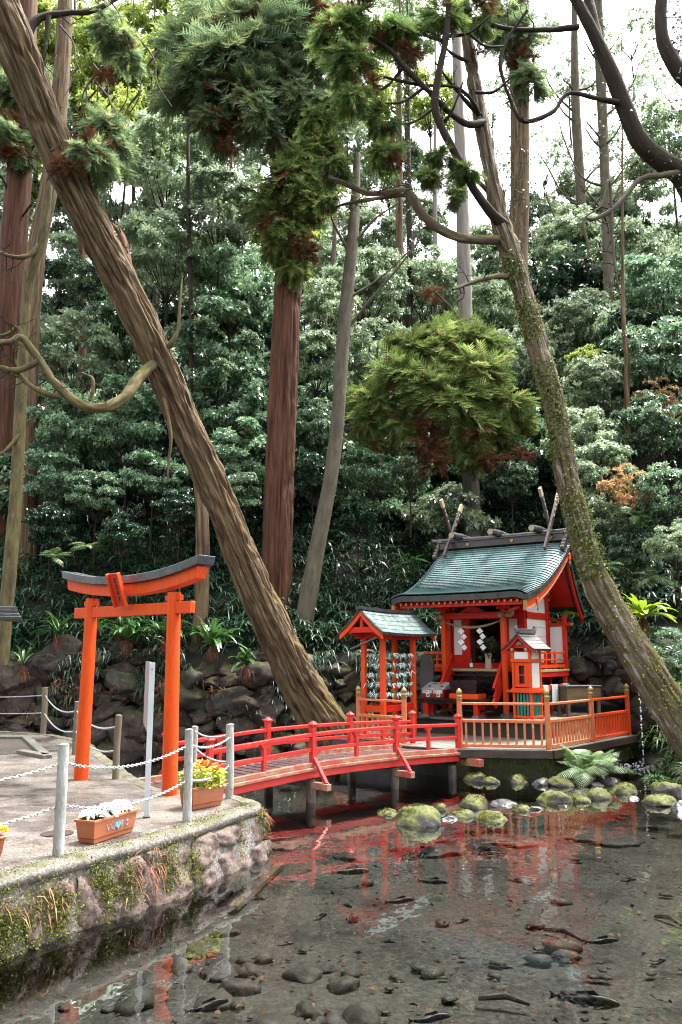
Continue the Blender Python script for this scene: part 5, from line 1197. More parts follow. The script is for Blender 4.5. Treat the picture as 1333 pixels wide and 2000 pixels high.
for mname in ('fish_dark', 'fish_red'):
    a, b, c, d = fish_mesh(); FM[mname] = (a.mesh('body', mname, smooth='all'), b.mesh('tail_fin', mname), c.mesh('dorsal_fin', mname), d.mesh('side_fins', mname))
FS = [(735, 1693, 30, 70, 'tiny dark carp just under the biggest rock reflection'), (1010, 1722, 34, -20, 'small carp right of the white reflections'), (1230, 1720, 36, 12, 'small brown carp near the right edge'), (905, 1800, 38, 24, 'small dark carp below the pond centre'), (760, 1840, 30, -12, 'little dark carp above the sunken stones'), (1060, 1780, 30, 40, 'tiny carp left of the black carp'), (650, 1745, 32, 60, 'small upright carp left of the slim carp'), (560, 1845, 34, 15, 'small carp over the near sunken stones'), (985, 1890, 40, -8, 'dark carp above the long grey carp'), (1290, 1880, 44, 20, 'small carp in the right foreground'),
      (628, 1792, 50, 35, 'dark carp alone in mid pond pointing up right'), (785, 1760, 65, 12, 'slim dark carp left of centre pond'), (850, 1723, 62, -8, 'dark carp below the stepping stones'), (1180, 1839, 70, 5, 'black carp at the right of the pond'), (1150, 1955, 130, -14, 'long grey carp in the right foreground'),
      (845, 1990, 90, 10, 'blue grey carp at the bottom edge'), (955, 1668, 60, -6, 'thin dark carp in the red reflection'), (690, 1703, 80, 4, 'brown carp under the left reflections'), (500, 1756, 46, -6, 'small dark carp beside the sunken plank'), (410, 1965, 95, 22, 'purple grey carp at the bottom left'), (600, 1703, 36, 30, 'small carp under the bridge reflection'), (815, 1672, 90, 30, 'large shadowy carp behind the big mossy rock'),
      (1127, 1686, 28, 0, 'tiny black carp at the right reflections'), (680, 1770, 34, -35, 'little brown carp left of mid pond'), (545, 1640, 60, 8, 'dark carp close to the plaza wall corner')]
for i, (px, py, ln, ang, lab) in enumerate(FS):
    b = ground(px, py, -.78); k = math.hypot(b.x, b.y) / 1600; L_ = ln * k / 1.25
    t = thing('carp', lab, 'fish', b, rad(ang * 1.6), 'carp in the pond'); t.scale = (L_, L_, L_)
    for nm, me in zip(('body', 'tail_fin', 'dorsal_fin', 'side_fins'), FM['fish_dark']): place(nm, me, t)
# thread of water falling beside the terrace and its splash
rg = np.random.default_rng(2); pts = [(6.52 + rg.normal() * .008, 18.3, z) for z in np.linspace(.95, WZ, 26)]
mt = bpy.data.materials.new('falling_water'); mt.use_nodes = True; MATS['falling_water'] = mt; bb = mt.node_tree.nodes['Principled BSDF']; bb.inputs['Base Color'].default_value = (.85, .9, .95, 1); bb.inputs['Roughness'].default_value = .1; bb.inputs['Transmission Weight'].default_value = .4
fl = MB()
for i in range(25):
    if i % 3 != 2: fl.tube([pts[i], pts[i + 1]], [.014 + rg.random() * .008, .012], 7)
tag(fl.build('falling_water', 'falling_water', smooth='all'), 'thin thread of water falling beside the fence end', 'water', kind='stuff')
fm = MB()
for i in range(140): fm.lathe([(.001, 0), (rg.uniform(.015, .04), .008), (.001, rg.uniform(.012, .03))], 6, (6.1 + rg.normal() * .45, 17.3 + rg.normal() * .35, WZ))
tag(fm.build('water_foam', 'foam', smooth='all'), 'pale foam where the falling water meets the pond', 'foam', kind='stuff')

# ================================================================== FERNS AND LOW PLANTS
def frond(rg, L_, droop, az, el, npin=15, wmax=.22, P0=np.zeros(3)):
    """a feather frond: arching stalk with paired leaflets"""
    t = np.linspace(.08, 1, npin); c = np.array([math.cos(az), math.sin(az), 0]); s = np.array([-math.sin(az), math.cos(az), 0])
    x = L_ * t * math.cos(el); z = L_ * t * math.sin(el) - droop * L_ * t ** 2
    C = P0 + c * x[:, None] + np.array([0, 0, 1]) * z[:, None]; T = unit(np.gradient(C, axis=0))
    w = L_ * wmax * np.sin(PI * np.clip(t, .05, 1) ** .75) + .01
    parts = []
    rd_ = rg.random() * .6
    for sg_ in (-1, 1):
        D = s * sg_ + T * .55 + np.array([0, 0, -.15]); parts.append(ribbons(C, D, w, w * .085 + .004, rg, bend=.25, up=np.broadcast_to(np.cross(T, s), T.shape) + rg.normal(size=T.shape) * .15, rnd=np.clip(rd_ + rg.random(npin) * .4, 0, 1)))
    parts.append(ribbons(C[:-1], np.diff(C, axis=0), np.linalg.norm(np.diff(C, axis=0), axis=1) * 1.05, .008, rg, bend=0, up=np.broadcast_to(np.array([0, 0, 1.0]), C[:-1].shape) + .01, seg=1))
    return merge(parts)
def fern(loc, n, L_, m, label, seed, el=(.5, 1.2), front=False, group=None, sub=True):
    rg = np.random.default_rng(seed); parts = []
    for k in range(n):
        az = rg.uniform(PI * .9, PI * 2.15) if front and rg.random() < .75 else rg.random() * 2 * PI
        parts.append(frond(rg, L_ * rg.uniform(.65, 1.05), rg.uniform(.35, .75), az, rg.uniform(*el), 24))
    V, F, r = merge(parts); o = place('fern', np_mesh('fern', V, F, m, r), None, loc)
    return tag(o, label, 'fern', group)
fern((4.5, 15.55, -.45), 26, 1.15, 'fern_pale', 'big pale green fern at the foot of the terrace corner', 3, (.45, 1.35), True)
fern((4.2, 15.95, -.40), 16, .75, 'fern_green', 'darker fern tucked behind the big fern at the fence', 4, (.3, 1.2), True)
def nest_fern(loc, n, L_, w, m, label, seed, group='birds nest ferns on the boulder wall', el=(.35, 1.3), roots=True):
    t = thing('nest_fern', label, 'fern', loc, 0, group); rg = np.random.default_rng(seed); Vs = []
    parts = []
    for k in range(n):
        az = rg.random() * 2 * PI; e = rg.uniform(*el); l = L_ * rg.uniform(.7, 1.1); seg = 8; ww = w * rg.uniform(.75, 1.1); dr_ = rg.uniform(.35, .8)
        c = np.array([math.cos(az), math.sin(az), 0]); s = np.array([-math.sin(az), math.cos(az), 0]); tt = np.linspace(0, 1, seg + 1)
        C = c * (l * tt * math.cos(e))[:, None] + np.array([0, 0, 1]) * (l * tt * math.sin(e) - dr_ * l * tt ** 2.3 * .8)[:, None]
        wd = ww * np.sin(PI * np.clip(tt * .86 + .09, 0, 1)) ** .8; wav = 1 + .10 * np.sin(tt * 26 + k)
        up = np.cross(unit(np.gradient(C, axis=0)), s)
        A = C + s * (wd * wav)[:, None] * .5 + up * (wd * .16)[:, None] * -1 * -1; Bv = C - s * (wd * wav)[:, None] * .5 + up * (wd * .16)[:, None]
        V = np.stack([A, C, Bv], 1).reshape(-1, 3); F = np.array([q for i in range(seg) for q in ((3 * i, 3 * i + 1, 3 * i + 4, 3 * i + 3), (3 * i + 1, 3 * i + 2, 3 * i + 5, 3 * i + 4))])
        parts.append((V, F, np.full(len(V), np.clip(rg.random() * .8 + e * .15, 0, 1))))
    V, F, r = merge(parts); place('leaf_rosette', np_mesh('leaf_rosette', V, F, m, r, smooth=True), t)
    if roots:
        nn = 110; a = rg.random(nn) * 6.283; P = np.stack([np.cos(a) * rg.random(nn) * .16, np.sin(a) * rg.random(nn) * .16, -rg.random(nn) * .18], -1)
        V, F, r = ribbons(P, rg.normal(size=(nn, 3)) * .3 + [0, 0, -1], rg.uniform(.10, .26, nn), .014, rg, bend=.3); place('root_beard', np_mesh('root_beard', V, F, 'litter', r), t)
nest_fern(at(238, 1228, 20.6), 22, 1.15, .15, 'nest_dark', 'dark birds nest fern left of the left torii pillar', 1)
nest_fern(at(248, 1250, 20.2), 24, 1.1, .15, 'nest_dark', 'glossy birds nest fern seen between the torii pillars', 2)
nest_fern(at(320, 1245, 20.5), 24, 1.1, .14, 'nest_dark', 'birds nest fern half hidden by the right torii pillar', 3)
nest_fern(at(412, 1262, 20.2), 32, 1.25, .15, 'nest_dark', 'largest birds nest fern right of the torii', 4)
nest_fern(at(482, 1300, 19.9), 16, .75, .14, 'nest_dark', 'small upright birds nest fern beside the leaning trunk', 5)
nest_fern(at(45, 1298, 20.0), 16, .95, .06, 'nest_dark', 'thin leaved fern low on the wall at the far left', 6)
nest_fern(at(115, 1238, 20.6), 20, 1.0, .14, 'nest_dark', 'birds nest fern above the wall left of the torii', 7)
nest_fern(at(1256, 1208, 17.7), 34, .92, .17, 'nest_lime', 'bright lime birds nest fern right of the leaning ivy tree', 8, 'lime birds nest ferns', (.3, 1.35))
nest_fern(at(1104, 1205, 20.9), 24, .75, .13, 'nest_lime', 'lime birds nest fern behind the shrine gable', 9, 'lime birds nest ferns', (.3, 1.35))
def grass_clump(loc, n, L_, w, m, label, seed):
    rg = np.random.default_rng(seed); a = rg.random(n) * 6.283; e = rg.uniform(.25, 1.4, n); D = np.stack([np.cos(a) * np.cos(e), np.sin(a) * np.cos(e), np.sin(e)], -1)
    V, F, r = ribbons(np.stack([np.cos(a), np.sin(a), 0 * a], -1) * .05, D, rg.uniform(.6, 1.1, n) * L_, w, rg, bend=rg.uniform(.4, .9, n), seg=4)
    tag(place('leafy_clump', np_mesh('leafy_clump', V, F, m, r), None, loc), label, 'plant')
grass_clump((5.72, 15.5, WZ), 150, .34, .035, 'fern_green', 'low leafy clump at the water edge on the right', 21)
grass_clump((6.25, 15.2, -.35), 150, .40, .03, 'leaf_pale', 'grassy clump on the right bank below the leaning tree', 22)
# ================================================================== TREES
def wp(rows, ref=None):
    """(px, py, distance, width in px) along a trunk -> world (x,y,z,radius)"""
    out = []
    for px, py, Y, w in rows:
        p = at(px, py, Y); out.append((p.x, p.y, p.z, w * math.hypot(p.x, p.y, p.z - 1.7) / 1650 / 2))
    return out
def shift(path, o): return [(x - o[0], y - o[1], z - o[2], r) for x, y, z, r in path]
def tree(name, label, rows, m, cat='tree', slim=1.0, group=None, nseg=24, nring=60, amp=.02, kr=9, kl=.7, flare=0, seed=1, root_down=1.0, twist=0.0):
    path = [(x, y, z, r * slim) for x, y, z, r in wp(rows)]; b = path[0]; base = (b[0], b[1], b[2])
    t = thing(name, label, cat, base, 0, group)
    d = np.array(path[0][:3]) - np.array(path[1][:3]); d /= np.linalg.norm(d)
    if root_down: path = [tuple(np.array(path[0][:3]) + d * root_down * np.array([.5, .5, 1])) + (path[0][3] * 1.08,)] + path
    place('trunk', trunk_mesh('trunk', shift(path, base), m, nseg, nring, amp, kr, kl, flare, seed, twist), t)
    return t, base
def branch(t, base, rows, m, nseg=10, nring=26, amp=.008, seed=2, name='branch', twigs=None):
    path = shift([(x, y, z, r * .72) for x, y, z, r in wp(rows)], base); o = place(name, trunk_mesh(name, path, m, nseg, nring, amp * 2, 10, 2.5, 0, seed), t)
    k = (0 if name != 'branch' or len(rows) < 4 else len(rows)) if twigs is None else twigs
    if k:
        C, s = catmull(path, 40); mb = MB(); rr = random.Random(int(rows[0][0] * 7 + rows[0][1]))
        for q in range(k + 2):
            i = rr.randint(14, 39); p = Vector(C[i, :3]); d = Vector((rr.gauss(0, 1), rr.gauss(0, .6), rr.gauss(-.1, .8))).normalized(); l = rr.uniform(.25, .9); r = min(.016, C[i, 3] * .4)
            pts = [p]
            for w in range(5): d = (d + Vector((rr.gauss(0, .35), rr.gauss(0, .35), rr.gauss(0, .35)))).normalized(); pts.append(pts[-1] + d * l / 5)
            mb.tube(pts, [r * (1 - w / 6.5) for w in range(6)], 5)
            for w in (2, 3, 4):
                e = (d + Vector((rr.gauss(0, 1), rr.gauss(0, 1), rr.gauss(0, 1)))).normalized(); mb.tube([pts[w], pts[w] + e * l * .2, pts[w] + e * l * .35 + Vector((rr.gauss(0, .04), 0, rr.gauss(0, .04)))], [r * .5, r * .35, r * .15], 4)
        tag(mb.build('twigs', 'twig', t), None, None, kind='stuff')
    return o

# --- cedar foliage: drooping sprays of needle shoots
def spray_template():
    rg = np.random.default_rng(3); parts = []
    def strand(P, D, L_, W):
        for k in range(2):
            up = np.array([[0, 0, 1.0]]) if k == 0 else np.cross(D, [[0, 0, 1.0]])
            parts.append(ribbons(np.array([P]), np.array([D]) if np.ndim(D) == 1 else D, L_, W, rg, bend=-.12, up=up + 1e-3, rnd=np.array([.5]), seg=2))
    for k in range(5):
        t = k / 5; strand(np.array([.42 * t, 0, -.16 * t * t]), np.array([[1, 0, -.4 * t]]), .12, .024)
    for k in range(17):
        t = .06 + .94 * k / 17; s = 1 if k % 2 else -1
        P = np.array([.42 * t, 0, -.16 * t * t]); D = np.array([[.75, s * (.85 - .3 * t), rg.uniform(-.35, .25) - .2 * t]])
        strand(P, D, .22 * (1 - .45 * t), .019)
    V, F, r = merge(parts); return V, F
SPV, SPF = spray_template()
def sprays(P, D, S, rg):
    """place the spray at P, pointing along D, size S"""
    n = len(P); X = unit(D); Y_ = unit(np.cross(np.broadcast_to([0, 0, 1.0], X.shape) + rg.normal(size=X.shape) * .3, X)); Z = np.cross(X, Y_)
    v = SPV[None] * S[:, None, None]
    V = P[:, None] + v[..., :1] * X[:, None] + v[..., 1:2] * Y_[:, None] + v[..., 2:] * Z[:, None]
    F = (np.arange(n)[:, None, None] * len(SPV) + SPF[None]).reshape(-1, 4)
    return V.reshape(-1, 3), F, np.repeat(np.clip(rg.random(n), 0, 1), len(SPV))
def cedar_clump_mesh(m, n, seed, dead=.10, inner=.25, size=(.75, 1.5)):
    """a tuft of foliage about 1 m in radius: boughs carrying drooping sprays"""
    rg = np.random.default_rng(seed); nb = 13
    bd = unit(rg.normal(size=(nb, 3)) * [1, 1, .75] + [0, 0, .1]); bl = rg.uniform(.45, .95, nb)
    bi = rg.integers(0, nb, n); t = rg.uniform(.25, 1, n) ** .7; d = sphere_dirs(n, rg)
    P = bd[bi] * (bl[bi] * t)[:, None] + d * .16 - np.array([0, 0, .22]) * (t ** 2)[:, None]
    D = bd[bi] * .75 + d * .55 + np.array([0, 0, -.28])
    V, F, r = sprays(P - unit(D) * .12, D, rg.uniform(*size, n), rg)
    isd = (t < .5) & (rg.random(n) < .15 + dead) | (rg.random(n) < dead * .4)
    mi = np.repeat(isd.astype(int), len(SPF)); return np_mesh('foliage', V, F, [m, 'cedar_dead'], r, mi)
CED = {k: [cedar_clump_mesh(k, 330, 10 + i + hash_, .06) for i in range(3)] for k, hash_ in (('cedar_green', 0), ('cedar_bright', 7), ('cedar_blue', 14))}
CED_DEAD = cedar_clump_mesh('cedar_dead', 110, 55, 1.0, .5, (.7, 1.3))
def clumps(t, base, rows, kind, dead=False):
    for (px, py, Y, r) in rows:
        p = at(px, py, Y) - Vector(base); s = r * math.hypot(1, .3) * Y / 1600
        place('foliage', CED_DEAD if dead else random.choice(CED[kind]), t, p, (random.uniform(-.2, .2), random.uniform(-.2, .2), random.uniform(0, 6.28)), (s, s, s * random.uniform(.85, 1.05)))

# --- hero 1: the great leaning cedar
T1, B1 = tree('leaning_cedar', 'huge leaning cedar trunk crossing the view above the torii and bridge', [(650, 1452, 18.9, 122), (628, 1410, 18.8, 106), (582, 1330, 18.6, 92), (545, 1250, 18.3, 82), (478, 1100, 17.9, 76), (408, 930, 17.3, 73), (345, 790, 16.8, 71), (305, 690, 16.4, 72), (235, 545, 15.8, 71), (160, 400, 15.2, 72), (90, 240, 14.6, 72), (40, 110, 14.1, 78), (-20, -30, 13.6, 80), (-80, -200, 13.0, 78)],
              'bark_cedar', slim=.80, nseg=170, nring=330, amp=.10, kr=8.5, kl=.85, flare=.07, seed=5, root_down=.5, twist=.05)
branch(T1, B1, [(305, 708, 16.3, 26), (275, 735, 15.9, 30), (240, 778, 15.5, 28), (195, 797, 15.2, 26), (150, 785, 15.0, 23), (105, 745, 14.8, 21), (75, 700, 14.7, 19), (42, 660, 14.6, 18), (20, 668, 14.5, 17), (-30, 672, 14.4, 15)], 'bark_moss', 22, 90, .013)
branch(T1, B1, [(118, 775, 14.9, 12), (80, 765, 14.8, 13), (40, 735, 14.8, 12), (28, 700, 14.7, 9)], 'bark_moss')
branch(T1, B1, [(75, 705, 14.7, 16), (40, 722, 14.7, 14), (0, 718, 14.6, 12), (-40, 715, 14.6, 10)], 'bark_moss')
branch(T1, B1, [(42, 662, 14.6, 13), (35, 640, 14.6, 10), (15, 652, 14.6, 8), (-20, 658, 14.6, 7)], 'bark_moss')
branch(T1, B1, [(175, 782, 15.1, 10), (182, 760, 15.1, 8), (180, 738, 15.1, 7), (160, 728, 15.1, 5)], 'bark_moss')
branch(T1, B1, [(318, 685, 16.3, 18), (335, 670, 16.2, 14), (348, 640, 16.2, 9), (352, 590, 16.2, 7), (356, 540, 16.3, 4)], 'bark_moss')
branch(T1, B1, [(318, 770, 16.5, 7), (328, 810, 16.4, 10), (334, 860, 16.4, 9), (330, 900, 16.4, 8), (328, 940, 16.4, 5)], 'bark_cedar', name='hanging_bark')
branch(T1, B1, [(255, 560, 15.9, 30), (243, 480, 16.2, 20), (232, 452, 16.3, 15), (210, 432, 16.4, 10)], 'bark_red')
clumps(T1, B1, [(165, 300, 14.7, 62), (205, 260, 15.2, 60), (215, 330, 15.4, 45)], 'cedar_blue'); clumps(T1, B1, [(130, 330, 14.5, 45), (180, 285, 14.8, 40)], 'cedar_green', True)
branch(T1, B1, [(40, 110, 14.3, 22), (70, 40, 14.4, 18), (130, 25, 14.6, 14), (180, 20, 14.8, 12), (240, -10, 15, 8)], 'bark_dark')
branch(T1, B1, [(95, 30, 14.4, 11), (90, 80, 14.4, 9), (85, 130, 14.4, 7), (92, 175, 14.3, 6)], 'bark_dark')
clumps(T1, B1, [(225, 60, 15.2, 55), (250, 120, 15.6, 35)], 'cedar_blue'); clumps(T1, B1, [(205, 150, 15.2, 28), (240, 90, 15.4, 36)], 'cedar_green', True)

for k in range(16):
    x0, y0 = random.uniform(60, 330), random.uniform(-20, 250); s = random.choice((-1, 1)); l = random.uniform(50, 130)
    branch(T1, B1, [(x0, y0, 17, 5), (x0 + s * l * .3, y0 + l * .4, 16.9, 4), (x0 + s * l * .35, y0 + l * .8, 16.8, 3), (x0 + s * l * .6, y0 + l * 1.2, 16.7, 1.5)], 'bark_dark', 6, 16, .004, k, 'twig')
# --- hero 2: ivy clad tree leaning in front of the shrine
T2, B2 = tree('leaning_ivy_tree', 'leaning tree with moss and ivy on its trunk at the right of the shrine', [(1420, 1545, 14.9, 92), (1355, 1450, 15.0, 88), (1290, 1350, 15.2, 80), (1225, 1245, 15.4, 74), (1168, 1140, 15.6, 66), (1132, 1030, 15.8, 58), (1108, 930, 15.9, 54), (1085, 800, 16.0, 50), (1052, 680, 16.2, 49), (1022, 575, 16.3, 46), (997, 490, 16.4, 46), (975, 420, 16.5, 40), (952, 300, 16.6, 31), (930, 180, 16.8, 27), (912, 60, 16.9, 23), (900, -60, 17.1, 20), (890, -200, 17.3, 14)],
              'bark_ivy', slim=.78, nseg=120, nring=300, amp=.065, kr=10, kl=1.1, flare=.06, seed=9, root_down=.6, twist=.12)
branch(T2, B2, [(985, 468, 16.5, 26), (955, 468, 16.2, 24), (905, 465, 15.9, 23), (862, 448, 15.7, 23), (828, 420, 15.6, 24), (805, 385, 15.5, 22), (790, 372, 15.5, 16), (755, 375, 15.4, 13), (720, 378, 15.3, 14), (680, 360, 15.2, 14), (640, 345, 15, 12)], 'bark_ivy', 16, 50)
branch(T2, B2, [(790, 378, 15.5, 13), (750, 385, 15.6, 11), (690, 395, 15.7, 9), (650, 405, 15.8, 6)], 'bark_ivy')
branch(T2, B2, [(985, 440, 16.4, 32), (960, 415, 16.2, 24), (930, 375, 16.0, 22), (915, 345, 15.9, 20), (885, 290, 15.7, 20), (862, 245, 15.6, 19), (850, 205, 15.5, 18), (858, 140, 15.4, 16), (872, 70, 15.3, 15), (880, -40, 15.2, 13)], 'bark_dark', 14, 50)
branch(T2, B2, [(945, 240, 16.6, 20), (915, 242, 16.3, 17), (885, 225, 16, 14), (860, 200, 15.8, 13), (830, 170, 15.7, 12), (790, 130, 15.6, 12), (760, 95, 15.5, 10), (700, 60, 15.4, 7)], 'bark_dark')
branch(T2, B2, [(995, 540, 16.3, 18), (965, 540, 16, 14), (920, 552, 15.7, 12), (885, 565, 15.5, 8)], 'bark_ivy')
branch(T2, B2, [(938, 225, 16.6, 13), (905, 190, 16.4, 9), (880, 160, 16.3, 7), (850, 120, 16.2, 5)], 'bark_dark'); branch(T2, B2, [(960, 380, 16.6, 10), (935, 355, 16.4, 9), (915, 350, 16.3, 6)], 'bark_ivy')
branch(T2, B2, [(940, 235, 16.7, 10), (925, 200, 16.3, 9), (890, 170, 16, 8), (820, 165, 15.8, 7), (750, 150, 15.6, 5)], 'bark_dark')
for (x0, y0, x1, y1) in ((870, 80, 780, 20), (850, 210, 760, 240), (862, 245, 905, 160), (830, 170, 740, 200), (872, 70, 960, 30), (912, 60, 985, 90), (930, 180, 1000, 150), (915, 120, 840, 50), (790, 130, 720, 180)):
    branch(T2, B2, [(x0, y0, 16, 8), ((x0 + x1) / 2, (y0 + y1) / 2 + 14, 15.8, 6), (x1, y1, 15.6, 3)], 'bark_dark', 7, 14)
clumps(T2, B2, [(690, 120, 15.4, 62), (725, 40, 15.6, 70), (790, 60, 15.8, 60), (660, 60, 15.5, 60), (690, 190, 15.3, 42), (755, 300, 15.4, 45), (745, 235, 15.4, 40), (860, 300, 15.6, 38), (905, 330, 15.8, 36), (655, 330, 15.2, 42), (860, 30, 15.6, 55), (930, 30, 16.2, 50), (620, 230, 15.6, 40), (835, 345, 15.5, 30), (890, 385, 15.7, 30), (640, 395, 15.8, 26)], 'cedar_green')
clumps(T2, B2, [(770, 320, 15.4, 30), (850, 360, 15.6, 26), (720, 170, 15.4, 36), (885, 400, 15.7, 22), (800, 110, 15.7, 40), (935, 100, 16.5, 20), (690, 40, 15.5, 44), (950, 5, 16, 30)], 'cedar_green', True)
# ivy leaves on its trunk
def ivy_on(t, base, rows, n, m, spread, seed, size=(.04, .085), face=None):
    rg = np.random.default_rng(seed); C, s = catmull([(x, y, z, q * .78) for x, y, z, q in wp(rows)], 160); T = unit(np.gradient(C[:, :3], axis=0)); i = rg.integers(0, 160, n)
    keep = vnoise(np.stack([i * .12, rg.normal(size=n) * .4, 0 * i], -1), seed) > -.25; i = i[keep]; n = len(i)
    d = rg.normal(size=(n, 3)) + (np.array(face) if face is not None else 0); d = unit(d - T[i] * np.sum(d * T[i], 1, keepdims=True)); P = C[i, :3] + d * (C[i, 3] * 1.03 + rg.exponential(spread, n))[:, None] - np.array(base)
    V, F, r = leaves(P, d * .5 + rg.normal(size=(n, 3)) * .8 + [0, 0, -.5], rg.uniform(*size, n), rg.uniform(*size, n) * .8, rg, up=d)
    place('ivy', np_mesh('ivy', V, F, m, r), t)
ivy_on(T2, B2, [(1165, 1130, 15.6, 64), (1108, 930, 15.9, 54), (1085, 800, 16.0, 50), (1052, 680, 16.2, 49), (1022, 575, 16.3, 46), (997, 500, 16.4, 44)], 4600, 'ivy_leaf', .025, 4, (.035, .07), (-.5, -.7, 0))
ivy_on(T2, B2, [(1355, 1450, 15.0, 88), (1225, 1245, 15.4, 74), (1132, 1030, 15.8, 58)], 1100, 'ivy_leaf', .02, 6, (.03, .06), (0, -.6, .5))

# --- the straight red cedar in the middle
T3, B3 = tree('red_cedar', 'straight reddish cedar trunk rising behind the leaning trunk', [(538, 1245, 22.6, 66), (540, 1150, 22.6, 60), (545, 1000, 22.6, 57), (552, 800, 22.6, 54), (560, 600, 22.6, 50), (572, 400, 22.6, 48), (590, 150, 22.6, 42), (598, 0, 22.6, 38), (604, -150, 22.6, 34)],
              'bark_red', nseg=110, nring=260, amp=.075, kr=8.5, kl=.6, flare=.08, seed=14, root_down=1.2)
clumps(T3, B3, [(575, 300, 22.0, 85), (540, 370, 21.8, 78), (610, 360, 22, 76), (560, 440, 21.8, 62), (590, 400, 21.7, 70), (620, 300, 22.2, 66), (540, 480, 22, 42), (575, 520, 22, 42)], 'cedar_bright')
clumps(T3, B3, [(450, 130, 21.6, 110), (520, 90, 21.8, 110), (400, 180, 21.6, 90), (480, 190, 21.4, 95), (380, 110, 22, 80), (560, 170, 21.8, 90), (440, 40, 22, 110), (560, 20, 22.2, 110), (630, 120, 22, 90), (640, 210, 22, 70), (510, 250, 21.4, 60), (410, 240, 21.4, 60)], 'cedar_blue')
clumps(T3, B3, [(530, 440, 21.5, 34), (600, 500, 21.6, 34), (430, 250, 21.2, 45), (448, 290, 21.2, 26), (510, 30, 21.4, 34), (640, 40, 21.4, 60), (560, 350, 21.3, 30), (590, 480, 21.5, 36)], 'cedar_green', True)
branch(T3, B3, [(595, 60, 22.6, 16), (540, 55, 22.3, 12), (480, 70, 22, 8)], 'bark_moss'); branch(T3, B3, [(592, 110, 22.6, 14), (530, 160, 22.2, 10), (460, 180, 21.8, 6)], 'bark_dark')
# --- slim trees between them
T4, B4 = tree('slim_tree', 'slim grey brown tree curving up beside the red cedar', [(588, 1262, 21.6, 34), (600, 1180, 21.6, 36), (622, 1060, 21.7, 32), (645, 940, 21.8, 29), (660, 820, 21.9, 27), (668, 700, 22, 26), (676, 600, 22.1, 25), (688, 480, 22.2, 22), (694, 400, 22.3, 18), (698, 300, 22.4, 12)], 'bark_grey', nseg=36, nring=120, amp=.010, kr=12, kl=1.5, seed=21)
for r_ in ([(680, 640, 22.1, 9), (720, 590, 22, 7), (780, 520, 21.9, 5), (830, 455, 21.8, 3)], [(685, 580, 22.1, 8), (740, 545, 22, 6), (800, 490, 21.8, 3)], [(690, 480, 22.2, 9), (730, 430, 22, 6), (780, 395, 21.9, 4)], [(686, 500, 22.2, 8), (650, 430, 22, 6), (640, 380, 22, 3)]): branch(T4, B4, r_, 'bark_grey', 8, 20)
T5, B5 = tree('slim_tree', 'slim rusty brown trunk behind the right torii pillar', [(388, 1268, 21.4, 30), (393, 1180, 21.4, 29), (396, 1080, 21.4, 27), (393, 980, 21.5, 24), (382, 900, 21.6, 18), (372, 820, 21.8, 14), (350, 740, 22, 10)], 'bark_cedar', nseg=36, nring=90, amp=.012, kr=12, kl=1.5, seed=23)
# --- trees at the left edge
T6, B6 = tree('mossy_tree', 'thin mossy yellow trunk at the far left edge', [(10, 1215, 19.6, 24), (22, 1080, 19.6, 25), (32, 950, 19.6, 23), (40, 800, 19.6, 22), (48, 650, 19.5, 18), (55, 560, 19.5, 16), (80, 470, 19.3, 15), (92, 390, 19.2, 15), (98, 330, 19.1, 13)], 'bark_moss', nseg=30, nring=110, amp=.008, kr=12, kl=2, seed=25)
branch(T6, B6, [(80, 470, 19.3, 13), (62, 495, 19.2, 12), (30, 502, 19.0, 10), (-20, 485, 18.8, 8)], 'bark_moss'); branch(T6, B6, [(38, 850, 19.5, 10), (10, 880, 19.3, 8), (-30, 905, 19.2, 5)], 'bark_moss')
T7, B7 = tree('cedar_tree', 'dark cedar trunk standing behind the mossy tree at the left', [(50, 1000, 24.5, 44), (52, 900, 24.5, 40), (55, 700, 24.5, 37), (70, 500, 24.6, 34), (98, 350, 24.6, 30), (120, 150, 24.6, 26), (130, -50, 24.6, 22)], 'bark_cedar', nseg=50, nring=140, amp=.02, kr=10, kl=.5, seed=27, root_down=2)
T8, B8 = tree('cedar_tree', 'brown cedar trunk cut by the left edge of the view', [(8, 960, 26, 54), (12, 750, 26, 50), (25, 500, 26, 46), (40, 300, 26, 40), (50, 50, 26, 34), (55, -60, 26, 30)], 'bark_red', nseg=50, nring=140, amp=.02, kr=10, kl=.5, seed=29, root_down=3)
for r_ in ([(30, 420, 26, 8), (5, 350, 25.6, 6), (-30, 320, 25.3, 4)], [(36, 330, 26, 8), (70, 280, 25.6, 5), (100, 260, 25.4, 3)], [(22, 560, 26, 8), (-10, 540, 25.6, 5)], [(30, 440, 26, 7), (60, 400, 25.5, 4)]): branch(T8, B8, r_, 'bark_dark', 7, 16)
clumps(T8, B8, [(20, 280, 25.5, 60), (60, 200, 26, 70), (10, 180, 25.5, 50)], 'cedar_blue'); clumps(T8, B8, [(30, 310, 25.3, 46), (15, 240, 25.3, 40)], 'cedar_green', True)
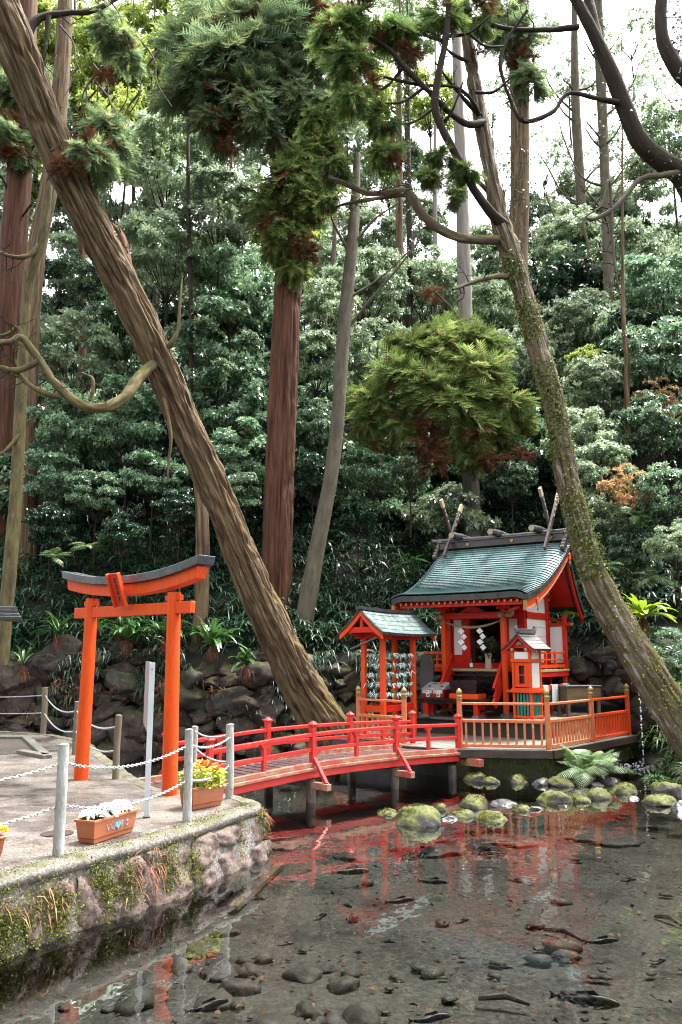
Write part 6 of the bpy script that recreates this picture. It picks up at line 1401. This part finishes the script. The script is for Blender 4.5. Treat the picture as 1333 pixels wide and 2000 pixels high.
# --- cedar behind the shrine with its ball of foliage
T9, B9 = tree('ball_cedar', 'pale cedar behind the shrine roof wearing a round bright green foliage ball', [(925, 1060, 25.5, 36), (922, 980, 25.5, 33), (918, 900, 25.5, 31), (913, 750, 25.5, 29), (910, 640, 25.5, 27), (907, 520, 25.5, 25), (903, 380, 25.5, 22), (896, 200, 25.5, 18), (890, 0, 25.5, 14)], 'bark_pale', nseg=50, nring=140, amp=.014, kr=10, kl=.5, seed=31, root_down=3)
clumps(T9, B9, [(850, 690, 24.6, 80), (790, 740, 24.2, 82), (925, 735, 24.2, 82), (860, 775, 23.8, 90), (740, 790, 24.3, 62), (985, 790, 24.3, 58), (880, 640, 24.9, 56), (935, 670, 24.6, 58), (800, 680, 24.6, 58), (905, 840, 24, 60), (965, 850, 24.2, 50), (785, 835, 24, 56), (715, 830, 24.2, 42), (1015, 830, 24.6, 44), (700, 770, 24.6, 34), (735, 870, 24, 34), (925, 890, 24, 40)], 'cedar_bright')
clumps(T9, B9, [(835, 875, 23.6, 48), (845, 915, 23.7, 40), (960, 905, 23.8, 42), (920, 850, 23.5, 30), (730, 880, 23.9, 26), (838, 835, 23.4, 34), (845, 575, 25, 26), (1015, 890, 24.1, 28), (800, 890, 23.7, 26)], 'cedar_green', True)
branch(T9, B9, [(912, 640, 25.4, 10), (880, 600, 25, 8), (850, 570, 24.8, 6)], 'bark_cedar')
# --- dark ivy tree at the upper right corner
T10, B10 = tree('ivy_tree', 'dark ivy hung tree reaching in at the upper right corner', [(1410, 800, 17.4, 110), (1400, 560, 17.2, 100), (1372, 400, 17.0, 84), (1330, 340, 16.9, 52), (1290, 312, 16.8, 46), (1250, 275, 16.7, 42), (1222, 210, 16.6, 38), (1195, 140, 16.5, 34), (1165, 75, 16.4, 28), (1140, 25, 16.3, 24), (1110, -30, 16.2, 20)], 'bark_dark', slim=.74, nseg=44, nring=150, amp=.014, kr=11, kl=1.2, seed=33, root_down=4)
branch(T10, B10, [(1168, 80, 16.4, 24), (1155, 20, 16.5, 22), (1140, -40, 16.6, 20)], 'bark_dark', 12); branch(T10, B10, [(1370, 180, 17, 40), (1330, 140, 17, 36), (1300, 90, 17, 30), (1292, 40, 17, 26), (1295, -40, 17, 24)], 'bark_dark', 14)
branch(T10, B10, [(1330, 338, 16.8, 20), (1290, 342, 16.6, 14), (1250, 350, 16.5, 13), (1225, 380, 16.4, 12), (1195, 410, 16.3, 11), (1160, 428, 16.2, 9), (1145, 425, 16.2, 6)], 'bark_grey', 10, 40); branch(T10, B10, [(1195, 410, 16.3, 9), (1197, 470, 16.3, 8), (1203, 530, 16.3, 7), (1212, 575, 16.3, 4)], 'bark_grey')
branch(T10, B10, [(1195, 408, 16.3, 7), (1190, 350, 16.2, 6), (1175, 400, 16.1, 5), (1140, 430, 16, 5), (1150, 480, 16, 6), (1145, 505, 16, 5), (1125, 500, 16, 3)], 'bark_grey'); branch(T10, B10, [(1208, 200, 16.5, 14), (1160, 190, 16.3, 11), (1110, 182, 16.1, 10), (1080, 218, 16, 10), (1025, 236, 15.9, 11), (1000, 200, 15.9, 9), (978, 130, 15.8, 8), (990, 80, 15.8, 7), (1030, 20, 15.7, 6)], 'bark_dark', 10, 50)
branch(T10, B10, [(1130, 52, 16.3, 13), (1060, 58, 16.2, 12), (990, 55, 16.2, 11), (940, 40, 16.2, 8)], 'bark_dark', 9, 24)
ivy_on(T10, B10, [(1410, 800, 17.4, 110), (1400, 560, 17.2, 100), (1385, 380, 17.0, 90), (1380, 200, 17, 80), (1370, 0, 17, 80)], 5200, 'ivy_dark', .22, 7, (.06, .12)); ivy_on(T10, B10, [(1372, 400, 17, 84), (1290, 312, 16.8, 46), (1222, 210, 16.6, 38)], 700, 'ivy_dark', .03, 8, (.03, .07))
# --- far trunks of the wood: each a tree of its own
FARS = [(775, 640, 780, 330, 36, 20, 'bark_cedar', 'thin brown trunk standing left of the twin dark trunks', None), (800, 640, 797, 300, 35, 17, 'bark_dark', 'thin dark ivy trunk left of the pale cedar', 'ivy_dark'), (1012, 560, 1015, -60, 34, 46, 'bark_cedar', 'tall ivy hung cedar right of the leaning ivy tree top', 'ivy_dark'),
        (1195, 760, 1165, -60, 30, 24, 'bark_grey', 'straight pale trunk with ivy in the bright gap at the right', 'ivy_dark'), (1140, 560, 1125, 200, 40, 24, 'bark_grey', 'distant pale trunk in the hazy gap at the right', None), (162, 640, 150, 300, 33, 18, 'bark_red', 'reddish far trunk glimpsed left of the leaning cedar', None), (300, 700, 302, 420, 34, 12, 'bark_dark', 'thin far trunk right of the leaning cedar', None),
        (372, 790, 368, 380, 25, 11, 'bark_dark', 'thin black sapling stem in front of the broadleaf trees', None), (455, 700, 452, 440, 35, 14, 'bark_red', 'thin far reddish trunk left of the red cedar', None), (848, 620, 850, 430, 38, 14, 'bark_pale', 'pale thin far trunk left of the ball cedar', None), (1225, 760, 1218, 620, 24, 12, 'bark_cedar', 'short brown trunk in the shrubs at the right', None), (640, 640, 655, 420, 34, 12, 'bark_grey', 'thin grey far trunk right of the red cedar', None), (20, 700, 22, 300, 36, 20, 'bark_dark', 'far dark trunk by the left edge', None), (265, 640, 262, 480, 38, 14, 'bark_cedar', 'distant trunk just right of the leaning cedar', None)]
for i, (x0, y0, x1, y1, Y, w, m, lab, ivy) in enumerate(FARS):
    rows = [(x0, y0, Y, w), (x0 * .6 + x1 * .4 + 3, y0 * .6 + y1 * .4, Y, w * .92), (x1, y1, Y, w * .8), (x1 + (x1 - x0) * .2, y1 - 200, Y, w * .45), (x1 + (x1 - x0) * .4, min(y1 - 360, -40), Y, w * .12)]
    t, b = tree('forest_tree', lab, rows, m, 'tree', .8, 'trunks of the wood behind', 20, 70, .012, 10, .6, seed=60 + i, root_down=3)
    if ivy: ivy_on(t, b, rows, 2600 if w > 40 else 1300, ivy, .16, 90 + i, (.08, .16))
    if i == 2: clumps(t, b, [(1000, 80, 33.5, 60), (1030, 160, 33.5, 50), (990, 20, 33.5, 60)], 'cedar_blue'); clumps(t, b, [(1020, 120, 33.2, 40)], 'cedar_green', True)
    if i in (3, 4):
        for q in range(14):
            u_ = random.uniform(.2, 1.1); yy = y0 + (y1 - y0) * u_; xx = x0 + (x1 - x0) * u_; s = random.choice((-1, 1)); l = random.uniform(30, 110)
            branch(t, b, [(xx, yy, Y, 7), (xx + s * l * .4, yy - l * .3 + random.uniform(-15, 15), Y - .3, 4.5), (xx + s * l * .7, yy - l * .8, Y - .4, 3), (xx + s * l * random.uniform(.7, 1.1), yy - l * 1.3, Y - .5, 1.2)], m, 6, 16)

# --- broadleaf evergreens: limbs and whorls of glossy leaves
def crown_mesh(m, seed, nl=5200, R=1.0, leaf=(.10, .16), w=.42, ncl=34, flat=.85, name='crown'):
    """crown of radius about 2 m: leaf whorls at the ends of twigs, grouped in clumps"""
    rg = np.random.default_rng(seed); R = 2.0
    c = sphere_dirs(ncl, rg) * (rg.uniform(.25, 1, ncl) ** .5 * R * .82)[:, None] * [1, 1, flat]
    nt = nl // 7; ci = rg.integers(0, ncl, nt); rad_ = rg.uniform(.35, .62, ncl)[ci]
    d = sphere_dirs(nt, rg); d[:, 2] = np.abs(d[:, 2]) * .9 - .15; tip = c[ci] + d * (rad_ * rg.uniform(.5, 1, nt))[:, None] * [1.15, 1.15, .7]
    ax = unit(d + unit(c[ci]) * .6 + [0, 0, .1]); a = rg.random((nt, 7)) * .5 + np.arange(7) * .9
    s1 = unit(np.cross(ax, rg.normal(size=(nt, 3)))); s2 = np.cross(ax, s1)
    D = ax[:, None] * .45 + s1[:, None] * np.cos(a)[..., None] + s2[:, None] * np.sin(a)[..., None] + np.array([0, 0, -.12])
    L_ = rg.uniform(*leaf, (nt, 7)); P = np.repeat(tip[:, None], 7, 1) - ax[:, None] * (rg.random((nt, 7))[..., None] * .12)
    base = np.repeat(np.clip(rg.normal(.4, .2, nt), 0, 1), 7)
    V, F, r = leaves(P.reshape(-1, 3), D.reshape(-1, 3), L_.ravel(), L_.ravel() * w, rg, rnd=np.clip(base + rg.normal(size=nt * 7) * .15, 0, 1))
    return np_mesh(name, V, F, m, r), c
def limb_mesh(c, m, seed):
    rg = np.random.default_rng(seed); mb = MB()
    for q in c[::2]:
        a = np.array([0, 0, -1.9]); mid = (a + q) * .5 + rg.normal(size=3) * .15 + [0, 0, -.15]; mb.tube([a, mid, q], [.022, .014, .006], 5, False)
    mb.tube([(0, 0, -4.5), (.05, .03, -3), (0, 0, -1.6)], [.06, .05, .03], 8, False)
    return mb.mesh('trunk', m, smooth='all')
CR = {}
for m, n in (('leaf_gloss', 4), ('leaf_pale', 3), ('leaf_yellow', 1), ('leaf_dark', 2), ('leaf_autumn', 1)):
    CR[m] = []
    for k in range(n):
        me, c = crown_mesh(m, 200 + len(CR) * 10 + k, 6300 if m != 'leaf_autumn' else 2200, leaf=(.14, .24)); CR[m].append((me, limb_mesh(c, 'twig', k)))
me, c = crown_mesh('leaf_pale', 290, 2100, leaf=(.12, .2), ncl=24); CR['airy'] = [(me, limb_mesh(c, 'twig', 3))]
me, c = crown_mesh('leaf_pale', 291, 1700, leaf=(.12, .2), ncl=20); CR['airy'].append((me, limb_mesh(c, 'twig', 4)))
def broad(p, s, m, name, label, cat, group, rz=None, squash=1.0):
    me, tm = random.choice(CR[m]); base = (p.x, p.y, p.z - 1.9 * s)
    t = thing(name, label, cat, base, random.uniform(0, 6.28) if rz is None else rz, group)
    place('crown', me, t, (0, 0, 1.9 * s), (random.uniform(-.15, .15), random.uniform(-.15, .15), 0), (s, s, s * squash)); place('trunk', tm, t, (0, 0, 1.9 * s), (0, 0, 0), (s, s, s))
    return t
# near evergreens, placed one by one: px, py, distance, crown radius in px, kind
NE = [(330, 330, 27, 125, 'leaf_pale', 'at the top left beside the leaning cedar'), (430, 420, 26, 110, 'leaf_pale', 'left of the bright cedar foliage'), (250, 260, 29, 120, 'leaf_yellow', 'high at the upper left'), (180, 130, 31, 130, 'leaf_yellow', 'at the very top left'), (300, 160, 32, 120, 'leaf_yellow', 'top left behind the cedar sprays'), (60, 90, 30, 110, 'leaf_yellow', 'in the top left corner'),
      (330, 490, 26, 115, 'leaf_pale', 'halfway up the leaning cedar'), (450, 560, 26, 110, 'leaf_gloss', 'just left of the red cedar trunk'), (430, 660, 25.5, 105, 'leaf_gloss', 'below the saplings left of the red cedar'), (240, 640, 27, 100, 'leaf_gloss', 'behind the middle of the leaning cedar'), (140, 560, 29, 90, 'leaf_gloss', 'behind the left mossy branch'), (150, 690, 26, 105, 'leaf_pale', 'above the curved mossy branch'), (130, 840, 24.5, 100, 'leaf_gloss', 'below the curved mossy branch'), (250, 810, 24.5, 105, 'leaf_gloss', 'left of the leaning cedar midsection'), (440, 780, 25, 100, 'leaf_gloss', 'between the leaning and the red cedar'), (480, 880, 24, 85, 'leaf_gloss', 'low between the two cedars'), (620, 700, 26, 75, 'leaf_pale', 'right of the red cedar'), (640, 600, 27, 75, 'leaf_pale', 'upper right of the red cedar'), (620, 830, 25, 70, 'leaf_gloss', 'behind the slim leaning tree'),
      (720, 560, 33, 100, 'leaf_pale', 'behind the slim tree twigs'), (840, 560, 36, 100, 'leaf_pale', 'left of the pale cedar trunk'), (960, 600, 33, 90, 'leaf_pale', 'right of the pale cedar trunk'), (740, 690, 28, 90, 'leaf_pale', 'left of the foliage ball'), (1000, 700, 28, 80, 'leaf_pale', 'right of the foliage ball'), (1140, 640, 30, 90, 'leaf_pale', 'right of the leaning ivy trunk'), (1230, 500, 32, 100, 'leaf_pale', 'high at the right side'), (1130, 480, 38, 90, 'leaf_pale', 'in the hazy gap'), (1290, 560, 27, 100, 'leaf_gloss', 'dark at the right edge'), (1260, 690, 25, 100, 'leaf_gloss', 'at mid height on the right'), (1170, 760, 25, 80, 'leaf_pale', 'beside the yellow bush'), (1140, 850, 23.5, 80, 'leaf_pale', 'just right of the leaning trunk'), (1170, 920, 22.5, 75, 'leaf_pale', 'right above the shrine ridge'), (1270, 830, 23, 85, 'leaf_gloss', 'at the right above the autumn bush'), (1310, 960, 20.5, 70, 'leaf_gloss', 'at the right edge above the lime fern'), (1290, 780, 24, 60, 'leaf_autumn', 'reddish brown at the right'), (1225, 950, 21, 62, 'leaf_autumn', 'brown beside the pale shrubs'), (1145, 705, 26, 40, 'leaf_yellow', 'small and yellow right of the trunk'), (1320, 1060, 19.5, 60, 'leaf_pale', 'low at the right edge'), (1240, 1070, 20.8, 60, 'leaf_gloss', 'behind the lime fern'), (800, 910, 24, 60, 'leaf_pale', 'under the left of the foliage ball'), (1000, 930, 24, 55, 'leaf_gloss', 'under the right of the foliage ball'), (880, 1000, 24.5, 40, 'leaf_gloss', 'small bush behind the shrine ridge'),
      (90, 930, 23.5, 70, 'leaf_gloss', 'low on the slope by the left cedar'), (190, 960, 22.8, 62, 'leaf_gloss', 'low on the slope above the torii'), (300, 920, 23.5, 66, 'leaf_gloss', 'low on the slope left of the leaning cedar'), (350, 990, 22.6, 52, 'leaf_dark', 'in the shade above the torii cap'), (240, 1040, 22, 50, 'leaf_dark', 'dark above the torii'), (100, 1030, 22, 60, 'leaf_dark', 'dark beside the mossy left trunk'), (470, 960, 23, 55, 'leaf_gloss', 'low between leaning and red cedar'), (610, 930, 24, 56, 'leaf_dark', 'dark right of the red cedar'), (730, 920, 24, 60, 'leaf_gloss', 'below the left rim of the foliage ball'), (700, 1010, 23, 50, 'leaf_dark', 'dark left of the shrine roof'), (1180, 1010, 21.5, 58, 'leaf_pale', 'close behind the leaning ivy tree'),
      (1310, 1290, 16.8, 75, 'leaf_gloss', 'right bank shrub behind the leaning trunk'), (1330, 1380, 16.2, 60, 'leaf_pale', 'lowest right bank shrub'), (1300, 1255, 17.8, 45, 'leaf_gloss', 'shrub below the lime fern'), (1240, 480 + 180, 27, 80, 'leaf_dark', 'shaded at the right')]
for (px, py, Y, r, m, where) in NE:
    p = at(px, py, Y); s = r * Y / 1600 / 1.85
    kind = {'leaf_gloss': 'glossy dark green', 'leaf_pale': 'pale green', 'leaf_yellow': 'yellow green', 'leaf_autumn': 'rusty', 'leaf_dark': 'deep green'}[m]
    broad(p, s, m, 'broadleaf_tree' if r > 70 else 'leafy_shrub', f'{kind} leafy {"tree" if r > 70 else "shrub"} {where}', 'tree' if r > 70 else 'shrub', 'evergreen trees and shrubs on the slope')
LANDMARKS = ((20, 'the left edge cedar'), (120, 'the upper leaning cedar'), (240, 'the middle of the leaning cedar'), (370, 'the thin black sapling'), (455, 'the thin reddish trunk'), (565, 'the red cedar'), (680, 'the slim grey tree'), (790, 'the twin dark trunks'), (905, 'the pale ball cedar'), (1000, 'the ivy hung cedar'), (1090, 'the leaning ivy tree'), (1190, 'the straight ivy trunk'), (1300, 'the dark corner tree'))
KINDS = {'leaf_gloss': 'glossy', 'leaf_pale': 'pale green', 'leaf_yellow': 'yellowish', 'leaf_dark': 'deep green', 'leaf_autumn': 'rusty', 'airy': 'thin airy'}
def landmark(px): return min(LANDMARKS, key=lambda q: abs(q[0] - px))[1]
# the wooded slope behind: trees set out over the hillside
rg = np.random.default_rng(99); cnt = 0
for Y in (27, 30.5, 34, 38, 43, 49, 56):
    x = -Y * .50 - 2
    while x < Y * .50 + 3:
        s = rg.uniform(.85, 1.3) * (1 + (Y - 27) * .012); px = 666 + x / Y * 1600
        m = rg.choice(['leaf_gloss', 'leaf_gloss', 'leaf_pale', 'leaf_dark']) if px < 650 else rg.choice(['leaf_pale', 'leaf_gloss', 'leaf_pale', 'leaf_dark'])
        yy = Y + rg.uniform(-1.2, 1.2); z = terrain_z(x, yy) + s * rg.uniform(1.0, 2.2)
        row = {27: 'lowest', 30.5: 'second', 34: 'third', 38: 'fourth', 43: 'fifth', 49: 'sixth', 56: 'topmost'}[Y]
        broad(Vector((x, yy, z)), s, str(m), 'slope_tree', f'{KINDS[str(m)]} evergreen behind {landmark(px)}, {row} row up the slope', 'tree', 'evergreens covering the wooded slope'); cnt += 1
        x += s * rg.uniform(2.0, 3.0)

# tall crowns of the wood behind, closing the view to the left and thinning towards the bright gap at the right; pale leaf colour stands in for distance haze
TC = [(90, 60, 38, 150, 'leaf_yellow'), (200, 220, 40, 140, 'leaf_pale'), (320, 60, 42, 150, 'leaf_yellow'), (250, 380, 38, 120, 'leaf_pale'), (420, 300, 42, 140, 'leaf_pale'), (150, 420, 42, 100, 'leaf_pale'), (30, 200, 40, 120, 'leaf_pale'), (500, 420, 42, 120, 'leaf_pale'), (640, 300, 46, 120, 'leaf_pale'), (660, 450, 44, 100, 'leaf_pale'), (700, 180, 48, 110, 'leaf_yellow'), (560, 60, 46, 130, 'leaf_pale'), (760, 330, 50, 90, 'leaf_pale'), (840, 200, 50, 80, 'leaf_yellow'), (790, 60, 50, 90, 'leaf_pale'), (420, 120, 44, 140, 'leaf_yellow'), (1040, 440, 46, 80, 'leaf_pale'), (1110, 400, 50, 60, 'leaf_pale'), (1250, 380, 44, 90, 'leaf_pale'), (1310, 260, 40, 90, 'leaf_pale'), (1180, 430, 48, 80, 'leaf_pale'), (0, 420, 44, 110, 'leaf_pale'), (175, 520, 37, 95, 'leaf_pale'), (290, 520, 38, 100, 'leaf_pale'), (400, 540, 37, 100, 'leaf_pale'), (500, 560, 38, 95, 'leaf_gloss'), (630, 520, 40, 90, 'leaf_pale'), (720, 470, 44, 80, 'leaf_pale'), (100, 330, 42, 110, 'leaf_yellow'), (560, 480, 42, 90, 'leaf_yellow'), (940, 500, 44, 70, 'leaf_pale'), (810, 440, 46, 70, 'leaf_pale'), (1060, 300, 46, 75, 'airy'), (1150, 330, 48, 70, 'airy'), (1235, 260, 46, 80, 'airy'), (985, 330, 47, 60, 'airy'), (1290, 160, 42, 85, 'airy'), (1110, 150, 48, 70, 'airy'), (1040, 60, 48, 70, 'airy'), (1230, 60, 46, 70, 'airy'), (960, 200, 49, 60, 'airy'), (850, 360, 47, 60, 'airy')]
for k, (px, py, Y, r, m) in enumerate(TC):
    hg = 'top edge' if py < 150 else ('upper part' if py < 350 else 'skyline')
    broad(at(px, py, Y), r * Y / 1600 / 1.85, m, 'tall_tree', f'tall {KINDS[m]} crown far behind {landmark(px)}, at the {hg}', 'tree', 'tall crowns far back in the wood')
# the wood goes on round the viewpoint: unseen crowns added to cut the frontal light
sw = bpy.data.objects.new('unseen_shading_wood', None); link(sw); tag(sw, 'unseen evergreen crowns round the viewpoint, added to cut frontal light', 'wood', kind='stuff')
for k in range(20):
    a_ = rad(150 + 240 * k / 19 + random.uniform(-4, 4)); d_ = random.uniform(11, 15); s = random.uniform(1.9, 2.6)
    place('crown', random.choice(CR['leaf_gloss'])[0], sw, (math.cos(a_) * d_ * .95, math.sin(a_) * d_ + 1, random.uniform(2, 4.5)), (0, 0, random.uniform(0, 6)), (s, s, s * 1.4))

# --- dark undergrowth: drooping finger leaved rosettes over the foot of the slope
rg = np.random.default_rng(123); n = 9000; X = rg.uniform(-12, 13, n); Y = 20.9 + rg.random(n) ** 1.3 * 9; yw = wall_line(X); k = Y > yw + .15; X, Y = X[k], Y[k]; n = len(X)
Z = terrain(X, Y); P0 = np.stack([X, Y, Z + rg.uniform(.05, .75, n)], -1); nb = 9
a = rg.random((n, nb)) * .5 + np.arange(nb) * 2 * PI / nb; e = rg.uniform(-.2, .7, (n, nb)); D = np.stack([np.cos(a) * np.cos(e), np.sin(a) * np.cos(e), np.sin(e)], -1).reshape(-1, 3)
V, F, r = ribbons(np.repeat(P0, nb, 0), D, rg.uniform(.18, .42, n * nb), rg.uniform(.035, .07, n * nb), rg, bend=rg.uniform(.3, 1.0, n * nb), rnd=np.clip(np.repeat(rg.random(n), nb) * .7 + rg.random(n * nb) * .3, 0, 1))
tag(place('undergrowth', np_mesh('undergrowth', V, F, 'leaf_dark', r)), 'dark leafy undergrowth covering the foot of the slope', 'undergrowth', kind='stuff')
# right bank ground cover
n = 2600; X = rg.uniform(5.9, 9.5, n); Y = rg.uniform(12.5, 20, n); k = (X > 6.0 + .25 * np.maximum(0, 14.5 - Y)) & ~((X < 6.7) & (Y > 17)); X, Y = X[k], Y[k]; n = len(X); P0 = np.stack([X, Y, terrain(X, Y) + rg.uniform(.0, .5, n)], -1)
a = rg.random((n, nb)) * .5 + np.arange(nb) * 2 * PI / nb; e = rg.uniform(-.1, .9, (n, nb)); D = np.stack([np.cos(a) * np.cos(e), np.sin(a) * np.cos(e), np.sin(e)], -1).reshape(-1, 3)
V, F, r = ribbons(np.repeat(P0, nb, 0), D, rg.uniform(.12, .34, n * nb), rg.uniform(.03, .06, n * nb), rg, bend=rg.uniform(.3, 1.0, n * nb)); tag(place('bank_plants', np_mesh('bank_plants', V, F, 'fern_green', r)), 'leafy ground cover on the right bank', 'undergrowth', kind='stuff')
# tree ferns and bracken on the slope
for i, (px, py, Y, L_, m, lab) in enumerate([(170, 1070, 21.6, .7, 'fern_pale', 'pale fern hanging left above the torii'), (100, 1090, 21.4, .8, 'fern_pale', 'arching fern by the left mossy trunk'), (1210, 1000, 21, .9, 'fern_green', 'feathery fern right of the shrine ridge'), (1280, 1130, 19.8, .9, 'fern_pale', 'grey green fern above the lime fern'), (1190, 1110, 20.6, .8, 'fern_pale', 'fern beside the leaning ivy trunk'), (1320, 1340, 16.4, .6, 'fern_green', 'small fern low on the right bank'), (800, 1100, 23, .8, 'nest_dark', 'dark fern left of the shrine roof'), (1240, 1010, 20.8, .8, 'fern_green', 'bracken at the right of the shrine'), (700, 1060, 23, .8, 'leaf_dark', 'dark fern in the shade left of the shrine')]):
    fern(at(px, py, Y), 16, L_, m, lab, 300 + i, (.1, 1.1), False, 'ferns on the slope')
# leaf litter and cedar needles at the foot of the leaning cedar and on the boulders
rg = np.random.default_rng(17); n = 2600; X = rg.normal(.3, 1.3, n); Y = rg.normal(19.6, .7, n); P = np.stack([X, Y, terrain(X, Y) + .02], -1)
V, F, r = leaves(P, rg.normal(size=(n, 3)) * [1, 1, .3], rg.uniform(.04, .10, n), rg.uniform(.02, .05, n), rg)
n2 = 900; X = rg.uniform(-10, -1.2, n2); P2 = np.stack([X, wall_line(X) - .30 - rg.random(n2) * .25, rg.uniform(-.4, 1.3, n2)], -1); c_ = rg.integers(0, 40, n2)
A2 = ribbons(P2[c_ * 20 % n2] + rg.normal(size=(n2, 3)) * .10, rg.normal(size=(n2, 3)) + [0, -.5, -.3], rg.uniform(.10, .25, n2), .02, rg, bend=.3)
V, F, r = merge([(V, F, r), A2]); tag(place('leaf_litter', np_mesh('leaf_litter', V, F, 'litter', r)), 'rusty fallen leaves and cedar twigs on the bank and boulders', 'leaves', kind='stuff')
